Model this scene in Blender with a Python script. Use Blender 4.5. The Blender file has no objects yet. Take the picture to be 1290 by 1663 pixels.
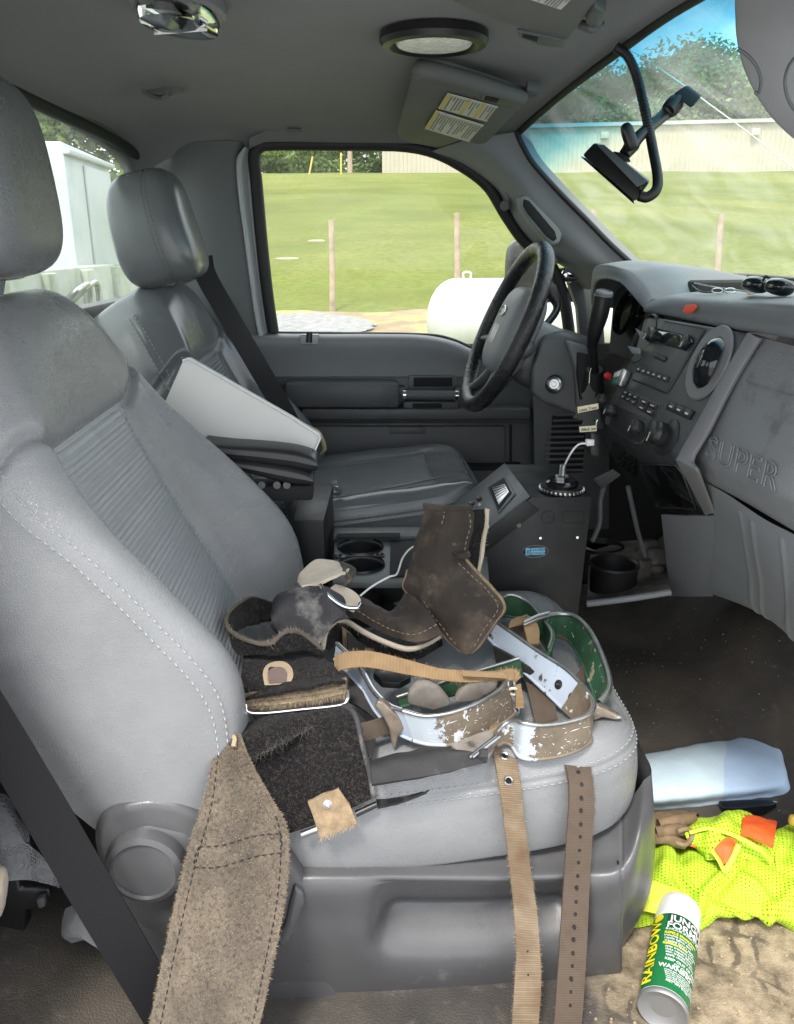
import bpy, bmesh, math, random
import numpy as np
from mathutils import Vector, Matrix, noise
random.seed(7); np.random.seed(7)
R = math.radians
scene = bpy.context.scene
COL = scene.collection
# ---------------- camera ----------------
F, CX, CY = 1300.0, 645.0, 831.5
CAM = Vector((0, 0, 1.03)); PIT = R(18.5); YAW = R(4)
FW = Vector((math.sin(YAW)*math.cos(PIT), math.cos(YAW)*math.cos(PIT), -math.sin(PIT)))
RT = Vector((math.cos(YAW), -math.sin(YAW), 0)); UP = RT.cross(FW)
cd = bpy.data.cameras.new("camera"); cam = bpy.data.objects.new("camera", cd); COL.objects.link(cam)
m = Matrix((RT, UP, -FW)).transposed().to_4x4(); m.translation = CAM; cam.matrix_world = m
cd.sensor_width = 36; cd.lens = 36*F/1663; cd.clip_start = 0.05; cd.clip_end = 600
scene.camera = cam
# ---------------- sky, sun, exposure ----------------
SUN_EL, SUN_AZ = 60, 205      # azimuth measured from +Y towards +X
w = bpy.data.worlds.new("World"); scene.world = w; w.use_nodes = True
wn = w.node_tree.nodes; wl = w.node_tree.links
bg = wn["Background"]; sky = wn.new("ShaderNodeTexSky"); sky.sky_type = 'NISHITA'; sky.sun_disc = False
sky.sun_elevation = R(SUN_EL); sky.sun_rotation = R(SUN_AZ); sky.dust_density = 2.5; sky.air_density = 1.0
tcw = wn.new("ShaderNodeTexCoord"); mpw = wn.new("ShaderNodeMapping"); mpw.inputs['Scale'].default_value = (1, 1, 2.6)
nzw = wn.new("ShaderNodeTexNoise"); nzw.inputs['Scale'].default_value = 2.2; nzw.inputs['Detail'].default_value = 6
rpw = wn.new("ShaderNodeValToRGB"); rpw.color_ramp.elements[0].position = .30; rpw.color_ramp.elements[1].position = .47
mxw = wn.new("ShaderNodeMixRGB"); mxw.inputs[2].default_value = (9.2, 9.5, 9.9, 1)
wl.new(tcw.outputs['Generated'], mpw.inputs[0]); wl.new(mpw.outputs[0], nzw.inputs['Vector'])
wl.new(nzw.outputs['Fac'], rpw.inputs[0]); wl.new(rpw.outputs[0], mxw.inputs[0]); wl.new(sky.outputs[0], mxw.inputs[1])
wl.new(mxw.outputs[0], bg.inputs[0]); bg.inputs[1].default_value = 0.14
sd = bpy.data.lights.new("sun", 'SUN'); sd.energy = 2.1; sd.angle = R(11); sd.color = (1, .96, .9)
sun = bpy.data.objects.new("sun", sd); COL.objects.link(sun)
sdir = Vector((math.sin(R(SUN_AZ))*math.cos(R(SUN_EL)), math.cos(R(SUN_AZ))*math.cos(R(SUN_EL)), math.sin(R(SUN_EL))))
sun.rotation_euler = (sdir).to_track_quat('Z', 'Y').to_euler()
vs = scene.view_settings; vs.view_transform = 'Standard'; vs.look = 'None'; vs.exposure = 1.12; vs.gamma = 1; vs.use_curve_mapping = False
cy = scene.cycles
try:
    cy.use_denoising = True; cy.denoiser = 'OPENIMAGEDENOISE'; cy.max_bounces = 10; cy.diffuse_bounces = 5; cy.transparent_max_bounces = 24
    cy.sample_clamp_indirect = 6
except Exception: pass

# ---------------- helpers ----------------
def ray(px, py): return FW + RT*((px-CX)/F) - UP*((py-CY)/F)
def PY(px, py, y): d = ray(px, py); return CAM + d*((y-CAM.y)/d.y)
def PX(px, py, x): d = ray(px, py); return CAM + d*((x-CAM.x)/d.x)
def PZ(px, py, z): d = ray(px, py); return CAM + d*((z-CAM.z)/d.z)
def PP(px, py, o, n):
    d = ray(px, py); n = Vector(n); return CAM + d*((Vector(o)-CAM).dot(n)/d.dot(n))
def proj(p):
    v = Vector(p)-CAM; D = v.dot(FW); return CX+F*v.dot(RT)/D, CY-F*v.dot(UP)/D
def V(*a): return Vector(a)

def tag(o, label=None, cat=None, group=None, kind=None):
    if label: o['label'] = label
    if cat: o['category'] = cat
    if group: o['group'] = group
    if kind: o['kind'] = kind
    return o
def thing(name, loc, label, cat, group=None, kind=None):
    o = bpy.data.objects.new(name, None); COL.objects.link(o); o.location = Vector(loc); o.empty_display_size = .05
    return tag(o, label, cat, group, kind)
def wpos(o):
    p = Vector((0, 0, 0))
    while o is not None:
        p = p + o.location; o = o.parent
    return p
def mk(name, verts, faces, mat, parent=None, smooth=True, uvs=None, mats=None, midx=None, angle=None):
    off = wpos(parent) if parent is not None else Vector((0, 0, 0))
    va = np.array([tuple(v) for v in verts], dtype=float)
    org = Vector((0, 0, 0))
    if parent is None:
        org = Vector(((va[:, 0].min()+va[:, 0].max())/2, (va[:, 1].min()+va[:, 1].max())/2, va[:, 2].min()))
        va = va - np.array(org)
    else: va = va - np.array(off)
    me = bpy.data.meshes.new(name); me.from_pydata(va.tolist(), [], faces)
    for mm in (mats or [mat]): me.materials.append(mm)
    if midx is not None: me.polygons.foreach_set('material_index', midx)
    if uvs is not None:
        ul = me.uv_layers.new(name='UVMap'); li = np.zeros(len(me.loops), dtype=int); me.loops.foreach_get('vertex_index', li)
        ul.data.foreach_set('uv', np.array(uvs)[li].astype(float).ravel())
    me.polygons.foreach_set('use_smooth', [bool(smooth)]*len(me.polygons))
    if smooth and angle: me.set_sharp_from_angle(angle=R(angle))
    me.update()
    o = bpy.data.objects.new(name, me); COL.objects.link(o); o.parent = parent
    if parent is None: o.location = org
    return o
class MB:
    def __init__(s): s.v = []; s.f = []; s.uv = []
    def add(s, v, f, uv=None):
        b = len(s.v); s.v += [tuple(q) for q in v]; s.f += [tuple(b+i for i in t) for t in f]
        s.uv += (list(uv) if uv is not None else [(q[0], q[1]) for q in v]); return s
    def build(s, name, mat, parent=None, smooth=True, angle=35, bevel=0):
        o = mk(name, s.v, s.f, mat, parent, smooth, s.uv, angle=angle)
        return o
def cr(P, n):
    P = np.array([tuple(p) for p in P], dtype=float); k = len(P)
    if k == 1: return np.repeat(P, n, 0)
    E = np.vstack([2*P[0]-P[1], P, 2*P[-1]-P[-2]])
    t = np.linspace(0, k-1, n); i = np.minimum(t.astype(int), k-2); f = (t-i)[:, None]
    a, b, c, d = E[i], E[i+1], E[i+2], E[i+3]
    return .5*((2*b)+(-a+c)*f+(2*a-5*b+4*c-d)*f*f+(-a+3*b-3*c+d)*f**3)
def crg(ctrl, nu, nv):
    rows = np.array([cr(r, nu) for r in ctrl])            # R x nu x 3
    return np.stack([cr(rows[:, j], nv) for j in range(nu)], 1)   # nv x nu x 3
def gnorm(G):
    du = np.gradient(G, axis=1); dv = np.gradient(G, axis=0); n = np.cross(du, dv)
    return n/np.maximum(np.linalg.norm(n, axis=2, keepdims=True), 1e-12)
def guv(G):
    su = np.concatenate([np.zeros((G.shape[0], 1)), np.cumsum(np.linalg.norm(np.diff(G, axis=1), axis=2), 1)], 1).mean(0)
    sv = np.concatenate([np.zeros((1, G.shape[1])), np.cumsum(np.linalg.norm(np.diff(G, axis=0), axis=2), 0)], 0).mean(1)
    return np.stack(np.broadcast_arrays(su[None, :], sv[:, None]), 2)
def gmesh(name, G, mat, parent=None, thick=0, mask=None, flip=False, N=None, uv=None, closed_u=False):
    nv, nu = G.shape[:2]; UV = guv(G) if uv is None else uv
    v = G.reshape(-1, 3); u = UV.reshape(-1, 2); f = []
    cells = [(i, j) for i in range(nv-1) for j in range(nu-1) if mask is None or mask[i, j]]
    for i, j in cells:
        a = i*nu+j; q = (a, a+1, a+nu+1, a+nu); f.append(q[::-1] if flip else q)
    if thick:
        n = gnorm(G) if N is None else N
        tc_ = (n*(np.array(CAM)-G)).sum(2)
        if tc_.mean() < 0: n = -n
        B = (G - n*thick).reshape(-1, 3); k = len(v); v = np.vstack([v, B]); u = np.vstack([u, u])
        f += [tuple(k+x for x in q[::-1]) for q in f]
        ed = {}
        for q in f[:len(cells)]:
            for a, b in zip(q, q[1:]+q[:1]): ed[(a, b)] = 1
        for (a, b) in list(ed):
            if (b, a) not in ed: f.append((b, a, a+k, b+k))
    used = sorted({i for q in f for i in q}); mp = {o: i for i, o in enumerate(used)}
    return mk(name, v[used], [tuple(mp[i] for i in q) for q in f], mat, parent, True, u[used], angle=(50 if thick else None))
def patch(name, ctrl, mat, parent=None, nu=40, nv=40, thick=0, disp=None, flip=False, wr=None):
    G = crg(ctrl, nu, nv); N = gnorm(G)
    if flip: N = -N
    if wr is not None:   # wrinkles: (amp, scale)
        A = np.array([[noise.noise(Vector(G[i, j]*wr[1])) + .5*noise.noise(Vector(G[i, j]*wr[1]*2.3)) for j in range(nu)] for i in range(nv)])
        G = G + N*(A*wr[0])[:, :, None]
    if disp is not None:
        U, W = np.meshgrid(np.linspace(0, 1, nu), np.linspace(0, 1, nv)); G = G + N*disp(U, W)[:, :, None]
    o = gmesh(name, G, mat, parent, thick, flip=flip)
    return o, G
def strip(name, pairs, mat, parent=None, n=60, nu=8, thick=.002, wr=None, disp=None, flip=False):
    return patch(name, pairs, mat, parent, nu, n, thick, disp, flip, wr)[0]
def tubev(pts, r, n=10, closed=False, caps=True, samples=None, flat=1.0):
    P = np.array([tuple(p) for p in pts], dtype=float)
    if samples:
        if closed: Q = np.vstack([P[-1:], P, P[:2]]); k = len(P); full = cr(Q, samples*(k+2)+1); P = full[samples:samples*(k+1)]
        else: P = cr(P, samples)
    m_ = len(P); rr = np.full(m_, r) if np.isscalar(r) else np.interp(np.linspace(0, 1, m_), np.linspace(0, 1, len(r)), r)
    T = np.roll(P, -1, 0)-np.roll(P, 1, 0) if closed else np.gradient(P, axis=0)
    T /= np.maximum(np.linalg.norm(T, axis=1, keepdims=True), 1e-12)
    a = np.array([0, 0, 1.]) if abs(T[0][2]) < .9 else np.array([1., 0, 0])
    u = np.cross(T[0], a); u /= np.linalg.norm(u); v = []; uv = []; L = 0
    for i in range(m_):
        u = u - T[i]*np.dot(u, T[i]); u /= max(np.linalg.norm(u), 1e-12); w_ = np.cross(T[i], u)
        if i: L += np.linalg.norm(P[i]-P[i-1])
        for k in range(n):
            t = 2*math.pi*k/n; v.append(P[i]+rr[i]*(math.cos(t)*u+flat*math.sin(t)*w_)); uv.append((k/n, L))
    f = []
    for i in range(m_ if closed else m_-1):
        for k in range(n):
            a_, b_ = i*n+k, i*n+(k+1) % n; c_, d_ = ((i+1) % m_)*n+(k+1) % n, ((i+1) % m_)*n+k; f.append((a_, b_, c_, d_))
    if caps and not closed: f.append(tuple(range(n))[::-1]); f.append(tuple((m_-1)*n+k for k in range(n)))
    return v, f, uv
def tube(name, pts, r, mat, parent=None, n=10, closed=False, samples=None, flat=1.0):
    v, f, uv = tubev(pts, r, n, closed, True, samples, flat); return mk(name, v, f, mat, parent, True, uv, angle=60)
def frame(ax):
    ax = Vector(ax).normalized(); a = Vector((0, 0, 1)) if abs(ax.z) < .9 else Vector((1, 0, 0))
    u = ax.cross(a).normalized(); return u, ax.cross(u).normalized(), ax
def lathev(prof, o, ax, n=32, fr=None, sx=1, sy=1, cap0=True):
    u, w_, a = fr or frame(ax); o = Vector(o); v = []; uv = []
    for (r, h) in prof:
        for k in range(n):
            t = 2*math.pi*k/n; v.append(o+u*(r*math.cos(t)*sx)+w_*(r*math.sin(t)*sy)+a*h); uv.append((k/n, h))
    f = [(i*n+k, i*n+(k+1) % n, (i+1)*n+(k+1) % n, (i+1)*n+k) for i in range(len(prof)-1) for k in range(n)]
    if cap0 and prof[0][0] > 1e-6: f.append(tuple(range(n))[::-1])
    if prof[-1][0] > 1e-6: f.append(tuple((len(prof)-1)*n+k for k in range(n)))
    return v, f, uv
def lathe(name, prof, o, ax, mat, parent=None, n=32, fr=None, sx=1, sy=1, cap0=True):
    v, f, uv = lathev(prof, o, ax, n, fr, sx, sy, cap0); return mk(name, v, f, mat, parent, True, uv, angle=35)
def bmbuild(name, bm, mat, parent=None, smooth=True, angle=35):
    bm.normal_update(); bm.verts.index_update()
    v = [tuple(x.co) for x in bm.verts]; f = [tuple(q.index for q in p.verts) for p in bm.faces]; bm.free()
    return mk(name, v, f, mat, parent, smooth, [(q[0], q[1]) for q in v], angle=angle)
def prism(name, pts, dv, mat, parent=None, bev=0, seg=2):
    bm = bmesh.new(); dv = Vector(dv); a = [bm.verts.new(Vector(p)) for p in pts]; b = [bm.verts.new(Vector(p)+dv) for p in pts]; n = len(a)
    bm.faces.new(a); bm.faces.new(b[::-1])
    for i in range(n): bm.faces.new((a[(i+1) % n], a[i], b[i], b[(i+1) % n]))
    bmesh.ops.recalc_face_normals(bm, faces=bm.faces)
    if bev: bmesh.ops.bevel(bm, geom=list(bm.edges), offset=bev, segments=seg, profile=.5, affect='EDGES', clamp_overlap=True)
    return bmbuild(name, bm, mat, parent)
def boxv(c, s, rot=None, bev=0, seg=2):
    bm = bmesh.new(); bmesh.ops.create_cube(bm, size=1)
    for v in bm.verts: v.co = Vector((v.co.x*s[0], v.co.y*s[1], v.co.z*s[2]))
    if bev: bmesh.ops.bevel(bm, geom=list(bm.edges), offset=bev, segments=seg, profile=.5, affect='EDGES', clamp_overlap=True)
    bm.verts.index_update(); M_ = rot if rot is not None else Matrix.Identity(3)
    v = [M_ @ x.co + Vector(c) for x in bm.verts]; f = [tuple(q.index for q in p.verts) for p in bm.faces]; bm.free(); return v, f
def rbox(name, c, s, mat, parent=None, rot=None, bev=.004, seg=2):
    v, f = boxv(c, s, rot, bev, seg); return mk(name, v, f, mat, parent, True, angle=40)
def hexa(name, q, mat, parent=None, bev=0):
    """eight corners: bottom four then top four"""
    bm = bmesh.new(); v = [bm.verts.new(Vector(p)) for p in q]
    for t in ((0, 1, 2, 3), (4, 5, 6, 7), (0, 1, 5, 4), (1, 2, 6, 5), (2, 3, 7, 6), (3, 0, 4, 7)): bm.faces.new([v[i] for i in t])
    bmesh.ops.recalc_face_normals(bm, faces=bm.faces)
    if bev: bmesh.ops.bevel(bm, geom=list(bm.edges), offset=bev, segments=2, profile=.5, affect='EDGES', clamp_overlap=True)
    return bmbuild(name, bm, mat, parent)
def text(name, s, o, xd, yd, size, mat, parent=None, ext=.0006, off=0.0, align='LEFT', sx=1.0, shear=0):
    c = bpy.data.curves.new(name, 'FONT'); c.body = s; c.size = size; c.extrude = ext; c.offset = off; c.align_x = align; c.resolution_u = 3; c.shear = shear
    t = bpy.data.objects.new(name, c); COL.objects.link(t)
    me = bpy.data.meshes.new_from_object(t.evaluated_get(bpy.context.evaluated_depsgraph_get())); bpy.data.objects.remove(t)
    xd = Vector(xd).normalized(); yd = Vector(yd); yd = (yd-xd*yd.dot(xd)).normalized(); zd = xd.cross(yd)
    v = [Vector(o)+xd*(p.co.x*sx)+yd*p.co.y+zd*p.co.z for p in me.vertices]; f = [tuple(p.vertices) for p in me.polygons]
    bpy.data.meshes.remove(me)
    return (v, f) if name is None or parent == 'raw' else mk(name, v, f, mat, parent, False)
def textv(s, o, xd, yd, size, ext=.0004, off=0.0, align='LEFT', sx=1.0, shear=0): return text('t', s, o, xd, yd, size, None, 'raw', ext, off, align, sx, shear)
def blobv(c, size, rot=None, e1=.6, e2=.6, n=48, m_=28, fn=None):
    def sp(x, e): return math.copysign(abs(x)**e, x)
    v = []; f = []; uv = []
    M_ = rot if rot is not None else Matrix.Identity(3)
    for i in range(m_+1):
        ph = -math.pi/2+math.pi*i/m_
        for k in range(n):
            t = 2*math.pi*k/n
            p = Vector((sp(math.cos(ph), e1)*sp(math.cos(t), e2), sp(math.cos(ph), e1)*sp(math.sin(t), e2), sp(math.sin(ph), e1)))
            if fn: p = fn(p)
            q = Vector((p.x*size[0]/2, p.y*size[1]/2, p.z*size[2]/2)); v.append(M_ @ q+Vector(c)); uv.append((k/n, i/m_))
    for i in range(m_):
        for k in range(n): f.append((i*n+k, i*n+(k+1) % n, (i+1)*n+(k+1) % n, (i+1)*n+k))
    return v, f, uv
def blob(name, c, size, mat, parent=None, rot=None, e1=.6, e2=.6, n=48, m_=28, fn=None):
    v, f, uv = blobv(c, size, rot, e1, e2, n, m_, fn); return mk(name, v, f, mat, parent, True, uv)
def dashes(name, P, N, mat, parent=None, ln=.005, gap=.003, r=.0007, lift=.0004, flat=.6):
    """stitching: short threads laid along a polyline on a surface"""
    P = np.array([tuple(p) for p in P]); N = np.array([tuple(p) for p in N]); s = np.concatenate([[0], np.cumsum(np.linalg.norm(np.diff(P, axis=0), axis=1))])
    mb = MB(); t = 0
    while t+ln < s[-1]:
        q = [np.array([np.interp(t+ln*k, s, P[:, c]) for c in range(3)]) for k in (0, .5, 1)]
        nn = np.array([np.interp(t+ln*.5, s, N[:, c]) for c in range(3)])
        q = [q[0]+nn*(lift-r*.6), q[1]+nn*(lift+r*.4), q[2]+nn*(lift-r*.6)]
        v, f, uv = tubev(q, [r*.6, r, r*.6], 5); mb.add(v, f, uv); t += ln+gap
    return mb.build(name, mat, parent)
def fuzz(name, pts, dirs, mat, parent=None, n=600, ln=.008, w=.00035, spread=.8):
    """short loose fibres standing off an edge or a face (thin tapered blades)"""
    mb = MB(); P = [Vector(p) for p in pts]; D = [Vector(d) for d in dirs]
    for _ in range(n):
        i = random.randrange(len(P)-1); t = random.random(); p = P[i].lerp(P[i+1], t); d = D[i].lerp(D[i+1], t)
        rv = Vector((random.gauss(0, 1), random.gauss(0, 1), random.gauss(0, 1)))
        d = (d.normalized()+rv*spread*.5).normalized(); l = ln*random.uniform(.4, 1.3); s = d.cross(rv).normalized()*w
        c = p+d*l*.55+rv*l*.12; mb.add([p-s, p+s, c+s*.7, c-s*.7, p+d*l+rv*l*.25], [(0, 1, 2, 3), (3, 2, 4)])
    return mb.build(name, mat, parent, smooth=False, angle=None)

def nap(name, G, mat, parent, n=3000, ln=.004, w=.00025, i0=0, i1=1.):
    """short fibres scattered over the near face of a cloth grid"""
    mb = MB(); N = gnorm(G); nv, nu = G.shape[:2]
    for _ in range(n):
        i = int(random.uniform(i0, i1)*(nv-2)); j = int(random.random()*(nu-2)); p = Vector(G[i, j]*random.random()+G[i+1, j+1]*0)if False else Vector(G[i, j]+(G[i+1, j]-G[i, j])*random.random()+(G[i, j+1]-G[i, j])*random.random())
        n_ = Vector(N[i, j]); n_ = n_ if n_.dot(CAM-p) > 0 else -n_
        d = (n_*.5+Vector((random.gauss(0, 1), random.gauss(0, 1), random.gauss(0, 1)))*.8).normalized()
        if d.dot(n_) < 0: d = d-n_*(1.6*d.dot(n_))
        l = ln*random.uniform(.3, 1.3); s = d.cross(n_+Vector((.1, .2, .3))).normalized()*w; c = p+d*l*.5+n_*l*.1
        mb.add([p-s, p+s, c+s*.7, c-s*.7, p+d*l], [(0, 1, 2, 3), (3, 2, 4)])
    return mb.build(name, mat, parent, smooth=False, angle=None)
# ---------------- materials ----------------
def mat(name, col, rough=.5, metal=0, var=0, vs=8, col2=None, bumps=(), coords='Object', spec=.5, sheen=0, coat=0, mask=None, rvar=0, trans=0, alpha=1, sss=0, detail=6, emis=None):
    """bumps: (type, scale, strength[, distance]); col2/mask: second colour through noise (scale, lo, hi)"""
    M_ = bpy.data.materials.new(name); M_.use_nodes = True; nt = M_.node_tree; N = nt.nodes; L = nt.links; b = N['Principled BSDF']
    c4 = lambda c: (c[0], c[1], c[2], 1)
    b.inputs['Roughness'].default_value = rough; b.inputs['Metallic'].default_value = metal
    b.inputs['Specular IOR Level'].default_value = spec; b.inputs['Sheen Weight'].default_value = sheen; b.inputs['Coat Weight'].default_value = coat
    b.inputs['Coat Roughness'].default_value = .15; b.inputs['Sheen Roughness'].default_value = .5
    b.inputs['Transmission Weight'].default_value = trans; b.inputs['Alpha'].default_value = alpha
    tc = N.new('ShaderNodeTexCoord'); co = tc.outputs[coords]
    base = None
    def nz(sc, det=detail, rg=.6):
        t = N.new('ShaderNodeTexNoise'); t.inputs['Scale'].default_value = sc; t.inputs['Detail'].default_value = det; t.inputs['Roughness'].default_value = rg; L.new(co, t.inputs['Vector']); return t.outputs['Fac']
    def ramp(src, lo, hi):
        r = N.new('ShaderNodeMapRange'); r.inputs[1].default_value = lo; r.inputs[2].default_value = hi; L.new(src, r.inputs[0]); return r.outputs[0]
    def mix(fac, a, b_):
        x = N.new('ShaderNodeMixRGB'); L.new(fac, x.inputs[0])
        for k, q in ((1, a), (2, b_)):
            if isinstance(q, tuple) or isinstance(q, list): x.inputs[k].default_value = c4(q)
            else: L.new(q, x.inputs[k])
        return x.outputs[0]
    cur = tuple(col)
    if var:
        cur = mix(ramp(nz(vs), .3, .7), tuple(max(0, c*(1-var)) for c in col), tuple(min(1, c*(1+var)) for c in col))
    if col2 is not None:
        for (c_, sc, lo, hi) in ([(col2,)+tuple(mask)] if not isinstance(col2[0], (tuple, list)) else [(a,)+tuple(mk_) for a, mk_ in zip(col2, mask)]):
            cur = mix(ramp(nz(sc), lo, hi), cur, tuple(c_))
    if isinstance(cur, tuple): b.inputs['Base Color'].default_value = c4(cur)
    else: L.new(cur, b.inputs['Base Color'])
    if rvar: 
        r = N.new('ShaderNodeMapRange'); r.inputs[1].default_value = .3; r.inputs[2].default_value = .7; r.inputs[3].default_value = max(.02, rough-rvar); r.inputs[4].default_value = min(1, rough+rvar)
        L.new(nz(vs*1.7), r.inputs[0]); L.new(r.outputs[0], b.inputs['Roughness'])
    last = None
    for bp in bumps:
        ty, sc, st = bp[:3]; ds = bp[3] if len(bp) > 3 else .001
        bn = N.new('ShaderNodeBump'); bn.inputs['Strength'].default_value = st; bn.inputs['Distance'].default_value = ds
        if ty == 'noise': h = nz(sc, 4)
        elif ty == 'voro':
            t = N.new('ShaderNodeTexVoronoi'); t.inputs['Scale'].default_value = sc; t.feature = 'DISTANCE_TO_EDGE'; L.new(co, t.inputs['Vector']); h = ramp(t.outputs[0], 0, .18)
        elif ty == 'vdot':
            t = N.new('ShaderNodeTexVoronoi'); t.inputs['Scale'].default_value = sc; L.new(co, t.inputs['Vector']); h = t.outputs[0]
        elif ty in ('waveX', 'waveY', 'waveZ'):
            t = N.new('ShaderNodeTexWave'); t.bands_direction = ty[-1]; t.inputs['Scale'].default_value = sc; L.new(co, t.inputs['Vector']); h = t.outputs['Fac']
        elif ty == 'brick':
            t = N.new('ShaderNodeTexBrick'); t.inputs['Scale'].default_value = 1; t.inputs['Brick Width'].default_value = sc[0]; t.inputs['Row Height'].default_value = sc[1]
            t.inputs['Mortar Size'].default_value = sc[2]; t.inputs['Mortar Smooth'].default_value = .8; L.new(co, t.inputs['Vector']); i = N.new('ShaderNodeInvert'); L.new(t.outputs['Fac'], i.inputs[1]); h = i.outputs[0]
        L.new(h, bn.inputs['Height'])
        if last: L.new(last, bn.inputs['Normal'])
        last = bn.outputs[0]
    if last: L.new(last, b.inputs['Normal'])
    if emis: b.inputs['Emission Color'].default_value = c4(emis[:3]); b.inputs['Emission Strength'].default_value = emis[3]
    return M_
def glassmat(name, col=(1, 1, 1), gloss=.06, dirt=0, tint=None):
    M_ = bpy.data.materials.new(name); M_.use_nodes = True; nt = M_.node_tree; N = nt.nodes; L = nt.links; N.remove(N['Principled BSDF'])
    out = N['Material Output']; tr = N.new('ShaderNodeBsdfTransparent'); gl = N.new('ShaderNodeBsdfGlossy'); gl.inputs['Roughness'].default_value = .02
    tr.inputs[0].default_value = (*col, 1); mx = N.new('ShaderNodeMixShader')
    fr = N.new('ShaderNodeLayerWeight'); fr.inputs[0].default_value = .5
    pw = N.new('ShaderNodeMath'); pw.operation = 'POWER'; pw.inputs[1].default_value = 5; L.new(fr.outputs['Facing'], pw.inputs[0])
    ma = N.new('ShaderNodeMath'); ma.operation = 'MULTIPLY_ADD'; ma.inputs[1].default_value = .6; ma.inputs[2].default_value = .025; L.new(pw.outputs[0], ma.inputs[0])
    L.new(ma.outputs[0], mx.inputs[0]); L.new(tr.outputs[0], mx.inputs[1]); L.new(gl.outputs[0], mx.inputs[2]); last = mx.outputs[0]
    if tint:      # a dyed band: UV.y 0 at the lower edge of the glass, 1 at the header
        tc = N.new('ShaderNodeTexCoord'); sp = N.new('ShaderNodeSeparateXYZ'); L.new(tc.outputs['UV'], sp.inputs[0]); rp = N.new('ShaderNodeValToRGB')
        e = rp.color_ramp.elements; e[0].position = tint[0][0]; e[0].color = (*tint[0][1], 1); e[1].position = tint[-1][0]; e[1].color = (*tint[-1][1], 1)
        for p_, c_ in tint[1:-1]: q = e.new(p_); q.color = (*c_, 1)
        L.new(sp.outputs[1], rp.inputs[0]); L.new(rp.outputs[0], tr.inputs[0])
    if dirt:
        tc = N.new('ShaderNodeTexCoord'); nz = N.new('ShaderNodeTexNoise'); nz.inputs['Scale'].default_value = 7; nz.inputs['Detail'].default_value = 8; nz.inputs['Distortion'].default_value = 1.2; L.new(tc.outputs['Object'], nz.inputs[0])
        mr = N.new('ShaderNodeMapRange'); mr.inputs[1].default_value = .35; mr.inputs[2].default_value = .75; mr.inputs[3].default_value = dirt*.25; mr.inputs[4].default_value = dirt; L.new(nz.outputs[0], mr.inputs[0])
        df = N.new('ShaderNodeBsdfTranslucent'); df.inputs[0].default_value = (.8, .8, .76, 1); m2 = N.new('ShaderNodeMixShader'); L.new(mr.outputs[0], m2.inputs[0]); L.new(last, m2.inputs[1]); L.new(df.outputs[0], m2.inputs[2]); last = m2.outputs[0]
    L.new(last, out.inputs[0]); return M_

G_ = {}
LB = (('voro', 330, .38, .0007), ('noise', 45, .15, .002))
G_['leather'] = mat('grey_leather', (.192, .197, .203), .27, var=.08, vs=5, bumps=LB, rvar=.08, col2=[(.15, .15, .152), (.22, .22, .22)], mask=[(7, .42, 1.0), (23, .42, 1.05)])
G_['leather_shaded'] = mat('grey_leather_shaded', (.135, .14, .146), .27, var=.05, vs=6, bumps=LB, rvar=.05)  # darker copy of the seat leather; the headrest's shade is put into the colour
G_['leather_drv_shaded'] = mat('grey_leather_driver_shaded', (.12, .127, .132), .22, var=.1, vs=7, bumps=(('voro', 330, .15, .0004), ('noise', 30, .15, .002)), rvar=.06)  # same leather as the passenger seat, darkened to stand for the weaker light
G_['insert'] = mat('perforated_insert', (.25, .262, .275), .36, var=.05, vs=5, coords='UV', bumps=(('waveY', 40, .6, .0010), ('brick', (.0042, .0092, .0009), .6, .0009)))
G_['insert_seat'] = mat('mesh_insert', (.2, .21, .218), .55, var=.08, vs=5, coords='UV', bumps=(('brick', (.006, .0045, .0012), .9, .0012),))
G_['insert_drv_shaded'] = mat('perforated_insert_driver_shaded', (.13, .14, .145), .5, var=.08, vs=5, coords='UV', bumps=(('waveY', 34, .7, .0024), ('brick', (.0042, .0092, .0009), .6, .0009)))  # passenger insert darkened the same way, shade mixed into the colour
G_['thread'] = mat('thread', (.29, .29, .29), .6)
G_['thread_dark'] = mat('dark_thread', (.12, .12, .12), .7)
G_['plastic'] = mat('dark_plastic', (.062, .066, .069), .5, var=.15, vs=9, bumps=(('noise', 600, .25, .0005),), rvar=.08)
G_['plastic_mid'] = mat('charcoal_plastic', (.10, .106, .11), .55, var=.12, vs=7, bumps=(('noise', 500, .25, .0005),), rvar=.06)
G_['plastic_grey'] = mat('grey_trim_plastic', (.185, .195, .205), .5, var=.08, vs=6, bumps=(('noise', 450, .3, .0006),), rvar=.05)
G_['plastic_base'] = mat('seat_base_plastic', (.072, .071, .074), .33, var=.1, vs=9, bumps=(('noise', 420, .35, .0006),), rvar=.07, col2=(.2, .19, .18), mask=(14, .63, .85))
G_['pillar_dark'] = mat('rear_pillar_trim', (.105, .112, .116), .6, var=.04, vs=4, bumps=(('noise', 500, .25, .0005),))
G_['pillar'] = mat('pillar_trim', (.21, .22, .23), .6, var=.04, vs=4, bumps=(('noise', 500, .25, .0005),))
G_['black'] = mat('black_plastic', (.012, .012, .013), .4, var=.2, vs=12, rvar=.08)
G_['black_gloss'] = mat('black_gloss', (.008, .009, .011), .08)
G_['black_matte'] = mat('black_matte', (.01, .01, .011), .85)
G_['rubber'] = mat('black_rubber', (.014, .014, .015), .6)
G_['headliner'] = mat('headliner_fabric', (.155, .156, .162), .95, var=.05, vs=5, bumps=(('noise', 700, .4, .0008),), sheen=.15)
G_['chrome'] = mat('chrome', (.75, .75, .76), .12, 1)
G_['steel'] = mat('steel', (.5, .5, .5), .28, 1, var=.2, vs=40)
G_['white_pl'] = mat('white_plastic', (.72, .73, .72), .4, var=.04, vs=6)
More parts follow.
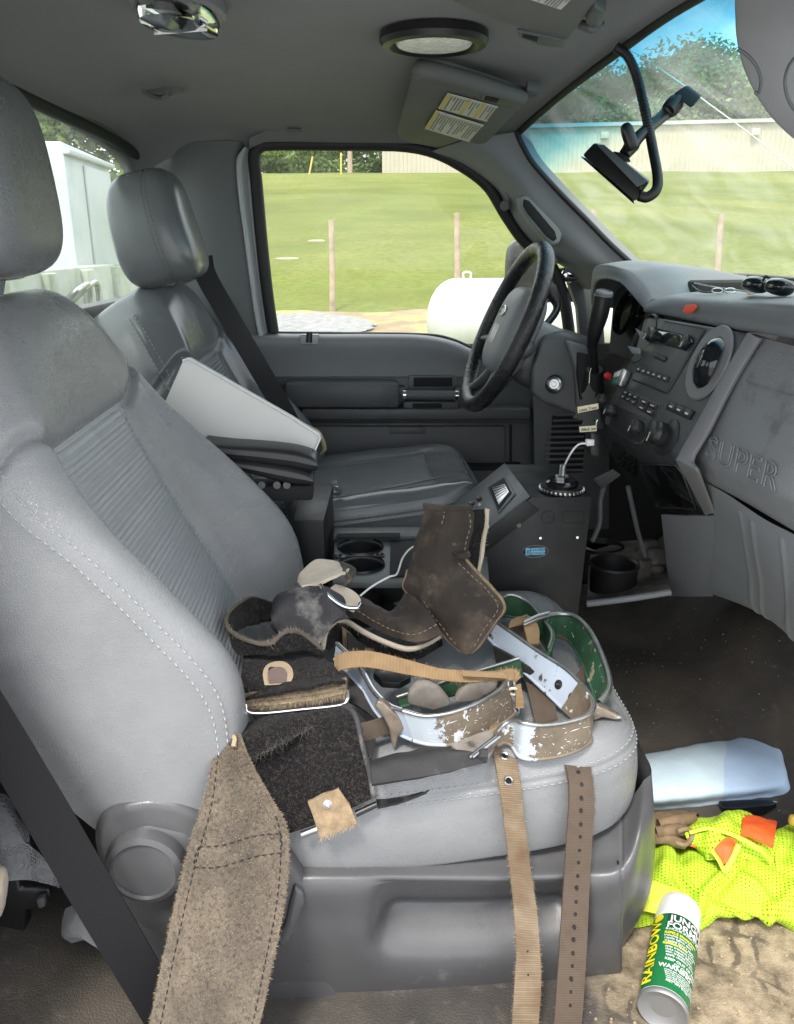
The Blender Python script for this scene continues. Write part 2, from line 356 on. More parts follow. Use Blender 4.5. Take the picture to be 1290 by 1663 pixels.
G_['webbing'] = mat('black_webbing', (.011, .011, .013), .45, coords='UV', bumps=(('waveY', 380, .5, .0006), ('waveX', 160, .3, .0004)), spec=.25)
# ================= OUTSIDE: ground, hill, building, trees =================
def ter(x, y):
    ys = [-60, 4, 8, 10, 14, 20, 30, 42, 47, 60, 140]; zs = [-.85, -.85, -.55, -.3, -.02, .75, 2.25, 4.25, 4.75, 4.95, 5.3]
    # smooth interpolation of the slope profile
    z = 0
    for k, wt in ((-2, .2), (0, .6), (2, .2)): z += wt*float(np.interp(y+k, ys, zs))
    d = max(0, min(1, (y-6)/6)); z += d*(.22*noise.noise(Vector((x*.05, y*.05, 0)))*2 + .05*noise.noise(Vector((x*.35, y*.35, 3))))
    if x < 0: z -= d*min(1, -x/60)*1.0
    return z
xs = np.concatenate([np.linspace(-90, -20, 20), np.linspace(-18, 70, 150), np.linspace(74, 160, 20)])
ys = np.concatenate([np.linspace(-60, 2, 14), np.linspace(4, 50, 110), np.linspace(54, 160, 20)])
G = np.array([[(x, y, ter(x, y)) for x in xs] for y in ys])
G_['grass'] = mat('mown_grass', (.155, .172, .042), .9, var=.26, vs=.45, col2=[(.27, .265, .08), (.11, .155, .028), (.31, .26, .12)], mask=[(.16, .45, .75), (9, .44, .66), (1.6, .64, .8)], bumps=(('noise', 14, .9, .08), ('noise', 60, .6, .02)), spec=.1, detail=9)
# stretch the mowing streaks along the slope
_n = G_['grass'].node_tree; _t = [n for n in _n.nodes if n.type == 'TEX_COORD'][0]; _mp = _n.nodes.new('ShaderNodeMapping'); _mp.inputs['Scale'].default_value = (.75, 1, 1)
for l in list(_n.links):
    if l.from_node == _t and l.to_node.type == 'TEX_NOISE': _n.links.new(_mp.outputs[0], l.to_socket)
_n.links.new(_t.outputs['Object'], _mp.inputs[0])
tag(gmesh('grass_hill', G, G_['grass']), 'mown green grass slope rising behind the truck', kind='structure')
G_['lot'] = mat('bounce_gravel', (.42, .41, .40), .9, var=.2, vs=3, bumps=(('noise', 20, .8, .03),))  # unseen ground added in pale grey to bounce neutral light into the cab
lot = rbox('ground', (0, -8, -.9), (70, 27, .12), G_['lot']); tag(lot, 'unseen pale grey gravel lot added under the truck to bounce light', kind='structure')
def PT(px, py):
    d = ray(px, py); t = 3.0
    while t < 200:
        p = CAM + d*t
        if p.z <= ter(p.x, p.y): return p
        t += .1
    return CAM + d*60
def sheet(name, pts, mat_, label, kind, lift=.03, n=30):
    """draped irregular patch on the slope"""
    c = sum((PT(*p) for p in pts), Vector())/len(pts); Q = [PT(*p) for p in pts]
    v = []; f = []; K = 64; ringn = 8; E = cr(Q+[Q[0]], K+1)[:-1]
    for i in range(1, ringn+1):
        for k in range(K):
            r_ = i/ringn*(1+.12*noise.noise(Vector((k*.7, 0, 1)))) ; x = c.x+(E[k][0]-c.x)*r_; y = c.y+(E[k][1]-c.y)*r_
            v.append((x, y, ter(x, y)+lift))
    f += [(i*K+k, i*K+(k+1) % K, (i+1)*K+(k+1) % K, (i+1)*K+k) for i in range(ringn-1) for k in range(K)]; f.append(tuple(range(K))[::-1])
    o = mk(name, v, f, mat_); tag(o, label, kind=kind); return o
G_['gravel'] = mat('pale_gravel', (.24, .235, .23), .9, var=.3, vs=9, bumps=(('noise', 12, 1, .05),))
G_['dirt'] = mat('bare_dirt', (.25, .19, .11), .95, var=.25, vs=1.2, col2=(.3, .3, .1), mask=(2.2, .48, .62), bumps=(('noise', 8, 1, .05),))
sheet('dirt', [(380, 512), (470, 508), (600, 512), (700, 505), (800, 500), (900, 520), (1000, 540), (800, 560), (600, 556), (380, 550)], G_['dirt'], 'bare brown earth strip at the foot of the grass slope', 'structure')
sheet('gravel', [(400, 520), (500, 514), (560, 519), (606, 532), (590, 545), (500, 552), (400, 548)], G_['gravel'], 'pale grey gravel at the foot of the slope', 'stuff', .06)
G_['rock'] = mat('pale_rock', (.28, .26, .17), .9, var=.2, vs=9, bumps=(('noise', 9, 1, .05),))
for i, (px, py, s, lb) in enumerate(((468, 421, .26, 'low pale rock showing through the grass left of the first fence post'), (515, 392, .2, 'small pale rock in the grass higher up the slope'), (905, 372, .3, 'small flat stone on the slope seen through the windshield'))):
    p = PT(px, py); v, f, uv = blobv((p.x, p.y, p.z-.02), (s*2.6, s*1.6, .13), e1=.8, e2=.9, n=20, m_=10, fn=lambda q: q*(1+.25*noise.noise(q*2.2)))
    tag(mk('rock', v, f, G_['rock']), lb, 'rock', 'rocks on the slope')
# fence posts
G_['post'] = mat('weathered_post', (.38, .29, .22), .9, var=.3, vs=6, bumps=(('noise', 25, .6, .01),))
for i, (xb, yb, xt, yt, lb) in enumerate(((540, 506, 538, 357, 'weathered wooden fence post left of the white tank'), (743, 470, 742, 345, 'wooden fence post behind the white tank'),
                                    (966, 470, 964, 340, 'wooden fence post near the windshield pillar behind the dash'), (1163, 470, 1172, 347, 'wooden fence post furthest right, seen through the windshield'))):
    b = PT(xb, yb) if i == 0 else PY(xb, yb, P0.y*(1-.012*i)); 
    if i == 0: P0 = b.copy()
    b.z = ter(b.x, b.y)-.1; t = PY(xt, yt, b.y)
    v, f, uv = tubev([b, b.lerp(t, .5)+V(.01, 0, 0), t], [.055, .05, .047], 10); tag(mk('fence_post', v, f, G_['post'], angle=50), lb, 'fence post', 'fence posts along the foot of the slope')
G_['yellow'] = mat('faded_yellow_paint', (.6, .46, .1), .6, var=.15, vs=4)
for (xb, yb, xt, yt, lb) in ((501, 283, 508, 254, 'thin yellow marker post leaning to the right at the hilltop'), (554, 283, 554, 248, 'upright thin yellow marker post at the hilltop')):
    b = PT(xb, yb); t = PY(xt, yt, b.y); tag(tube('marker_post', [b-V(0, 0, .2), t], .045, G_['yellow']), lb, 'post', 'yellow marker posts on the hilltop')
b = PY(569, 290, 58); t = PY(567, 150, 58); pr = thing('utility_pole', (b.x, b.y, ter(b.x, b.y)), 'brown wooden utility pole among the trees at the hilltop', 'utility pole')
tube('pole', [b-V(0, 0, .5), t], .17, G_['post'], pr); rbox('crossarm', t-V(0, 0, .8), (2.4, .12, .12), G_['post'], pr)
# building
G_['siding'] = mat('cream_siding', (.5, .465, .37), .5, var=.04, vs=.6, bumps=(('waveX', 1.05, 1, .06),))
G_['siding_trim'] = mat('cream_trim', (.56, .54, .48), .5)
bl, br = PY(621, 279, 60), PY(1700, 262, 50); bz = min(bl.z, br.z)-1
bt_l = PY(621, 214, 60).z; bt_r = bt_l-.5
bd = thing('metal_building', (bl.x, bl.y, bz+1), 'long cream ribbed metal building on top of the hill', 'building')
ax = Vector((br.x-bl.x, br.y-bl.y, 0)); Lb = ax.length; ax.normalize(); nb = Vector((-ax.y, ax.x, 0)); H = bt_l
c0 = Vector((bl.x, bl.y, bz)); 
mb = MB(); n_ = int(Lb/.3)
prof = []
for i in range(n_):
    s0 = i*.3
    for ds, dd in ((0, 0), (.19, 0), (.215, .045), (.275, .045)): prof.append((s0+ds, dd))
v = []; 
for s, dd in prof: p = c0+ax*s-nb*dd; v += [(p.x, p.y, bz), (p.x, p.y, H)]
f = [(2*i, 2*i+2, 2*i+3, 2*i+1) for i in range(len(prof)-1)]; mk('wall', v, f, G_['siding_trim'], bd, False)
G_['siding_trim'] = mat('cream_siding_paint', (.45, .415, .33), .5, var=.05, vs=.4)
bpy.data.objects[[o.name for o in bpy.data.objects if o.name.startswith('wall')][0]].data.materials[0] = G_['siding_trim']
hexa('gable_wall', [c0, c0+nb*.2, c0+nb*14, c0+nb*14+ax*.1]+[q+V(0, 0, H-bz) for q in (c0, c0+nb*.2, c0+nb*14, c0+nb*14+ax*.1)], G_['siding_trim'], bd)
q = [c0-nb*.25-ax*.3, c0+ax*Lb-nb*.25, c0+ax*Lb+nb*14, c0+nb*14-ax*.3]
G_['roof'] = mat('roof_metal', (.42, .42, .41), .4, metal=.3)
hexa('roof', [Vector((p.x, p.y, H)) for p in q]+[Vector((q[0].x, q[0].y, H+.22)), Vector((q[1].x, q[1].y, H+.22)), Vector((q[2].x, q[2].y, H+1.3)), Vector((q[3].x, q[3].y, H+1.3))], G_['roof'], bd)
for px in (985, 1222, 700):
    s = (PY(px, 205, 55)-c0).dot(ax); p = c0+ax*s-nb*.2; rbox('wall_light', (p.x, p.y, H-.55), (.5, .3, .4), G_['siding_trim'], bd, bev=.03)
s = (PY(950, 262, 55)-c0).dot(ax); p = c0+ax*s-nb*.1; rbox('wall_vent', (p.x, p.y, ter(p.x, p.y)+.35), (.9, .2, .45), G_['plastic_mid'], bd, bev=.03)
# trees
G_['leaf'] = mat('foliage_mid', (.085, .135, .03), .6, var=.35, vs=.6, sheen=.1)
G_['leaf2'] = mat('foliage_light', (.14, .21, .05), .6, var=.3, vs=.6)
G_['leaf3'] = mat('foliage_dark', (.045, .085, .02), .6, var=.3, vs=.6)
G_['bark'] = mat('bark', (.1, .075, .055), .9, var=.3, vs=6)
for k in ('leaf', 'leaf2', 'leaf3'):
    nt = G_[k].node_tree; b = nt.nodes['Principled BSDF']; out = nt.nodes['Material Output']; tl = nt.nodes.new('ShaderNodeBsdfTranslucent'); ms = nt.nodes.new('ShaderNodeMixShader'); ms.inputs[0].default_value = .3
    tl.inputs[0].default_value = (.3, .42, .08, 1) if k != 'leaf3' else (.16, .26, .05, 1); nt.links.new(b.outputs[0], ms.inputs[1]); nt.links.new(tl.outputs[0], ms.inputs[2]); nt.links.new(ms.outputs[0], out.inputs[0])
def tree(x, y, zb, H, Wd, label, seed, ls=.3, n=2600, kinds=('leaf', 'leaf2', 'leaf3'), low=.15):
    rnd = random.Random(seed); t = thing('tree', (x, y, zb), label, 'tree', 'trees around the hill')
    mb = MB(); v, f, uv = tubev([(x, y, zb-.4), (x+.1, y, zb+H*.3), (x-.1, y+.1, zb+H*.75)], [H*.028, H*.02, H*.006], 9, samples=8); mb.add(v, f, uv)
    cl = []
    for i in range(34):
        a = rnd.uniform(0, 6.283); h = rnd.uniform(low, .95); rr = Wd/2*math.sin(math.pi*min(1, (h+.12)/1.12))**.7*rnd.uniform(.25, .95)
        c = Vector((x+rr*math.cos(a), y+rr*math.sin(a), zb+H*h)); cl.append((c, Wd*rnd.uniform(.14, .25)))
        if i < 9: v, f, uv = tubev([(x, y, zb+H*h*.55), ((x+c.x)/2, (y+c.y)/2, zb+H*h*.8), tuple(c)], [H*.01, H*.006, H*.002], 6, samples=6); mb.add(v, f, uv)
    mb.build('trunk', G_['bark'], t)
    vs_ = []; fs = []; mi = []
    for i in range(n):
        c, r_ = rnd.choice(cl); d = Vector((rnd.gauss(0, 1), rnd.gauss(0, 1), rnd.gauss(0, 1))).normalized()*(r_*rnd.uniform(.3, 1.08)); d.z *= .75; p = c+d
        a = Vector((rnd.gauss(0, 1), rnd.gauss(0, 1), rnd.gauss(0, .6))).normalized(); b_ = a.cross(d.normalized()+Vector((0, 0, .3))).normalized(); s = ls*rnd.uniform(.5, 1.2)
        k = len(vs_); vs_ += [p-a*s*.6, p-b_*s*.33, p+a*s*.6, p+b_*s*.33]; fs.append((k, k+1, k+2, k+3)); mi.append(rnd.choice((0, 0, 1, 2)))
    mk('crown', vs_, fs, None, t, False, mats=[G_[q] for q in kinds], midx=mi)
    return t
tl_ = [(415, 238, 62, 'leftmost'), (450, 236, 66, 'second from the left'), (490, 232, 63, 'middle'), (530, 228, 67, 'fourth from the left'), (580, 232, 64, 'fifth from the left'), (615, 234, 68, 'rightmost')]
for i, (px, py, yy, wd) in enumerate(tl_):
    b = PY(px, 285, yy); tp = PY(px, 196+(i % 2)*14, yy); zb = ter(b.x, b.y)-1.2
    tree(b.x, b.y, zb, tp.z-zb, 5.5, f'green leafy hilltop tree seen through the driver window, {wd} of six', 20+i, .34, 4200, ('leaf2', 'leaf', 'leaf'), low=.02)
for i, (px, pt, yy, wd, lb) in enumerate(((870, 165, 74, 10, 'tree behind the building at the far left of the windshield'), (965, 128, 76, 12, 'low tree over the building roof beneath the blue windshield band'),
        (1055, 112, 72, 11, 'tree over the building roof left of the tallest tree'), (1140, 78, 70, 13, 'tallest tree over the building roof seen through the windshield'), (1225, 130, 73, 10, 'tree over the building roof nearest the right pillar trim'), (1330, 110, 75, 12, 'tree over the building roof beyond the right pillar trim'))):
    b = PY(px, 250, yy); tp = PY(px, pt, yy); zb = ter(b.x, b.y)-.5; tree(b.x, b.y, zb, tp.z-zb, wd, lb, 40+i, .44, 14000, low=.1)
for i, (x, y, H, wd, lb) in enumerate(((-6.6, 28, 6.6, 5.5, 'light green tree beyond the truck body nearest the rear window corner'), (-9.0, 29, 7.0, 6, 'light green leafy tree behind the truck body seen between the headrests'), (-11.5, 31, 8.2, 6.5, 'tall pale green tree behind the white truck box'), (-13.2, 33, 8.8, 6, 'leafy tree behind the far end of the white truck box'))):
    zb = ter(x, y); tree(x, y, zb, H, wd, lb, 60+i, .26, 6000, ('leaf2', 'leaf2', 'leaf'), low=.02)
# propane tank
G_['tank'] = mat('white_tank_paint', (.52, .53, .50), .35, var=.05, vs=1.5, col2=(.5, .4, .3), mask=(3, .66, .85))
ty = 9.6; a = PY(694, 505, ty); tp = PY(760, 452, ty); bt = PY(760, 560, ty); rad = .47; cz = tp.z-rad
tk = thing('propane_tank', (a.x+1.5, ty, ter(a.x+1.5, ty)), 'big white propane tank lying at the foot of the grass slope', 'tank')
pr_ = [(0.001, 0)]+[(rad*math.sin(t), rad*.72*(1-math.cos(t))) for t in np.linspace(.1, math.pi/2, 12)]+[(rad, rad*.72+.02), (rad+.004, rad*.72+.03), (rad, rad*.72+.05)]
Lt = 2.7; full = pr_+[(r_, Lt-h) for r_, h in pr_[::-1]]
lathe('shell', full, (a.x, ty, cz), (1, .05, 0), G_['tank'], tk, 48)
lathe('valve_cover', [(.13, -.05), (.13, .08), (.1, .13), (.001, .15)], (a.x+1.35, ty, cz+rad-.02), (0, 0, 1), G_['tank'], tk, 24)
tube('lifting_lug', [(a.x+.42, ty, cz+rad-.02), (a.x+.42, ty, cz+rad+.06), (a.x+.5, ty, cz+rad+.06), (a.x+.5, ty, cz+rad-.02)], .014, G_['tank'], tk, samples=14)
for dx in (.6, 2.1): rbox('leg', (a.x+dx, ty, (cz-rad+ter(a.x+dx, ty))/2), (.12, .6, abs(cz-rad-ter(a.x+dx, ty))+.25), G_['tank'], tk)
# white utility body of the work truck seen through the rear window
G_['box'] = mat('white_box_paint', (.5, .53, .53), .4, var=.05, vs=2, col2=[(.3, .36, .33), (.2, .2, .18)], mask=[(4, .62, .85), (22, .74, .8)], bumps=(('noise', 5, .2, .01),))
G_['rail'] = mat('mildewed_paint', (.48, .5, .42), .7, var=.15, vs=5, col2=[(.25, .3, .17), (.35, .36, .34)], mask=[(6, .48, .7), (30, .6, .7)], bumps=(('noise', 30, .3, .005),))
bx = -1.02
P1 = PX(102, 229, bx); P2 = PX(176, 262, bx); 
tb = thing('service_body', (bx-.6, 2.4, ter(0, 0)), 'white steel service body with boxes behind the cab window', 'truck body')
y0, y1, zt = P1.y, P2.y, P1.z; zt2 = P2.z
hexa('tool_box', [(bx-1.6, y0-.12, .5), (bx, y0, .5), (bx, y1, .5), (bx-1.6, y1, .5), (bx-1.6, y0-.12, zt), (bx, y0, zt), (bx, y1, zt2), (bx-1.6, y1, zt2)], G_['box'], tb, .012)
rbox('box_door', (bx+.006, (y0*.35+y1*.65), (.9+zt)/2-.03), (.01, (y1-y0)*.6, zt-.97), G_['box'], tb, bev=.004)
rbox('drip_edge', (bx+.01, (y0+y1)/2, zt-.035), (.03, y1-y0+.02, .02), G_['box'], tb, bev=.004)
rbox('bulkhead', (bx+.02, 2.6, .62), (.09, 4.6, .66), G_['rail'], tb, bev=.01)
for k in range(9): rbox('stake_pocket', (bx+.075, .7+k*.42, .84), (.03, .09, .2), G_['rail'], tb, bev=.006)
for (px, py) in ((128, 470), (142, 466)): 
    p = PX(px, py, bx+.12); tube('pipe_bracket', [p+V(-.06, 0, -.05), p+V(0, 0, 0), p+V(0, .12, .005), p+V(0, .13, -.09)], .011, G_['steel'], tb, samples=16)
rbox('deck', (bx-1.6, 1.9, .3), (3.2, 3.6, .1), G_['rail'], tb)
p = PX(220, 280, -.7); rbox('marker_light', p, (.05, .02, .1), G_['plastic_mid'], tb)

# ================= CAB SHELL =================
XR = -.50
S = 'structure'
hy = [.66, .72, .85, 1.2, 1.6, 2.0, 2.2, 2.275, 2.30]; hz = [1.25, 1.29, 1.335, 1.36, 1.365, 1.35, 1.32, 1.285, 1.262]
hx = [(-.535, -.105), (-.50, -.06), (-.40, -.012), (-.2, 0), (.05, 0), (.25, 0), (.40, -.004), (.475, -.008)]
rows = []
for k, (x, dz) in enumerate(hx):
    r_ = []
    for y, z in zip(hy, hz):
        xx = x
        fx_ = float(np.interp(y, [.7, 1.6, 1.9, 2.2, 2.3], [.50, .503, .48, .449, .432])); fz_ = float(np.interp(y, [.66, .7, .9, 1.3, 1.6, 1.9, 2.2, 2.3], [1.24, 1.25, 1.33, 1.362, 1.357, 1.335, 1.292, 1.27]))
        if k == 5: xx = fx_-.16
        if k == 6: xx = fx_-.05; z = (z+fz_+.004)/2; 
        if k == 7: xx = fx_+.006; z = fz_-.002-dz
        r_.append((xx, y, z+dz))
    rows.append(r_)
def hd(U, W):
    c = lambda u0, w0, su, sw, a: a*np.exp(-((U-u0)/su)**2-((W-w0)/sw)**2)
    return c(.80, .62, .10, .25, -.006)+c(.42, .93, .18, .05, .006)
hl, _ = patch('ceiling', rows, G_['headliner'], nu=70, nv=60, disp=hd, flip=True); tag(hl, 'dark grey cloth headliner of the cab', kind=S)
rbox('roof', (-.02, 1.5, 1.43), (1.12, 1.72, .04), G_['white_pl'], bev=.01); tag(bpy.data.objects['roof'], 'roof skin over the headliner', kind=S)
# floor (black rubber mat, pebbled) with transmission hump, grading into tan mud near the sill
fx = [-.62, -.3, 0, .3, .55, .75, .9, 1.05, 1.2]; fy = [.68, .72, .85, 1.05, 1.25, 1.45, 1.7, 1.95, 2.28]
def fz(x, y):
    z = 0.0
    z += .10*math.exp(-((y-1.55)/.22)**2)*min(1, max(0, (x+.3)/.6))
    if x > .82: z += (x-.82)*.9
    z += .006*noise.noise(Vector((x*7, y*7, 0)))
    if x < -.2: z += (-.2-x)*.35
    return z
nx, ny = 90, 100; G = np.array([[(x, y, fz(x, y)) for x in np.linspace(-.62, 1.2, nx)] for y in np.linspace(.70, 2.3, ny)])
M_ = mat('rubber_floor', (.050, .044, .039), .66, var=.35, vs=6, col2=[(.105, .085, .062), (.14, .12, .095)], mask=[(4, .45, .8), (38, .58, .85)], bumps=(('voro', 190, .4, .0014), ('noise', 8, .2, .01)), rvar=.12)
# mud: a worn tan deposit with its own outline (below the seat front, near the door sill)
nt = M_.node_tree; N = nt.nodes; L = nt.links; b = N['Principled BSDF']; src = b.inputs['Base Color'].links[0].from_socket
tc = N.new('ShaderNodeTexCoord'); sp = N.new('ShaderNodeSeparateXYZ'); L.new(tc.outputs['Object'], sp.inputs[0]); nz = N.new('ShaderNodeTexNoise'); nz.inputs['Scale'].default_value = 9; nz.inputs['Detail'].default_value = 8; L.new(tc.outputs['Object'], nz.inputs['Vector'])
def mth(op, a, b_):
    q = N.new('ShaderNodeMath'); q.operation = op
    for k, s in ((0, a), (1, b_)):
        if isinstance(s, (int, float)): q.inputs[k].default_value = s
        else: L.new(s, q.inputs[k])
    return q.outputs[0]
MUD_X0, MUD_Y1 = .31, 1.10     # world extents of the deposit; the floor's own origin is at its centre
ox, oy = (-.62+1.2)/2, (.70+2.3)/2
ex = mth('MULTIPLY', mth('SUBTRACT', sp.outputs[0], MUD_X0-ox), 9.0); ey = mth('MULTIPLY', mth('SUBTRACT', MUD_Y1-oy, sp.outputs[1]), 9.0)
mn = mth('MINIMUM', ex, ey); fac = mth('ADD', mn, mth('MULTIPLY', mth('SUBTRACT', nz.outputs[0], .5), 3.2)); fac = mth('MINIMUM', mth('MAXIMUM', fac, 0), 1)
n2 = N.new('ShaderNodeTexNoise'); n2.inputs['Scale'].default_value = 26; n2.inputs['Detail'].default_value = 8; n2.inputs['Roughness'].default_value = .7; L.new(tc.outputs['Object'], n2.inputs['Vector'])
rp = N.new('ShaderNodeValToRGB'); rp.color_ramp.elements[0].position = .34; rp.color_ramp.elements[0].color = (.11, .085, .055, 1); rp.color_ramp.elements[1].position = .6; rp.color_ramp.elements[1].color = (.36, .285, .19, 1); L.new(n2.outputs[0], rp.inputs[0])
# tread print: slanted lugs stamped in the mud
br_ = N.new('ShaderNodeTexBrick'); mp = N.new('ShaderNodeMapping'); mp.inputs['Rotation'].default_value = (0, 0, R(25)); L.new(tc.outputs['Object'], mp.inputs[0]); nd = N.new('ShaderNodeTexNoise'); nd.inputs['Scale'].default_value = 16; nd.inputs['Detail'].default_value = 5; L.new(tc.outputs['Object'], nd.inputs['Vector']); vm = N.new('ShaderNodeVectorMath'); vm.operation = 'MULTIPLY_ADD'; vm.inputs[1].default_value = (.05, .05, 0); L.new(nd.outputs['Color'], vm.inputs[0]); L.new(mp.outputs[0], vm.inputs[2]); L.new(vm.outputs[0], br_.inputs['Vector'])
br_.inputs['Scale'].default_value = 1; br_.inputs['Brick Width'].default_value = .034; br_.inputs['Row Height'].default_value = .07; br_.inputs['Mortar Size'].default_value = .006; br_.inputs['Mortar Smooth'].default_value = .6; br_.offset = .3
n3 = N.new('ShaderNodeTexNoise'); n3.inputs['Scale'].default_value = 11; L.new(tc.outputs['Object'], n3.inputs['Vector'])
tm = mth('MULTIPLY', br_.outputs['Fac'], mth('MINIMUM', mth('MAXIMUM', mth('MULTIPLY', mth('SUBTRACT', n3.outputs[0], .50), 7), 0), .75))
mxm = N.new('ShaderNodeMixRGB'); L.new(tm, mxm.inputs[0]); L.new(rp.outputs[0], mxm.inputs[1]); mxm.inputs[2].default_value = (.06, .048, .035, 1)
mx = N.new('ShaderNodeMixRGB'); L.new(fac, mx.inputs[0]); L.new(src, mx.inputs[1]); L.new(mxm.outputs[0], mx.inputs[2]); L.new(mx.outputs[0], b.inputs['Base Color'])
fl = gmesh('floor', G, M_); tag(fl, 'black pebbled rubber cab floor, tan dried mud by the door sill', kind=S)
rbox('ground_pan', (.25, 1.5, -.09), (2.0, 1.66, .06), G_['black_matte']); tag(bpy.data.objects['ground_pan'], 'underbody of the cab', kind=S)
# firewall, rear wall, far side skin, near pillars out of frame (they shade the cab)
def wallbox(name, c, s, m_, lb): o = rbox(name, c, s, m_, bev=0.002); tag(o, lb, kind=S); return o
wallbox('firewall', (1.16, 1.5, .45), (.04, 1.7, 1.0), G_['black_matte'], 'black firewall behind the dash')
patch_, _g = patch('rear_wall', [[(-.60, .72, -.05), (-.60, 1.5, -.05), (-.60, 2.3, -.05)], [(-.56, .72, .5), (-.57, 1.5, .5), (-.56, 2.3, .5)], [(-.525, .72, .88), (-.545, 1.5, .90), (-.52, 2.3, .90)]], G_['plastic_mid'], nu=20, nv=16, thick=.03)
tag(patch_, 'dark trim of the cab rear wall below the back window', kind=S)
wallbox('wall', (.3, 2.335, .28), (1.9, .03, .95), G_['black_matte'], 'dark inner side of the cab below the driver window')
wallbox('sill', (.15, .69, -.02), (1.5, .05, .10), G_['plastic_mid'], 'door sill below the open passenger door')
wallbox('pillar', (-.53, .70, .6), (.16, .06, 1.4), G_['pillar'], 'pillar at the rear edge of the open door')
# window glass
gl_side = glassmat('clear_window', (.93, .95, .93), dirt=.09); gl_rear = glassmat('rear_glass', (.80, .88, .84), dirt=.16)
WS_TINT = [(0, (.86, .90, .84)), (.76, (.86, .90, .84)), (.82, (.50, .84, .90)), (.87, (.13, .50, .66)), (.93, (.03, .25, .36)), (1, (.02, .16, .25))]
gl_ws = glassmat('windshield_glass', (.9, .94, .9), dirt=.18, tint=WS_TINT)
wtop = [(.48, .70, 1.25), (.50, .9, 1.33), (.505, 1.3, 1.362), (.50, 1.6, 1.357), (.478, 1.9, 1.335), (.447, 2.2, 1.292), (.43, 2.3, 1.27)]
wbot = [(1.02, .70, .80), (1.10, .9, .86), (1.16, 1.3, .88), (1.16, 1.6, .88), (1.10, 1.9, .87), (1.00, 2.2, .86), (.96, 2.3, .85)]
wmid = [tuple((np.array(a)*.5+np.array(b)*.5)+np.array([.02, 0, .018])) for a, b in zip(wtop, wbot)]
GW = crg([wbot, wmid, wtop], 50, 50); uv = np.stack(np.meshgrid(np.linspace(0, 1, 50), np.linspace(0, 1, 50)), 2)
ws = gmesh('windshield', GW, gl_ws, uv=uv); tag(ws, 'windshield with a blue shade band, dust streaks and a long crack', 'windshield')
tube('windshield_gasket', [Vector(p)+Vector((.004, 0, -.004)) for p in wtop], .008, G_['rubber'], ws, 8, samples=60)
def WS(px, py, lift=.0):
    """the point of the windshield sheet on a sight line"""
    d = ray(px, py); best = None
    for i in range(0, 50):
        for j in range(0, 50):
            p = Vector(GW[i, j])-CAM; t = p.dot(d)/d.dot(d); e = (p-d*t).length
            if best is None or e < best[0]: best = (e, t)
    return CAM+d*(best[1]-lift)
G_['crack'] = mat('glass_crack', (.85, .88, .88), .3, emis=None)
cp = [WS(x, y, .002) for x, y in ((1022, 80), (1060, 104), (1110, 138), (1160, 175), (1215, 215), (1275, 262), (1300, 280))]
tube('crack', cp, [.0006, .001, .0012, .0009, .0006], G_['crack'], None, 5, samples=40); tag(bpy.data.objects['crack'], 'long thin white crack running across the windshield', 'crack')
# rear window: glass, black surround
rw = thing('rear_window', (XR, 1.6, .92), 'cab rear window behind the seats, black surround', 'window')
rwy = [(.90, 1.20), (1.1, 1.245), (1.39, 1.268), (1.7, 1.268), (2.0, 1.262), (2.2, 1.252), (2.29, 1.236), (2.335, 1.19), (2.345, 1.1), (2.34, .95), (2.32, .92)]
rx = lambda y: -.50-.03*math.exp(-((y-1.5)/.5)**2)
pt = [Vector((rx(y)-.005, y, z)) for y, z in rwy]; tube('seal', pt, .013, G_['rubber'], rw, 10, samples=60)
pr2 = [[(rx(y)-.012, y, .85), (rx(y)-.012, y, z)] for y, z in rwy[:-1]]; GR = crg([[p[0] for p in pr2], [p[1] for p in pr2]], 40, 6); gmesh('pane', GR, gl_rear, rw)
prh = [[(rx(y)-.004, y, z+.004), (rx(y)+.0, y, z+.022), (rx(y)-.02, y, z+.08)] for y, z in rwy[:7]]; patch('header_trim', prh, G_['plastic_mid'], rw, nu=8, nv=50)
# B pillar trim (far side) from the rear window corner to the door opening
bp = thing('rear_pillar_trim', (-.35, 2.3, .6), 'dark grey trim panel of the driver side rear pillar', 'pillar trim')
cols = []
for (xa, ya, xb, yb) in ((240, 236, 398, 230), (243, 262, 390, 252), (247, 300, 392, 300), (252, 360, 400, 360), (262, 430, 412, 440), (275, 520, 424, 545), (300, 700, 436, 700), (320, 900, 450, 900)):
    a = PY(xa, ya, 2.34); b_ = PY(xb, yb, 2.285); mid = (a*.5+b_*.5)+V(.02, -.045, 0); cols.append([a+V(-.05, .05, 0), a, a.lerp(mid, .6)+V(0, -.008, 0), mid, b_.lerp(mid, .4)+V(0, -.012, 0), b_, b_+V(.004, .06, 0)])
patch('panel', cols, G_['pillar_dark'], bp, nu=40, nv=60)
# strip between the pillar and the window: pale door frame with highlights
st = []
for (xa, ya, xb, yb) in ((395, 240, 414, 240), (384, 262, 412, 262), (388, 320, 414, 315), (396, 380, 420, 380), (405, 450, 428, 450), (415, 520, 437, 520), (424, 560, 445, 560)):
    a = PY(xa, ya, 2.27); b_ = PY(xb, yb, 2.29); st.append([a+V(-.004, .05, 0), a, a.lerp(b_, .3)+V(0, -.008, 0), a.lerp(b_, .62)+V(0, .012, 0), b_, b_+V(0, .04, 0)])
G_['frame_grey'] = mat('door_frame_grey', (.36, .38, .39), .35, var=.05, vs=5)
patch('door_frame_edge', st, G_['frame_grey'], bp, nu=24, nv=40)
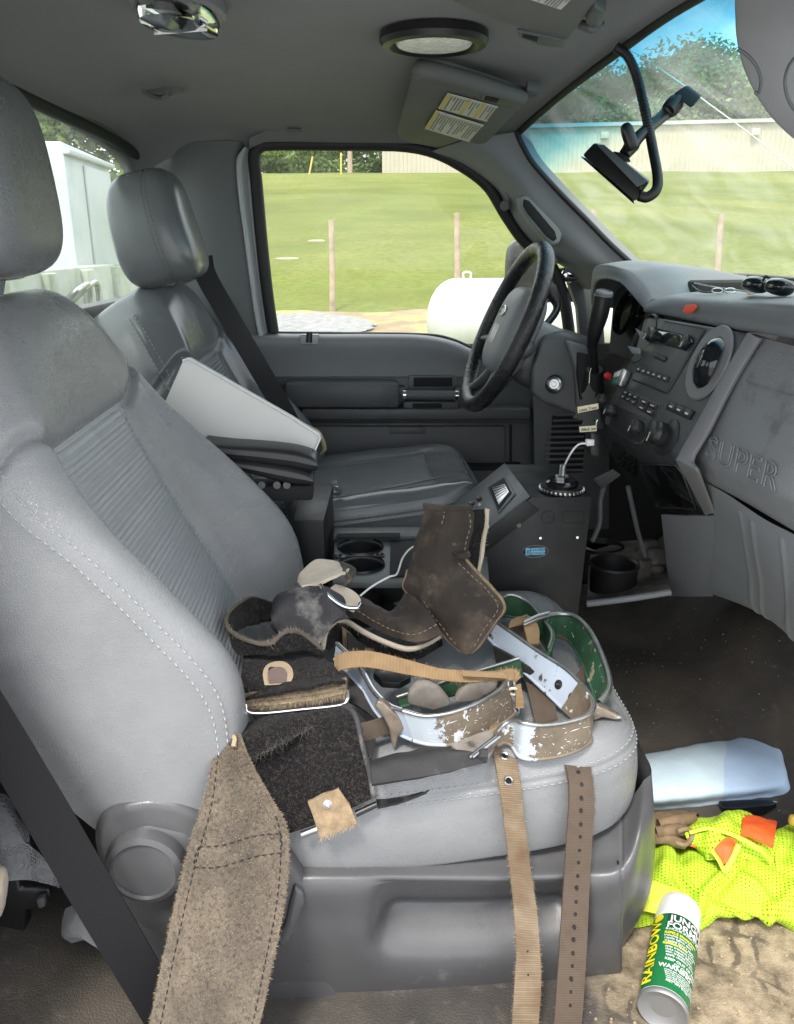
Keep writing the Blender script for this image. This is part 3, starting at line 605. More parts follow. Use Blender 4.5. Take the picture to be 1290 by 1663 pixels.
# coat hook, clip
hk = thing('coat_hook', PZ(262, 150, 1.335), 'small dark coat hook on the headliner by the rear window', 'hook')
p = PZ(262, 150, 1.342); lathe('base', [(.05, .01), (.048, -.002), (.03, -.008), (.001, -.01)], p, (0, 0, 1), G_['headliner'], hk, 24, sx=.55)
hp = [(235, 148), (250, 157), (266, 158), (274, 152), (272, 147)]; tube('hook', [PZ(x, y, 1.325) for x, y in hp], [.006, .007, .007, .006, .004], G_['plastic_mid'], hk, 8, samples=20, flat=.7)
q = [PZ(466, 208, 1.30), PZ(490, 208, 1.30), PZ(490, 214, 1.30), PZ(466, 214, 1.30)]
c = sum(q, Vector())/4; tube('roof_clip', [(c.x-.017, c.y, c.z), (c.x+.017, c.y, c.z)], .005, G_['plastic_mid']); tag(bpy.data.objects['roof_clip'], 'tiny flat oval clip at the headliner edge above the door', 'clip')
# ================= DRIVER DOOR =================
DY = 2.28
dr = thing('driver_door', (.25, DY, .2), 'closed driver door with black inner trim, armrest, pull handle and open window', 'door')
def rows_px(rows): return [[PY(*p) for p in r] for r in rows]
# upper trim below the glass (rounded top shelf, gently dished face)
sh = []
for (x, yt, ym, yb) in ((395, 541, 560, 622), (430, 541, 560, 622), (520, 542, 560, 622), (620, 542, 560, 622), (690, 544, 562, 622), (735, 553, 570, 622), (770, 568, 585, 622), (820, 585, 600, 622), (880, 590, 604, 622), (960, 590, 604, 622)):
    sh.append([PY(x, yt, 2.33), PY(x, yt+1, 2.29), PY(x, yt+6, 2.262), PY(x, ym, 2.255), PY(x, (ym+yb)/2, 2.265), PY(x, yb, 2.27)])
patch('upper_trim', sh, G_['plastic_grey'], dr, nu=30, nv=60)
def band(name, x0, x1, ya, yb, y0, y1, m_, bev=.006):
    """a horizontal bar of trim across the door: pixel rows give its height, y0/y1 its front and back"""
    a = PY(x0, ya, y0); b_ = PY(x1, ya, y0); c_ = PY(x1, yb, y0); d_ = PY(x0, yb, y0)
    return prism(name, [a, b_, c_, d_], (0, y1-y0, 0), m_, dr, bev)
band('ledge', 420, 960, 612, 688, 2.262, 2.33, G_['plastic'])
band('armrest', 462, 650, 622, 664, 2.185, 2.27, G_['plastic'], .014)
band('armrest_base', 490, 862, 664, 682, 2.20, 2.29, G_['plastic'], .006)
band('handle_cup', 664, 742, 610, 632, 2.255, 2.30, G_['plastic_mid'], .004)
band('cup_recess', 672, 735, 613, 628, 2.2535, 2.256, G_['black_matte'], .001)
band('switch_plate', 655, 745, 652, 673, 2.215, 2.27, G_['plastic'], .006)
band('switch_recess', 670, 718, 655, 663, 2.2135, 2.2155, G_['black_matte'], .0008)
a, b_ = PY(652, 641, 2.215), PY(746, 642, 2.215)
h = tube('pull_handle', [a, b_], .0135, G_['plastic_mid'], dr, 14)
for t in (.05, .95):
    c = a.lerp(b_, t); tube('chrome_ring', [c-V(.004, 0, 0), c+V(.004, 0, 0)], .0146, G_['chrome'], h, 16)
for c in (a, b_): prism('handle_mount', [c+V(-.012, 0, -.02), c+V(.012, 0, -.02), c+V(.012, 0, .02), c+V(-.012, 0, .02)], (0, .05, 0), G_['plastic'], dr, .004)
band('lower_panel', 470, 960, 684, 860, 2.275, 2.33, G_['plastic'])
band('map_pocket', 500, 822, 692, 754, 2.262, 2.29, G_['plastic_mid'], .008)
band('pocket_latch', 633, 692, 694, 705, 2.258, 2.264, G_['plastic_mid'], .003)
band('panel_groove', 828, 832, 690, 850, 2.27, 2.28, G_['black_matte'], .001)
band('door_pocket', 480, 862, 764, 860, 2.22, 2.29, G_['plastic'], .01)
band('pocket_opening', 505, 850, 757, 765, 2.225, 2.29, G_['black_matte'], .002)
# bright sill clip and lock button
prism('lock_bezel', [PY(487, 543, 2.25), PY(519, 543, 2.25), PY(516, 560, 2.25), PY(488, 560, 2.25)], (0, .02, 0), G_['frame_grey'], dr, .004)
tube('lock_button', [PY(502, 556, 2.247), PY(503, 539, 2.25)], .0085, G_['black'], dr, 12)
# black rubber round the opening
sp_ = [(447, 541), (438, 480), (428, 390), (420, 300), (416, 256), (424, 240), (445, 235), (540, 235), (640, 236), (700, 245), (750, 268), (795, 302), (825, 350), (855, 392), (890, 420), (915, 470), (925, 520), (930, 570)]
tube('window_seal', [PY(x-3, y-1, 2.295) for x, y in sp_], .0165, G_['rubber'], dr, 10, samples=90)
tube('sill_seal', [PY(x, y, 2.315) for x, y in ((440, 542), (560, 543), (690, 545), (735, 553), (775, 570), (830, 590), (930, 592))], .007, G_['rubber'], dr, 8, samples=30)
q = [PY(x, y, 2.31) for x, y in sp_]; cgl = sum(q, Vector())/len(q)
mk('pane', [cgl]+q, [(0, i, (i % len(q))+1) for i in range(1, len(q))]+[(0, len(q), 1)], gl_side, dr, False)
# header over the opening, fills between seal and headliner, and skin of the door and roof side
hr = [[PY(x, y-22, 2.24), PY(x, y-9, 2.262), PY(x-2, y-3, 2.285), PY(x-2, y, 2.33)] for x, y in ((405, 246), (424, 238), (445, 234), (540, 233), (640, 234), (702, 242), (752, 262), (800, 295), (828, 345))]
patch('header_trim', hr, G_['headliner'], None, nu=16, nv=60); o = bpy.data.objects['header_trim'] if 'header_trim' in bpy.data.objects else None
for o in bpy.data.objects:
    if o.name.startswith('header_trim') and o.parent is None: o.name = 'ceiling_trim'; tag(o, 'cloth covered rail above the driver window', kind=S)
# outside mirror
G_['mirror'] = mat('mirror_glass', (.8, .8, .82), .03, 1)
mr = thing('door_mirror', PY(905, 500, 2.5), 'black outside mirror beyond the driver window, partly behind the steering wheel', 'mirror')
blob('housing', PY(862, 442, 2.62), (.16, .09, .2), G_['black'], mr, e1=.45, e2=.5)
prism('arm', [PY(870, 470, 2.5), PY(960, 466, 2.42), PY(960, 490, 2.42), PY(880, 492, 2.5)], (0, .04, 0), G_['black'], mr, .006)
prism('sail_trim', [PY(905, 436, 2.33), PY(975, 430, 2.33), PY(985, 590, 2.33), PY(946, 590, 2.33), PY(938, 500, 2.33), (PY(922, 455, 2.33))], (0, .03, 0), G_['plastic_mid'], mr, .004)
blob('convex_glass', PY(927, 447, 2.31), (.055, .02, .04), G_['mirror'], mr, e1=.9, e2=.9)

# ================= FAR A PILLAR =================
ap = thing('front_pillar_trim', (.6, 2.25, .9), 'grey windshield pillar trim with a slotted grab handle on the driver side', 'pillar trim')
pp = [((700, 247), (838, 214)), ((752, 268), (845, 232)), ((800, 302), (862, 262)), ((822, 330), (886, 290)), ((838, 362), (918, 324)), ((862, 392), (952, 358)), ((888, 412), (985, 392)), ((905, 425), (1015, 420)), ((925, 436), (1045, 446)), ((955, 470), (1075, 470))]
apr = []
for i, (a, b_) in enumerate(pp):
    A = PY(a[0], a[1], 2.29); B = PY(b_[0], b_[1], 2.15); 
    apr.append([A+V(.0, .05, 0), A, A.lerp(B, .12)+V(-.008, -.02, .0), A.lerp(B, .5)+V(-.022, -.035, 0), A.lerp(B, .85)+V(-.008, -.012, 0), B, B+V(.03, .02, .01)])
_, GA = patch('trim', apr, G_['pillar'], ap, nu=40, nv=70)
tube('windshield_seal', [PY(b_[0]+2, b_[1], 2.146) for a, b_ in pp], .007, G_['rubber'], ap, 8, samples=60)
# grab handle: raised rounded body with a dark slot
hc = [(843, 318), (858, 316), (905, 362), (915, 378), (910, 396), (896, 400), (866, 368), (846, 338)]
prism('grab_handle', [PY(x, y, 2.172) for x, y in hc], (0, .05, 0), G_['pillar'], ap, .010, 4)
sl = [(851, 323), (860, 326), (902, 376), (905, 388), (899, 392), (888, 384), (858, 348), (850, 334)]
prism('handle_slot', [PY(x, y, 2.169) for x, y in sl], (0, .02, 0), G_['black_matte'], ap, .002, 2)
for (x, y) in ((820, 334), (898, 424)):
    tube('fastener', [PY(x, y, 2.24), PY(x, y, 2.27)], .013, G_['plastic_mid'], ap, 16)
# near pillar trim, close to the lens at the upper right
npil = thing('near_pillar_trim', (.5, .8, 1.1), 'large grey pillar trim with an oval handle cover at the upper right edge', 'pillar trim')
ed = [(1175, -90), (1193, -30), (1196, 20), (1198, 60), (1206, 100), (1222, 140), (1246, 180), (1275, 212), (1310, 240), (1350, 262), (1420, 300)]
nr = []
for x, y in ed:
    A = PY(x, y, .93); nr.append([A+V(.03, .04, .01), A, A+V(-.002, -.014, 0), A+V(.03, -.045, 0), A+V(.09, -.075, .005), A+V(.16, -.08, .01), A+V(.3, -.1, .02)])
G_['pillar_near'] = mat('pillar_trim_near', (.21, .215, .225), .55, var=.03, vs=4, bumps=(('noise', 380, .3, .0006),))
patch('trim', nr, G_['pillar_near'], npil, nu=40, nv=70)
for pts in (((1199, 80), (1212, 88), (1228, 106), (1236, 130), (1232, 152), (1226, 150)), ((1292, 92), (1280, 110), (1275, 135), (1282, 165), (1300, 190))):
    tube('cover_seam', [PY(x, y, .871) if x < 1250 else PY(x, y, .853) for x, y in pts], .0016, G_['plastic_mid'], npil, 6, samples=24)

# ================= SUN VISORS, DOME LIGHTS =================
def VP_(px, py, l=0): return PP(px, py, (.3, 1.75, 1.322-l), (0, .14, 1))
G_['visor'] = mat('visor_vinyl', (.13, .135, .132), .75, var=.08, vs=7, bumps=(('noise', 500, .4, .0006),))
G_['paper'] = mat('sticker_paper', (.62, .62, .58), .6, var=.04, vs=30)
G_['paper_y'] = mat('sticker_yellow', (.62, .52, .16), .6)
G_['print'] = mat('sticker_print', (.16, .16, .16), .7)
v1 = thing('sun_visor', VP_(745, 170), 'driver sun visor folded up, carrying two white and yellow warning stickers', 'sun visor', 'sun visors')
prism('visor_panel', [VP_(*p) for p in ((674, 112), (690, 106), (730, 112), (846, 150), (862, 158), (846, 176), (792, 232), (779, 236), (752, 228), (715, 240), (665, 232), (648, 226), (646, 212))], (0, .002, .016), G_['visor'], v1, .006, 3)
tube('roller', [VP_(678, 118, .004), VP_(690, 113, .006), VP_(760, 130, .006), VP_(850, 158, .006)], [.012, .016, .016, .014], G_['visor'], v1, 16, samples=30)
tube('hinge_rod', [VP_(850, 156, .0), VP_(872, 152, .0)], .006, G_['plastic_mid'], v1, 10)
prism('hinge_bracket', [VP_(856, 147, .002), VP_(880, 150, .002), VP_(868, 161, .002), VP_(852, 158, .002)], (0, 0, .02), G_['plastic_mid'], v1, .003)
prism('ticket_clip', [VP_(785, 153, .003), VP_(815, 157, .003), (VP_(840, 168, .003)), VP_(832, 178, .003), VP_(806, 172, .003), VP_(781, 162, .003)], (0, 0, .006), G_['plastic_mid'], v1, .002)
prism('clip_opening', [VP_(789, 157, .0045), VP_(811, 161, .0045), VP_(807, 168, .0045), VP_(786, 163, .0045)], (0, 0, .002), G_['black_matte'], v1, .0004)
def sticker(par, q, cols, rows, fn, seed):
    """paper with a yellow header bars and rows of fine print; q: four corners tl,tr,br,bl (pixels)"""
    rnd = random.Random(seed); P = [fn(*p) for p in q]
    bl_ = lambda s, t: (P[0].lerp(P[1], s)).lerp(P[3].lerp(P[2], s), t)
    st_ = mk('sticker', [P[0], P[1], P[2], P[3]]+[p+V(0, 0, .0015) for p in P], [(3, 2, 1, 0), (0, 1, 5, 4), (1, 2, 6, 5), (2, 3, 7, 6), (3, 0, 4, 7)], G_['paper'], par, False)
    dn = V(0, 0, -.0005); mb = MB(); my = MB()
    for (a, b_) in cols: my.add([bl_(a, 0)+dn, bl_(b_, 0)+dn, bl_(b_, 1)+dn, bl_(a, 1)+dn], [(3, 2, 1, 0)])
    for k in range(rows):
        s = (k+.6)/rows
        if any(a-.01 < s < b_+.01 for a, b_ in cols): continue
        t = .08
        while t < .86:
            l = rnd.uniform(.03, .11); t2 = min(.93, t+l)
            mb.add([bl_(s, t)+dn*1.4, bl_(s+.42/rows, t)+dn*1.4, bl_(s+.42/rows, t2)+dn*1.4, bl_(s, t2)+dn*1.4], [(3, 2, 1, 0)]); t = t2+.015
            if rnd.random() < .06: break
    my.build('header_bar', G_['paper_y'], st_, False, None); mb.build('print', G_['print'], st_, False, None)
sv = lambda x, y: VP_(x, y, .0055)
sticker(v1, ((727, 152), (809, 174), (791, 198), (712, 176)), ((0, .08), (.4, .47), (.68, .75)), 17, sv, 3)
sticker(v1, ((708, 180), (786, 204), (762, 231), (690, 209)), ((0, .07),), 19, sv, 4)
HZ = lambda l=0: (lambda x, y: PZ(x, y, 1.325-l))
v2 = thing('sun_visor', PZ(880, 20, 1.34), 'passenger sun visor at the top edge with part of a white sticker', 'sun visor', 'sun visors')
z2 = HZ(0); prism('visor_panel', [z2(*p) for p in ((712, -40), (735, 4), (770, 22), (912, 72), (925, 66), (966, 10), (972, -4), (960, -60), (800, -80))], (0, 0, .017), G_['visor'], v2, .006, 3)
z3 = HZ(.004); prism('ticket_clip', [z3(*p) for p in ((840, 52), (872, 58), (919, 68), (917, 78), (880, 75), (843, 62))], (0, 0, .006), G_['plastic_mid'], v2, .002)
z4 = HZ(.0056); prism('clip_opening', [z4(*p) for p in ((850, 57), (874, 62), (872, 69), (848, 61))], (0, 0, .002), G_['black_matte'], v2, .0004)
prism('hinge_bracket', [z3(*p) for p in ((950, 38), (965, 14), (984, 22), (978, 42), (962, 48))], (0, 0, .02), G_['plastic_mid'], v2, .004)
tube('retainer_arm', [PZ(944, 40, 1.33), PZ(962, 46, 1.322), PZ(976, 40, 1.33)], .007, G_['plastic_mid'], v2, 10, samples=12)
sticker(v2, ((855, -22), (930, -2), (911, 16), (838, -8)), ((0, .06),), 15, HZ(.0035), 5)
def dome_light(name, px, py, z, rx_, ry_, rot, label, clear):
    c = PZ(px, py, z); d = thing(name, c, label, 'dome light', 'cab dome lights'); u = V(math.cos(rot), math.sin(rot), 0); w_ = V(-math.sin(rot), math.cos(rot), 0); fr = (u, w_, V(0, 0, -1))
    return d, c, fr
G_['lens'] = mat('frosted_lens', (.88, .89, .88), .25, var=.15, vs=60, bumps=(('vdot', 150, .9, .002),))
d1, c1, fr1 = dome_light('dome_light', 705, 65, 1.352, 1, 1, 0, 'round ceiling light with frosted lens in a black bezel', False)
lathe('bezel', [(.092, -.01), (.093, .002), (.088, .010), (.076, .012), (.070, .009), (.066, .002)], c1, (0, 0, -1), G_['black'], d1, 48, fr1, sx=.98, sy=.95)
lathe('lens', [(.066, .004), (.062, .009), (.04, .012), (.001, .013)], c1, (0, 0, -1), G_['lens'], d1, 48, fr1, sx=.98, sy=.95)
cl = bpy.data.materials.new('clear_lens'); cl.use_nodes = True; b = cl.node_tree.nodes['Principled BSDF']; b.inputs['Transmission Weight'].default_value = 1; b.inputs['Roughness'].default_value = .06; b.inputs['IOR'].default_value = 1.3; b.inputs['Base Color'].default_value = (.8, .8, .8, 1)
d2, c2, fr2 = dome_light('dome_light', 290, 8, 1.352, 1, 1, 0, 'clear oval ceiling lamp with bright reflectors at the top edge', True)
u_ = (PZ(345, 36, 1.352)-PZ(235, -22, 1.352)).normalized(); w2 = V(-u_.y, u_.x, 0); fr2 = (u_, w2, V(0, 0, -1))
lathe('base', [(.115, -.01), (.113, .004), (.104, .008), (.06, .006), (.001, .006)], c2, (0, 0, -1), G_['plastic_grey'], d2, 48, fr2, sx=.85, sy=.5)
G_['reflector'] = mat('reflector', (.5, .5, .5), .2, 1, bumps=(('noise', 60, .3, .002),))
for k in (-1, 1): lathe('reflector', [(.03, .024), (.022, .012), (.006, .008), (.001, .010)], c2+u_*(.042*k), (0, 0, -1), G_['reflector'], d2, 24, fr2, sx=1.1, sy=.95)
lathe('lens', [(.104, .006), (.101, .02), (.09, .029), (.05, .034), (.001, .035)], c2, (0, 0, -1), cl, d2, 48, fr2, sx=.85, sy=.5)
rbox('divider', c2+V(0, 0, -.033), (.002, .085, .004), G_['lens'], d2, Matrix.Rotation(math.atan2(u_.y, u_.x), 3, 'Z'), .0005)
# ================= DASHBOARD =================
da = thing('dashboard', (.75, 1.45, .55), 'dark grey truck dashboard with radio stack, round vent and glovebox', 'dashboard')
# padded top with front lip
prof = [((1052, 508), (1046, 500), (1058, 489), (1076, 482), 1.63), ((1080, 513), (1078, 500), (1085, 486), (1100, 479), 1.55), ((1130, 523), (1130, 506), (1134, 489), (1150, 481), 1.41), ((1180, 533), (1182, 515), (1186, 494), (1200, 485), 1.28),
        ((1240, 542), (1243, 523), (1247, 500), (1256, 489), 1.13), ((1290, 550), (1294, 530), (1298, 505), (1305, 493), 1.015), ((1370, 566), (1375, 545), (1380, 516), (1388, 503), .88), ((1470, 590), (1476, 565), (1482, 535), (1490, 520), .74)]
rows = []
for a, b_, c_, d_, y in prof:
    A, B, Cc, D = PY(*a, y), PY(*b_, y-.012), PY(*c_, y-.008), PY(*d_, y)
    rows.append([A+V(.06, .0, -.0), A, B, Cc, D, D+V(.05, 0, .006), D+V(.16, 0, .004), D+V(.34, 0, -.02), V(1.14, D.y, .87)])
G_['dash_pad'] = mat('dash_pad', (.15, .158, .17), .55, var=.06, vs=5, bumps=(('voro', 330, .35, .0008),), rvar=.06)
patch('dash_pad', rows, G_['dash_pad'], da, nu=60, nv=80)
# instrument hood
hood = [((1052, 506), (1048, 500), (1074, 484), 1.63), ((1035, 487), (1036, 482), (1062, 462), 1.66), ((1012, 462), (1014, 457), (1040, 440), 1.70), ((1000, 456), (1002, 450), (1020, 434), 1.76),
        ((985, 453), (986, 447), (1000, 429), 1.85), ((972, 456), (971, 448), (984, 428), 1.97), ((966, 468), (963, 455), (972, 434), 2.07), ((968, 500), (960, 490), (968, 450), 2.12)]
rows = []
for a, b_, c_, y in hood:
    A, B, Cc = PY(*a, y), PY(*b_, y-.004), PY(*c_, y); rows.append([A+V(.2, 0, -.01), A+V(.03, 0, .0), A, B, B.lerp(Cc, .5)+V(-.006, 0, .004), Cc, Cc+V(.1, 0, .005), Cc+V(.3, 0, -.03), V(1.10, y, .87)])
patch('instrument_hood', rows, G_['dash_pad'], da, nu=50, nv=60)
rbox('cluster_housing', (.80, 1.86, .80), (.18, .50, .32), G_['black_matte'], da, bev=.01)
lathe('gauge', [(.001, 0), (.05, 0), (.052, .01), (.055, .0)], (.70, 1.97, .87), (-1, 0, .25), G_['black_gloss'], da, 32)
lathe('gauge', [(.001, 0), (.05, 0), (.052, .01), (.055, .0)], (.70, 1.82, .87), (-1, 0, .25), G_['black_gloss'], da, 32)
# planes of the centre stack
SN = Vector((-1, 0, .33)).normalized(); SO = Vector((.61, 1.4, .896)); LN = Vector((-1, 0, -.82)).normalized(); LO = Vector((.545, 1.4, .70))
SUP = Vector((.33, 0, 1)).normalized(); SX = Vector((0, -1, 0))
def SP(px, py, l=0): return PP(px, py, SO, SN)+SN*l
def LP_(px, py, l=0): return PP(px, py, LO, LN)+LN*l
def plate(name, pts, h, mat_, par, lift=0, bev=.0015, fn=SP, n=None): return prism(name, [fn(x, y, lift) for x, y in pts], (n or SN)*h, mat_, par, bev)
Z5 = lambda x, y: (940+x*.27132, 500+y*.27132)
zz = lambda *p: [Z5(*q) for q in p]
hingeL, hingeR = proj((.545, 1.6, .70)), proj((.545, 1.2, .70))
G_['stack'] = mat('stack_plastic', (.055, .058, .061), .42, var=.15, vs=14, bumps=(('noise', 500, .2, .0005),), rvar=.1, col2=(.12, .115, .1), mask=(30, .66, .8))
q = [SP(*p) for p in zz((395, 45), (1045, 150), (880, 430), (700, 745))]+[Vector((.545, SP(*Z5(628, 880)).y, .70))]+[Vector((.545, 1.585, .70))]+[SP(*p) for p in zz((140, 700), (200, 520), (330, 270))]
prism('centre_stack', q, -SN*.09, G_['stack'], da, .006, 3)
yR = Vector((.545, SP(*Z5(628, 880)).y, .70)).y
q2 = [Vector((.5455, yR, .699)), LP_(*Z5(795, 1250)), LP_(*Z5(500, 1225)), LP_(*Z5(280, 1030)), LP_(*Z5(160, 820)), Vector((.5455, 1.585, .699))]
prism('stack_lower', q2, -LN*.08, G_['stack'], da, .005, 3)
prism('storage_bin', [LP_(x, y, -.001) for x, y in zz((378, 930), (590, 935), (630, 985), (712, 1200), (480, 1192), (450, 1150))], LN*.004, G_['black_gloss'], da, .0015)
mk('bin_rim', *tubev([LP_(x, y, .003) for x, y in zz((378, 930), (590, 935), (630, 985), (712, 1200), (480, 1192), (450, 1150))], .0016, 6, closed=True)[:2], G_['stack'], da)
tr = zz((1040, 150), (880, 420), (735, 680), (622, 880)); tr2 = zz((1112, 185), (960, 430), (800, 740), (705, 905))
G_['stack_edge'] = mat('stack_edge_trim', (.16, .157, .164), .5, var=.06, vs=9, bumps=(('noise', 500, .25, .0005),))
e1 = [SP(*p, .004) for p in tr]+[Vector((.541, yR, .695)), LP_(*Z5(690, 1060), .004), LP_(*Z5(790, 1252), .004)]
e2 = [SP(*p, .003)-V(.006, 0, 0) for p in tr2]+[LP_(*Z5(712, 960), .004), LP_(*Z5(748, 1060), .004), LP_(*Z5(812, 1222), .004)]
rows = [[A+V(.05, .004, 0), A, A.lerp(B, .5)+SN*.006, B, B+V(.006, -.001, 0)] for A, B in zip(e1, e2)]
patch('stack_edge', rows, G_['stack_edge'], da, nu=24, nv=60)
# radio
radio = plate('radio', zz((520, 82), (765, 128), (545, 500), (528, 516), (332, 430), (400, 260)), .002, G_['stack'], da, .0008, .0008)
plate('display', zz((500, 128), (640, 165), (700, 190), (705, 215), (650, 262), (615, 250), (440, 205)), .008, G_['black_gloss'], radio, .002, .003)
def knob(name, x, y, r, h, par, l=.002, m_='black', cap=True, fn=SP, n=SN):
    c = fn(*Z5(x, y), l); k = lathe(name, [(r, 0), (r, h*.55), (r*.94, h*.62), (r*.90, h*.95), (r*.8, h), (.001, h)], c, n, G_[m_], par, 28)
    mb = MB()
    u, w_, a = frame(n)
    for i in range(22):
        t = i/22*6.283; v, f = boxv((0, 0, 0), (.0011, .0011, h*.5)); M3 = Matrix((u, w_, a)).transposed(); mb.add([M3 @ Vector(p)+c+(u*math.cos(t)+w_*math.sin(t))*r+a*h*.3 for p in v], f)
    mb.build('grip', G_[m_], k)
    v, f = boxv((0, 0, 0), (.0015, r*.8, .0008)); M3 = Matrix((u, w_, a)).transposed(); mk('pointer', [M3 @ Vector(p)+c+w_*r*.45+a*(h+.0004) for p in v], f, G_['label_w'], k, False)
    return k
G_['label_w'] = mat('white_print', (.55, .56, .56), .6)
knob('volume_knob', 458, 168, .0135, .017, radio); knob('tune_knob', 668, 214, .0125, .009, radio, .006)
bm_ = [((463, 290), (478, 275), (540, 298), (536, 320), (520, 328), (465, 305))]
plate('preset_pad', zz(*bm_[0]), .004, G_['black'], radio, .002, .001)
def grid_buttons(name, quad, nu, nv, par, gap=.1, h=.004, m_='black', fn=SP, n=SN, lift=.001, marks=None, seed=0):
    P = [fn(*Z5(*p), lift) for p in quad]; rnd = random.Random(seed)
    bl_ = lambda s, t: P[0].lerp(P[1], s).lerp(P[3].lerp(P[2], s), t)
    for j in range(nv):
        for i in range(nu):
            s0, s1, t0, t1 = (i+gap/2)/nu, (i+1-gap/2)/nu, (j+gap/2)/nv, (j+1-gap/2)/nv
            b = prism(name, [bl_(s0, t0), bl_(s1, t0), bl_(s1, t1), bl_(s0, t1)], n*h, G_[m_], par, .0008, 2)
            if marks:
                c = bl_((s0+s1)/2, (t0+t1)/2)+n*(h+.0002); w_ = (P[1]-P[0])/nu*.2; u = (P[3]-P[0])/nv*.1
                mk('mark', [c-w_-u, c+w_-u, c+w_+u, c-w_+u], [(0, 1, 2, 3)], G_['label_w'], b, False)
grid_buttons('preset_button', ((368, 348), (560, 415), (545, 455), (355, 388)), 6, 1, radio, .08, .006, marks=1)
mk('slot', [SP(*Z5(*p), .0035) for p in ((333, 428), (530, 508), (528, 518), (330, 438))], [(0, 1, 2, 3)], G_['black_matte'], radio, False)
for ln in (((524, 84), (762, 130)), ((762, 130), (528, 514))):
    tube('panel_gap', [SP(*Z5(*p), .0028) for p in ln], .0006, G_['black_matte'], radio, 5)
# climate controls
cc = plate('climate_panel', zz((275, 485), (495, 578), (450, 665), (425, 690), (415, 770), (380, 815), (345, 815), (185, 715), (190, 640), (240, 560)), .0015, G_['stack'], da, .0006, .0008)
grid_buttons('climate_button', ((290, 492), (375, 530), (350, 592), (258, 540)), 3, 2, cc, .12, .004, marks=1, lift=.002)
grid_buttons('climate_button', ((392, 540), (492, 582), (455, 660), (360, 608)), 2, 2, cc, .12, .004, marks=1, lift=.002)
plate('knob_recess', zz((240, 592), (400, 660), (425, 700), (412, 770), (370, 808), (330, 798), (190, 712)), .001, G_['black'], cc, .0022, .0006)
knob('temperature_knob', 218, 622, .0125, .018, cc, .003); knob('mode_knob', 372, 722, .0135, .018, cc, .003); knob('fan_knob', 165, 560, .0125, .018, cc, .003)
# switch row and four wheel drive knob
grid_buttons('toggle_switch', ((560, 560), (705, 622), (675, 676), (535, 612)), 3, 1, da, .04, .005, marks=1)
plate('dial_recess', zz((560, 672), (590, 668), (608, 700), (600, 780), (560, 855), (510, 888), (470, 880), (460, 840), (500, 740)), .001, G_['black'], da, .0015, .0006)
knob('drive_select_knob', 512, 765, .0205, .024, da, .002)
# right round vent
cv = SP(*Z5(790, 332)); vt = lathe('round_vent', [(.060, -.01), (.060, .003), (.057, .006), (.053, .003), (.050, -.012)], cv, SN, G_['black'], da, 48)
lathe('vent_lip', [(.0602, .0), (.0625, .003), (.0602, .006)], cv, SN, G_['stack_edge'], vt, 48)
M3 = Matrix.Rotation(R(-28), 3, SUP)
lathe('vent_ball', [(.046, -.004), (.045, .008), (.038, .018), (.022, .026), (.001, .029)], cv-SN*.006, M3 @ SN, G_['black_gloss'], vt, 40)
tube('vent_blade', [cv-SN*.006+(M3 @ SN)*(.0305*math.cos(t))*1.0+SUP*(.0455*math.sin(t)) for t in np.linspace(-1.35, 1.35, 16)], .0011, G_['plastic_grey'], vt, 6)
for k in range(8):
    t = k/8*6.283+.3; u, w_, a = frame(SN); c = cv+(u*math.cos(t)+w_*math.sin(t))*.0525+SN*.0; v, f = boxv(c, (.008, .008, .006), bev=.001); mk('vent_notch', v, f, G_['black_matte'], vt)
# left vent, mostly hidden
cl_ = SP(*Z5(425, 150)); vl = lathe('round_vent', [(.052, -.012), (.052, .003), (.048, .006), (.045, -.01)], cl_+V(0, .02, -.015), SN, G_['black'], da, 40)
for pts in (((362, 130), (440, 175), (432, 212), (405, 205)), ((318, 236), (395, 250), (388, 285), (345, 282))):
    prism('vent_fin', [SP(*Z5(*p), .006) for p in pts], SN*.004, G_['plastic_grey'], vl, .001)
# tow module with a red lamp, keys
tm_ = thing('brake_controller', SP(*Z5(262, 440)), 'small silver trailer brake controller with a red lamp on the dash', 'controller')
plate('body', zz((250, 395), (310, 375), (325, 385), (285, 480), (240, 480)), .014, G_['steel'], tm_, .002, .002)
plate('label', zz((262, 402), (300, 390), (285, 425), (255, 428)), .001, G_['white_pl'], tm_, .0165, .0003)
plate('green_label', zz((248, 445), (280, 440), (272, 470), (242, 472)), .001, mat('green_label', (.02, .16, .09), .5), tm_, .0165, .0003)
G_['redled'] = mat('red_lens', (.5, .02, .03), .25)
lathe('lamp', [(.007, 0), (.007, .008), (.004, .012), (.001, .013)], SP(*Z5(212, 420), .01), SN, G_['redled'], tm_, 16)
ky = thing('key_ring', SP(*Z5(155, 700)), 'small chrome keys hanging beside the climate knobs', 'keys')
tube('ring', [SP(*Z5(150+12*math.cos(t), 690+22*math.sin(t)), .02) for t in np.linspace(0, 6.0, 12)], .0012, G_['chrome'], ky, 6, samples=30)
for d in (0, 12): prism('key', [SP(*Z5(*p), .022) for p in ((145+d, 680), (165+d, 690), (150+d, 745), (138+d, 735))], SN*.002, G_['chrome'], ky, .0006)
# lower cubby and rocker switches
prism('cubby', [LP_(x, y, .0005) for x, y in zz((212, 790), (285, 850), (262, 905), (215, 905), (190, 860))], LN*.002, G_['black_matte'], da, .0005)
def LPs(x, y, l=0): return LP_(x, y, l)
grid_buttons('rocker_switch', ((290, 868), (352, 900), (350, 1005), (235, 930)), 3, 3, da, .12, .006, fn=LPs, n=LN, lift=.0)
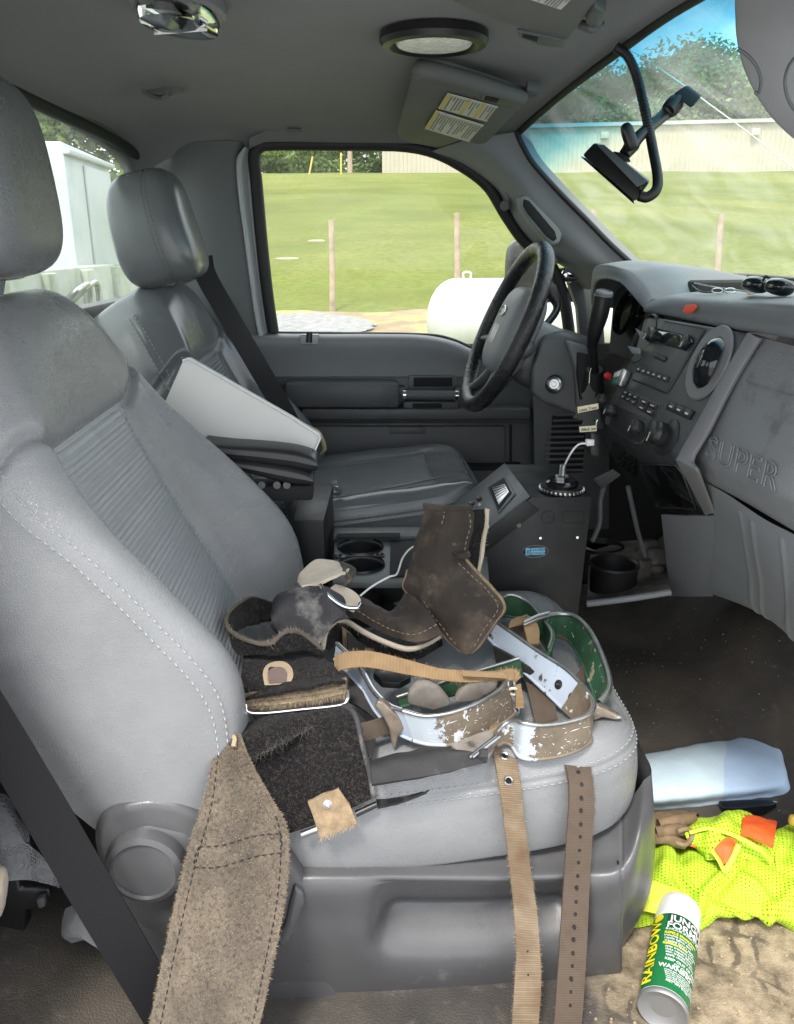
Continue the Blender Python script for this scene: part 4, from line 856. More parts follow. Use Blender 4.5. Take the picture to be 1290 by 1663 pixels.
# red sticker on the pad
G_['redst'] = mat('orange_red_sticker', (.75, .07, .03), .45)
q = [PY(x, y, yy) for x, y, yy in ((1115, 504, 1.432), (1120, 495, 1.43), (1135, 493, 1.40), (1139, 497, 1.395), (1132, 506, 1.40), (1120, 508, 1.43))]
q = [p+V(-.012, -.012, 0) for p in q]
prism('sticker', q, (-.001, -.001, .0), G_['redst'], None, .0003); o = bpy.data.objects['sticker.003'] if 'sticker.003' in bpy.data.objects else None
for o in bpy.data.objects:
    if o.name.startswith('sticker') and o.parent is None: tag(o, 'small orange red sticker on the front lip of the dash pad', 'sticker')
# glovebox
gx = [.615, .60, .58, .565, .57, .592, .66]
gr = [((1236, 548), (1262, 555), (1290, 562), (1350, 577), (1450, 600)), ((1212, 595), (1245, 604), (1290, 617), (1350, 634), (1450, 662)), ((1170, 668), (1220, 684), (1290, 710), (1350, 732), (1450, 770)),
      ((1136, 730), (1200, 757), (1290, 797), (1350, 824), (1450, 872)), ((1129, 755), (1196, 787), (1290, 832), (1350, 862), (1450, 914)), ((1142, 780), (1203, 810), (1290, 860), (1350, 893), (1450, 950)), ((1150, 786), (1210, 816), (1297, 866), (1357, 899), (1457, 956))]
rows = [[PX(x, y, xx) for x, y in r] for r, xx in zip(gr, gx)]
G_['glove'] = mat('glovebox_plastic', (.185, .192, .20), .55, var=.1, vs=9, bumps=(('voro', 420, .5, .0009),), rvar=.06, col2=(.07, .067, .062), mask=(11, .58, .76))
gb, GG = patch('glovebox', rows, G_['glove'], da, nu=70, nv=80)
def GP(px, py, l=0):
    d = ray(px, py); best = None
    for i in range(0, 80, 1):
        for j in range(0, 70, 1):
            p = Vector(GG[i, j])-CAM; t = p.dot(d)/d.dot(d); e = (p-d*t).length_squared
            if best is None or e < best[0]: best = (e, t, i, j)
    return CAM+d*best[1]+V(-l, 0, 0)
tube('handle_line', [GP(*p, .001) for p in ((1213, 621), (1250, 632), (1290, 644), (1340, 659))], .0016, G_['glove'], gb, 8, samples=24)
pS, pE = GP(1150, 742), GP(1262, 790)
xd = (pE-pS).normalized(); 
ptop = GP(1166, 722); yd = (ptop-pS); 
G_['emboss'] = mat('embossed_letters', (.19, .197, .205), .5, bumps=(('voro', 420, .4, .0008),))
tv = textv('SUPER DUTY', (0, 0, 0), (1, 0, 0), (0, 1, 0), 1.0, .0, .012)
xsS = [p.x for p in textv('SUPER', (0, 0, 0), (1, 0, 0), (0, 1, 0), 1.0, 0, .012)[0]]; wS = max(xsS)
bS = GP(1146, 742); bE = GP(1258, 797); L_ = (bE-bS).length; Hh = .036
ns = Vector((-1, 0, .12)).normalized(); xdir = (bE-bS).normalized(); ydir = Vector((.1, 0, 1)); ydir = (ydir-xdir*ydir.dot(xdir)).normalized()
sc_y = Hh/.73
def outline_letters(s, o, xdir, ydir, sx, sy, r, mat_, par):
    """raised outline letters: the glyph contours swept with a thin round section"""
    c = bpy.data.curves.new('o', 'FONT'); c.body = s; c.size = 1; c.resolution_u = 3; c.offset = .01; c.space_character = 1.12
    t = bpy.data.objects.new('o', c); COL.objects.link(t); c.fill_mode = 'NONE' if hasattr(c, 'fill_mode') else c.fill_mode
    try: c.fill_mode = 'NONE'
    except Exception: pass
    me = bpy.data.meshes.new_from_object(t.evaluated_get(bpy.context.evaluated_depsgraph_get())); bpy.data.objects.remove(t)
    bm = bmesh.new(); bm.from_mesh(me); bpy.data.meshes.remove(me); seen = set(); mb = MB(); bm.edges.ensure_lookup_table()
    for e0 in bm.edges:
        if e0.index in seen or len(e0.link_faces) > 1: continue
        loop = [e0.verts[0]]; e = e0; vtx = e0.verts[0]
        while e is not None and e.index not in seen:
            seen.add(e.index); vtx = e.other_vert(vtx); loop.append(vtx); nx_ = [q for q in vtx.link_edges if q.index not in seen and len(q.link_faces) <= 1]; e = nx_[0] if nx_ else None
        P = [Vector(o)+xdir*(v.co.x*sx)+ydir*(v.co.y*sy) for v in loop]
        if (P[0]-P[-1]).length < 1e-5: P = P[:-1]
        if len(P) < 3: continue
        v, f, uv = tubev(P, r, 6, closed=True); mb.add(v, f, uv)
    bm.free(); return mb.build('raised_letters', mat_, par)
c_ = outline_letters('SUPER', bS+ns*.0005, xdir, ydir, L_/wS/1.06, sc_y, .0013, G_['emboss'], gb)
# knee panel under the glovebox
G_['knee'] = mat('lower_dash_plastic', (.20, .207, .22), .5, var=.07, vs=6, bumps=(('noise', 420, .3, .0006),), col2=(.2, .19, .17), mask=(16, .66, .8))
kr = [((1100, 800), .66), ((1168, 795), .60), ((1235, 836), .605), ((1290, 868), .60), ((1380, 918), .60), ((1480, 975), .60)]
kb = [((1157, 964), .74), ((1200, 980), .74), ((1244, 1002), .735), ((1290, 1040), .73), ((1380, 1120), .72), ((1480, 1200), .71)]
km = [((1076, 840), .665), ((1160, 860), .665), ((1230, 905), .655), ((1290, 940), .65), ((1380, 1000), .65), ((1480, 1070), .65)]
kr[0] = ((1134, 777), .586); kr[1] = ((1180, 802), .592); kr[2] = ((1240, 842), .60)
rows = [[PX(*p, x) for p, x in r] for r in (kr, [((1160, 837), .632), ((1190, 850), .622), ((1236, 886), .615), ((1290, 914), .61), ((1380, 965), .61), ((1480, 1030), .61)], [((1158, 905), .69), ((1194, 918), .685), ((1240, 948), .675), ((1290, 985), .67), ((1380, 1050), .665), ((1480, 1120), .665)], kb)]
rows.append([p+V(.08, 0, .0) for p in rows[-1]])
def kd(U, W):
    d = np.zeros_like(U)
    for u0 in (.26, .33, .52): d -= .005*np.exp(-((U-(u0+.10*W))/.012)**2)*.5*(W > .1)*(W < .78)
    d -= .006*np.exp(-((U-(.62))/.05)**2-((W-.5)/.12)**2)
    return d
patch('knee_panel', rows, G_['knee'], da, nu=120, nv=60, disp=kd)
patch('knee_side', [[PX(1074, 836, .66), PX(1118, 838, .648), PX(1161, 837, .633)], [PX(1081, 900, .70), PX(1120, 903, .695), PX(1159, 905, .691)], [PX(1088, 963, .745), PX(1122, 964, .742), PX(1158, 964, .741)], [PX(1088, 966, .80), PX(1122, 967, .80), PX(1158, 967, .80)]], G_['knee'], da, nu=20, nv=20, thick=.004)
# underside tray, dark cavity below the stack
cu = thing('cup_holder_tray', PY(1020, 975, 1.52), 'dusty pull-out tray with black cup holder under the dash', 'cup holder')
G_['dusty'] = mat('dusty_black', (.03, .028, .026), .8, var=.3, vs=18, col2=(.14, .12, .095), mask=(13, .46, .66), bumps=(('noise', 60, .4, .002),))
t0, t1, t2, t3 = PY(952, 985, 1.50), PY(1088, 966, 1.46), PY(1080, 915, 1.72), PY(955, 925, 1.76)
prism('tray', [t0, t1, t2, t3], (0, 0, .012), G_['dusty'], cu, .003)
tube('tray_lip', [t0+V(0, -.004, .008), t0.lerp(t1, .5)+V(0, -.007, .008), t1+V(0, -.004, .008)], .007, G_['plastic_grey'], cu, 10, samples=16)
c = PY(994, 962, 1.56); lathe('cup_well', [(.044, 0), (.048, .002), (.050, .062), (.053, .066), (.050, .070), (.046, .066), (.042, .008), (.001, .006)], c, (0, 0, 1), G_['black'], cu, 40)
c3 = PY(978, 893, 1.72); lathe('cup_ring', [(.046, 0), (.052, .004), (.050, .012), (.044, .014), (.042, .0)], c3, (0, 0, 1), G_['black'], cu, 40)
prism('ring_plate', [PY(958, 912, 1.64), PY(1045, 905, 1.62), PY(1055, 880, 1.74), PY(960, 885, 1.80)], (0, 0, .006), G_['dusty'], cu, .002)
rbox('bracket', PY(1040, 935, 1.6), (.03, .05, .09), G_['dusty'], cu, bev=.004)
for k, (x, y) in enumerate(((1058, 925), (1066, 905), (1072, 940), (1060, 952), (1052, 890))):
    blob('debris', PY(x, y, 1.62+.01*k), (.05, .04, .03), G_['dusty'], cu, Matrix.Rotation(k*1.1, 3, 'X'), .5, .5, 16, 10)
ud = thing('metal_bracket', (.8, 1.5, .3), 'dark metal bracket and wiring below the centre of the dash', 'bracket')
tube('strut', [PY(1020, 790, 1.56), PY(1035, 860, 1.58), PY(1050, 912, 1.60)], .005, G_['plastic_mid'], ud, 6)
tube('wire', [PY(988, 770, 1.68), PY(976, 810, 1.66), PY(974, 850, 1.65), PY(962, 880, 1.64)], .006, G_['plastic_mid'], ud, 8, samples=20)
prism('bracket_arm', [PY(966, 782, 1.66), PY(1000, 765, 1.6), PY(1010, 772, 1.6), PY(978, 795, 1.66)], (0, .02, 0), G_['plastic_mid'], ud, .003)
rbox('dark_housing', (1.0, 1.72, .46), (.2, .36, .30), G_['black_matte'], ud, bev=.02)
rbox('duct', (.82, 1.35, .62), (.24, .75, .16), G_['black_matte'], ud, bev=.02)
# kick panel louvre
kp = thing('kick_panel', PY(910, 700, 2.2), 'black louvred kick panel beside the driver footwell', 'panel')
prism('panel', [PY(866, 645, 2.22), PY(990, 640, 2.22), PY(990, 860, 2.22), PY(870, 860, 2.22)], (0, .03, 0), G_['plastic'], kp, .004)
mb = MB()
for k in range(11):
    y = 672+k*9.0; w0 = 893+18*math.sin(min(1, k/6)*1.57)*-1+10; q = [PY(w0, y, 2.212), PY(948, y-1, 2.212), PY(948, y+3.5, 2.216), PY(w0, y+4.5, 2.216)]
    v, f, uv = tubev([(q[0]+q[3])/2, (q[1]+q[2])/2], .0035, 6); mb.add(v, f, uv)
mb.build('louvres', G_['plastic_mid'], kp)
rbox('louvre_opening', PY(922, 722, 2.2185), (.10, .003, .17), G_['black_matte'], kp, bev=.001)
# lower column cover with lock
cg = thing('column_cover', PY(930, 640, 1.78), 'black lower dash cover with silver lock cylinder beside the steering column', 'dash cover')
prism('cover', [PY(x, y, 1.79) for x, y in ((880, 548), (912, 540), (962, 556), (975, 600), (985, 700), (966, 700), (930, 672), (880, 655), (862, 640), (862, 600))], (.03, .12, 0), G_['plastic'], cg, .012, 4)
prism('side_cover', [PY(x, y, 1.775) for x, y in ((918, 552), (955, 562), (972, 600), (980, 690), (962, 694), (938, 668), (934, 600))], (.0, .03, 0), G_['plastic_mid'], cg, .01, 3)
prism('shifter_well', [PY(x, y, 1.768) for x, y in ((938, 572), (958, 576), (968, 610), (972, 680), (958, 684), (944, 660), (938, 610))], (0, .02, 0), G_['black_matte'], cg, .004, 2)
prism('panel_face', [PY(x, y, 1.80) for x, y in ((968, 585), (1000, 575), (1035, 590), (1000, 680), (972, 690))], (.0, .05, 0), G_['dusty'], cg, .004, 2)
c = PY(901, 624, 1.782); ax_ = Vector((-.45, -.85, .2)); lathe('lock_bezel', [(.021, 0), (.021, .003), (.0175, .005)], c, ax_, G_['black'], cg, 28)
lathe('lock_cylinder', [(.0165, .0), (.0165, .007), (.013, .009), (.011, .006), (.006, .006), (.005, .009), (.001, .009)], c, ax_, G_['steel'], cg, 28)
# ================= STEERING WHEEL =================
swc = Vector((.387, 1.90, .843)); wu = Vector((.154, 0, .36)).normalized(); wy = Vector((0, 1, 0)); wnrm = Vector((-.92, 0, .394)).normalized()
sw = thing('steering_wheel', swc, 'black steering wheel with peeling leather rim and oval badge on the hub', 'steering wheel')
G_['rim'] = mat('worn_rim_leather', (.016, .016, .018), .32, var=.3, vs=20, bumps=(('noise', 70, .7, .003), ('voro', 200, .4, .001)), rvar=.12, col2=(.10, .115, .13), mask=(26, .63, .78))
RW = .192
mk('rim', *tubev([swc+wy*(RW*math.cos(t))+wu*(RW*math.sin(t)) for t in np.linspace(0, 2*math.pi, 72, endpoint=False)], .0188, 16, closed=True)[:2], G_['rim'], sw)
pl_ = [(t, RW-.015) for t in np.linspace(.2, 1.7, 12)]
tube('rim_seam', [swc+wnrm*.010+wy*((RW-.012)*-math.cos(t))+wu*((RW-.012)*math.sin(t)) for t in np.linspace(.0, 2.2, 26)], .0022, mat('frayed_liner', (.45, .48, .42), .8, var=.3, vs=60), sw, 6)
hubc = swc-wnrm*.035
blob('hub', hubc+wnrm*.012, (.21, .20, .085), G_['plastic_grey'], sw, Matrix((wu, wy, wnrm)).transposed(), .6, .55)
for (a, l) in ((-.25, .17), (math.pi+.25, .17), (-math.pi/2-.42, .17), (-math.pi/2+.42, .17)):
    d = wy*math.cos(a)+wu*math.sin(a); tube('spoke', [hubc+d*.05, hubc+d*.12+wnrm*.006, swc+d*(RW-.008)-wnrm*.004], [.034, .028, .017], G_['plastic'], sw, 14, samples=12, flat=.6)
sb_ = hubc+wy*-.0+wu*0
badge = lathe('badge', [(.026, 0), (.026, .003), (.023, .004), (.021, .002), (.001, .002)], hubc+wnrm*.054+wu*.035, wnrm, G_['steel'], sw, 32, (wy, wu, wnrm), sy=.5)
for k in (-1, 0, 1): rbox('hub_line', hubc+wnrm*.0545+wy*(.018*k)-wu*.02, (.046, .003, .002), G_['steel'], badge, Matrix((wu, wy, wnrm)).transposed(), .0008)
for k in range(3): blob('wheel_button', hubc-wy*.092+wu*(-.005+.02*k)+wnrm*.02, (.016, .018, .008), G_['black'], sw, Matrix((wu, wy, wnrm)).transposed(), .6, .7, 14, 8)
sc = thing('steering_column', swc-wnrm*.15, 'grey steering column shroud behind the wheel', 'steering column')
rot = Matrix((wu, wy, wnrm)).transposed()
blob('shroud', swc-wnrm*.10-wu*.012, (.125, .145, .17), G_['plastic_grey'], sc, rot, .35, .45)
blob('lower_shroud', swc-wnrm*.15-wu*.055, (.10, .13, .2), G_['plastic'], sc, rot, .4, .5)
mk('shroud_joint', *tubev([swc-wnrm*.13-wu*.03+wy*(.0735*math.cos(t))-wnrm*(.085*math.sin(t)) for t in np.linspace(0, 6.283, 40, endpoint=False)], .0012, 5, closed=True)[:2], G_['black_matte'], sc)
st_ = tube('wiper_stalk', [swc-wnrm*.10+wy*.06+wu*.03, PY(905, 500, 2.0), PY(892, 468, 2.02)], [.008, .010, .019], G_['black'], sc, 14, samples=14)
# column shift lever
sl_ = thing('shift_lever', PY(962, 600, 1.72), 'black column shift lever with a thick rounded grip', 'shift lever')
tube('grip', [PY(980, 480, 1.66), PY(974, 510, 1.67), PY(966, 538, 1.685), PY(962, 560, 1.70)], [.0185, .0185, .016, .011], G_['black'], sl_, 20, samples=20)
lathe('cap', [(.0185, -.002), (.0175, .004), (.013, .006), (.012, .004), (.001, .004)], PY(981, 477, 1.658), PY(981, 477, 1.658)-PY(974, 510, 1.67), G_['plastic_mid'], sl_, 28)
tube('lever', [PY(962, 560, 1.70), PY(964, 590, 1.72), PY(966, 612, 1.75)], [.011, .009, .013], G_['black'], sl_, 14, samples=12)
tube('boot', [PY(966, 600, 1.74), PY(962, 640, 1.77)], [.018, .026], G_['rubber'], sl_, 16, samples=6)
# things on the dash top
def sunglasses(px, py, y, w_, label):
    c = PY(px, py, y); g = thing('sunglasses', c, label, 'sunglasses'); 
    for s in (-1, 1):
        blob('lens', c+V(.0, .035*s, .008), (.030, .060, .024), G_['black_gloss'], g, Matrix.Rotation(R(20), 3, 'Y'), .8, .7, 24, 14)
        tube('temple', [c+V(.0, .066*s, .02), c+V(.08, .064*s, .014), c+V(.13, .06*s, .003)], .002, G_['black'], g, 6, samples=14)
    tube('bridge', [c+V(0, -.012, .018), c+V(-.004, 0, .022), c+V(0, .012, .018)], .002, G_['black'], g, 6, samples=10)
    return g
sunglasses(1245, 473, 1.22, .13, 'black sunglasses with dark lenses lying on the dash top')
gs = thing('eyeglasses', PY(1150, 474, 1.42), 'thin wire eyeglasses with folded temples on the dash top', 'eyeglasses')
tube('temple', [PY(1124, 464, 1.50), PY(1140, 474, 1.45), PY(1175, 474, 1.40)], .0015, G_['black'], gs, 6, samples=14)
tube('temple', [PY(1128, 460, 1.52), PY(1160, 466, 1.48), PY(1215, 474, 1.33)], .0015, G_['steel'], gs, 6, samples=14)
for x in (1165, 1186): mk('lens_rim', *tubev([PY(x+9*math.cos(t), 472+4*math.sin(t), 1.40) for t in np.linspace(0, 6.283, 20, endpoint=False)], .0012, 5, closed=True)[:2], G_['steel'], gs)
cb = thing('binder_clip', PY(1218, 471, 1.30), 'small tan clip leaning on the sunglasses on the dash top', 'clip')
prism('body', [PY(x, y, 1.29) for x, y in ((1209, 464), (1226, 459), (1231, 476), (1213, 480))], (.006, .002, 0), mat('tan_plastic', (.5, .44, .34), .5), cb, .002)
tube('wire', [PY(1213, 464, 1.29), PY(1216, 456, 1.29), PY(1224, 457, 1.29), PY(1222, 464, 1.29)], .001, G_['steel'], cb, 6, samples=14)
# ================= CAMERA MOUNT ON THE WINDSHIELD =================
cm = thing('dash_monitor', PY(1005, 280, 1.45), 'black slab-shaped monitor on a jointed arm hanging from the windshield', 'monitor')
A = PY(962, 232, 1.45); B = PY(1052, 300, 1.38)
q = [PY(946, 252, 1.45), PY(966, 231, 1.45), PY(1055, 296, 1.37), PY(1032, 328, 1.37)]
dpt = Vector((.35, .9, .1)).normalized()*.10
prism('housing', q, dpt, G_['black'], cm, .004, 2)
q2 = [PY(970, 236, 1.447), PY(981, 235, 1.447), PY(1049, 291, 1.367), PY(1047, 298, 1.367), PY(1035, 304, 1.367)]
prism('face_panel', q2, V(-.001, -.003, 0), G_['plastic_mid'], cm, .001)
tube('screw', [PY(1042, 305, 1.364), PY(1042, 305, 1.372)], .003, G_['black_gloss'], cm, 12)
prism('screen', [q[0]-V(.002, .002, .002), q[3]-V(.002, .002, .002), q[3]+dpt-V(.002, .002, .002), q[0]+dpt-V(.002, .002, .002)], V(-.001, 0, -.001), G_['black_gloss'], cm, .0004)
prism('foot', [PY(995, 245, 1.43), PY(1012, 248, 1.42), PY(1024, 258, 1.41), PY(1005, 262, 1.42)], V(.02, .05, 0), G_['black'], cm, .003)
tube('lower_joint', [PY(1014, 252, 1.43), PY(1028, 234, 1.44)], [.010, .013], G_['black'], cm, 12)
blob('wing_knob', PY(1022, 222, 1.42), (.02, .018, .045), G_['black'], cm, Matrix.Rotation(R(-25), 3, 'Y'), .7, .6, 16, 12)
tube('arm', [PY(1024, 238, 1.44), PY(1040, 220, 1.45), PY(1075, 190, 1.48), PY(1088, 178, 1.49)], [.013, .010, .010, .013], G_['black'], cm, 14, samples=16)
blob('upper_knob', PY(1093, 172, 1.48), (.03, .02, .035), G_['black'], cm, Matrix.Rotation(R(40), 3, 'Y'), .7, .6, 16, 12)
tube('upper_joint', [PY(1088, 178, 1.47), PY(1104, 160, 1.475)], .009, G_['black'], cm, 12)
prism('mount_plate', [PY(1093, 153, 1.475), PY(1113, 139, 1.475), PY(1137, 157, 1.45), PY(1122, 176, 1.45)], V(.012, .02, .005), G_['black_matte'], cm, .003)
def ribbed(name, pts, r, mat_, par, n=140, k=3):
    P = cr(pts, n*k); rr = [r*(1 if (i % k) else .78) for i in range(n*k)]
    v, f, uv = tubev(P, rr, 12); return mk(name, v, f, mat_, par, True, uv)
hs = ribbed('loom_cable', [PY(*p) for p in ((1000, 76, 1.50), (1020, 92, 1.50), (1036, 130, 1.49), (1050, 190, 1.46), (1060, 240, 1.44), (1068, 285, 1.40), (1066, 308, 1.38), (1052, 320, 1.37), (1038, 318, 1.37))], .0085, G_['black'], None, 90)
tag(hs, 'black ribbed cable loom drooping from the headliner to the monitor', 'cable')
# ================= SEATS =================
SU = Vector((-.588, 0, .809)); SNn = Vector((.809, 0, .588))
def seatback(parent, dx, dy, dz, lm, im, um, sdx=0, wr=.0022, stitch=True):
    """rows s (up the back), columns (y, d) across, near side to far side"""
    def pt(y, s, d): p = SU*s+SNn*d; return Vector((p.x+dx, y+dy, p.z+dz))
    # s, near side back, side mid, seam, crest, near insert seam, mid, far insert seam, far crest, edge, far side
    R_ = [(.30, (.885, -.06), (.868, .0), (.880, .04), (.92, .06), (.985, .120), (1.12, .11), (1.25, .10), (1.31, .15), (1.365, .14), (1.385, .05), (1.37, -.06)),
          (.40, (.880, -.08), (.862, .0), (.874, .095), (.915, .125), (.985, .136), (1.12, .125), (1.25, .118), (1.32, .185), (1.385, .195), (1.405, .08), (1.385, -.08)),
          (.50, (.880, -.09), (.862, .02), (.876, .155), (.920, .190), (.985, .142), (1.12, .138), (1.25, .136), (1.325, .212), (1.385, .238), (1.415, .10), (1.39, -.09)),
          (.62, (.880, -.09), (.865, .02), (.880, .160), (.925, .192), (.985, .150), (1.12, .150), (1.25, .155), (1.32, .215), (1.375, .238), (1.41, .10), (1.385, -.09)),
          (.73, (.880, -.085), (.868, .02), (.884, .152), (.925, .186), (.985, .157), (1.12, .162), (1.25, .174), (1.32, .21), (1.370, .224), (1.40, .10), (1.38, -.085)),
          (.82, (.885, -.08), (.872, .02), (.888, .138), (.935, .188), (.99, .172), (1.12, .178), (1.25, .192), (1.32, .212), (1.365, .210), (1.39, .09), (1.375, -.08)),
          (.90, (.900, -.07), (.885, .03), (.905, .145), (.95, .200), (1.00, .208), (1.12, .214), (1.25, .220), (1.32, .222), (1.365, .205), (1.385, .09), (1.36, -.07)),
          (.98, (.940, -.05), (.925, .04), (.945, .150), (.985, .205), (1.03, .222), (1.12, .232), (1.24, .236), (1.30, .232), (1.345, .205), (1.36, .10), (1.33, -.05)),
          (1.035, (.99, -.03), (.98, .05), (.995, .140), (1.025, .185), (1.06, .210), (1.13, .222), (1.22, .224), (1.27, .212), (1.305, .18), (1.315, .10), (1.29, -.03)),
          (1.052, (1.01, -.01), (1.01, .06), (1.02, .110), (1.04, .140), (1.07, .155), (1.13, .165), (1.21, .165), (1.25, .15), (1.28, .13), (1.285, .09), (1.27, -.01)),
          (1.045, (1.03, .0), (1.03, .04), (1.04, .06), (1.05, .07), (1.08, .08), (1.13, .08), (1.2, .08), (1.24, .07), (1.26, .06), (1.27, .04), (1.26, .0))]
    ctrl = [[pt(y, r[0], d) for y, d in r[1:]] for r in R_]
    nu, nv = 170, 190; G = crg(ctrl, nu, nv); N = gnorm(G)
    U, W = np.meshgrid(np.linspace(0, 10, nu), np.linspace(0, 10, nv))     # control-index coordinates
    sv_ = np.interp(W, range(11), [r[0] for r in R_])
    d = np.zeros_like(U); gr = lambda t, w_, a: -a*np.exp(-(t/w_)**2)
    body = 1/(1+np.exp((sv_-.835)/.006)); top = 1-body
    # panel seams: insert edges, upper panel edge, outer welt
    d += gr(U-4, .13, .008)*body+gr(U-6, .13, .008)*body
    edge = .842+.034*np.exp(-((U-2.6)/.9)**2)+.03*np.clip(U-6.2, 0, 3)
    d += gr(sv_-edge, .009, .010)*np.clip((U-1.4)/.5, 0, 1)*np.clip((8.8-U)/.3, 0, 1)
    d += .0036*np.exp(-((U-2)/.10)**2)*(sv_ < 1.0)+gr(U-2.0, .035, .0026)*(sv_ < 1.0)
    ins = (U > 4) & (U < 6) & (sv_ < .84)
    ribs = 0*sv_
    fade = np.clip((U-4)/.15, 0, 1)*np.clip((6-U)/.15, 0, 1)
    d += ribs*ins*fade+gr(U-5, .03, .0016)*ins
    wrn = np.array([[noise.noise(Vector(G[i, j]*9+np.array([dx*40, 0, dz])))*.5+noise.noise(Vector(G[i, j]*22))*.22 for j in range(nu)] for i in range(nv)])
    d += wrn*wr
    G2 = G+N*d[:, :, None]; UV = guv(G); cell = lambda a: a[:-1, :-1]
    m_ins = cell(ins); m_up = cell((sv_ > edge) & (U > 1.9) & (U < 8.6)) & ~m_ins; m_b = ~(m_ins | m_up)
    # the far bolster panel wraps; all panels share one grid so the seams meet
    bk = gmesh('backrest', G2, lm, parent, mask=m_b, flip=True, uv=UV)
    gmesh('backrest_insert', G2, im, parent, mask=m_ins, flip=True, uv=UV); gmesh('upper_panel', G2, um, parent, mask=m_up, flip=True, uv=UV)
    cp_ = [pt(y, s, d_) for (s, y, d_) in ((.30, 1.0, -.12), (.6, 1.0, -.14), (.9, 1.0, -.11), (1.03, 1.05, -.05))]
    patch('back_shell', [[pt(.885, s, -.06-e), pt(1.0, s, -.11-e), pt(1.25, s, -.11-e), pt(1.38, s, -.06-e)] for s, e in ((.3, 0), (.5, .02), (.8, .01), (.95, -.01))]+[[pt(.99, 1.04, 0), pt(1.05, 1.045, -.01), pt(1.2, 1.045, -.01), pt(1.29, 1.04, 0)]], G_['plastic'], parent, nu=20, nv=30)
    nn = gnorm(G2)
    if stitch:
        for off in (-.065, .12):
            j = (2.0+off)/10*(nu-1); j0 = int(j); i1 = int(np.argmax(sv_[:, 0] > 1.0))
            P = (G2[:i1, j0]*(1-(j-j0))+G2[:i1, j0+1]*(j-j0)); dashes('seam_stitching', P, nn[:i1, j0], G_['thread'], parent, .0062, .0042, .0013, .0006)
    return pt, G2
def headrest(parent, c, size, rot, lm, wn=.10):
    def fn(p):
        q = p.copy(); q.y *= 1-.12*max(0, p.z); q.x *= (1-wn*p.z); q.x += wn*p.z*p.z; q.z *= 1
        g = math.exp(-((p.x-.22)/.035)**2); return q*(1-.022*g)
    h = blob('headrest', c, size, lm, parent, rot, .52, .50, 110, 60, fn)
    M3 = rot
    for s in (-.035, .035):
        P = []; 
        for t in np.linspace(-2.2, 1.9, 60):
            cy_, cz = math.cos(t), math.sin(t); e = .52
            yy = -math.copysign(abs(cy_)**e, cy_); z_ = math.copysign(abs(cz)**e, cz)
            if yy > 0 and abs(yy) > .9 and False: continue
            x_ = .22+s*1.6; k = (1-abs(x_)**(2/.5))**(.5/2)
            p = fn(Vector((x_, yy*k, z_))); P.append(M3 @ Vector((p.x*size[0]/2, p.y*size[1]/2, p.z*size[2]/2))+Vector(c))
        cc_ = Vector(c); dashes('headrest_stitching', P, [(q-cc_).normalized() for q in P], G_['thread_dark'], h, .006, .003, .0009, .0012)
    return h
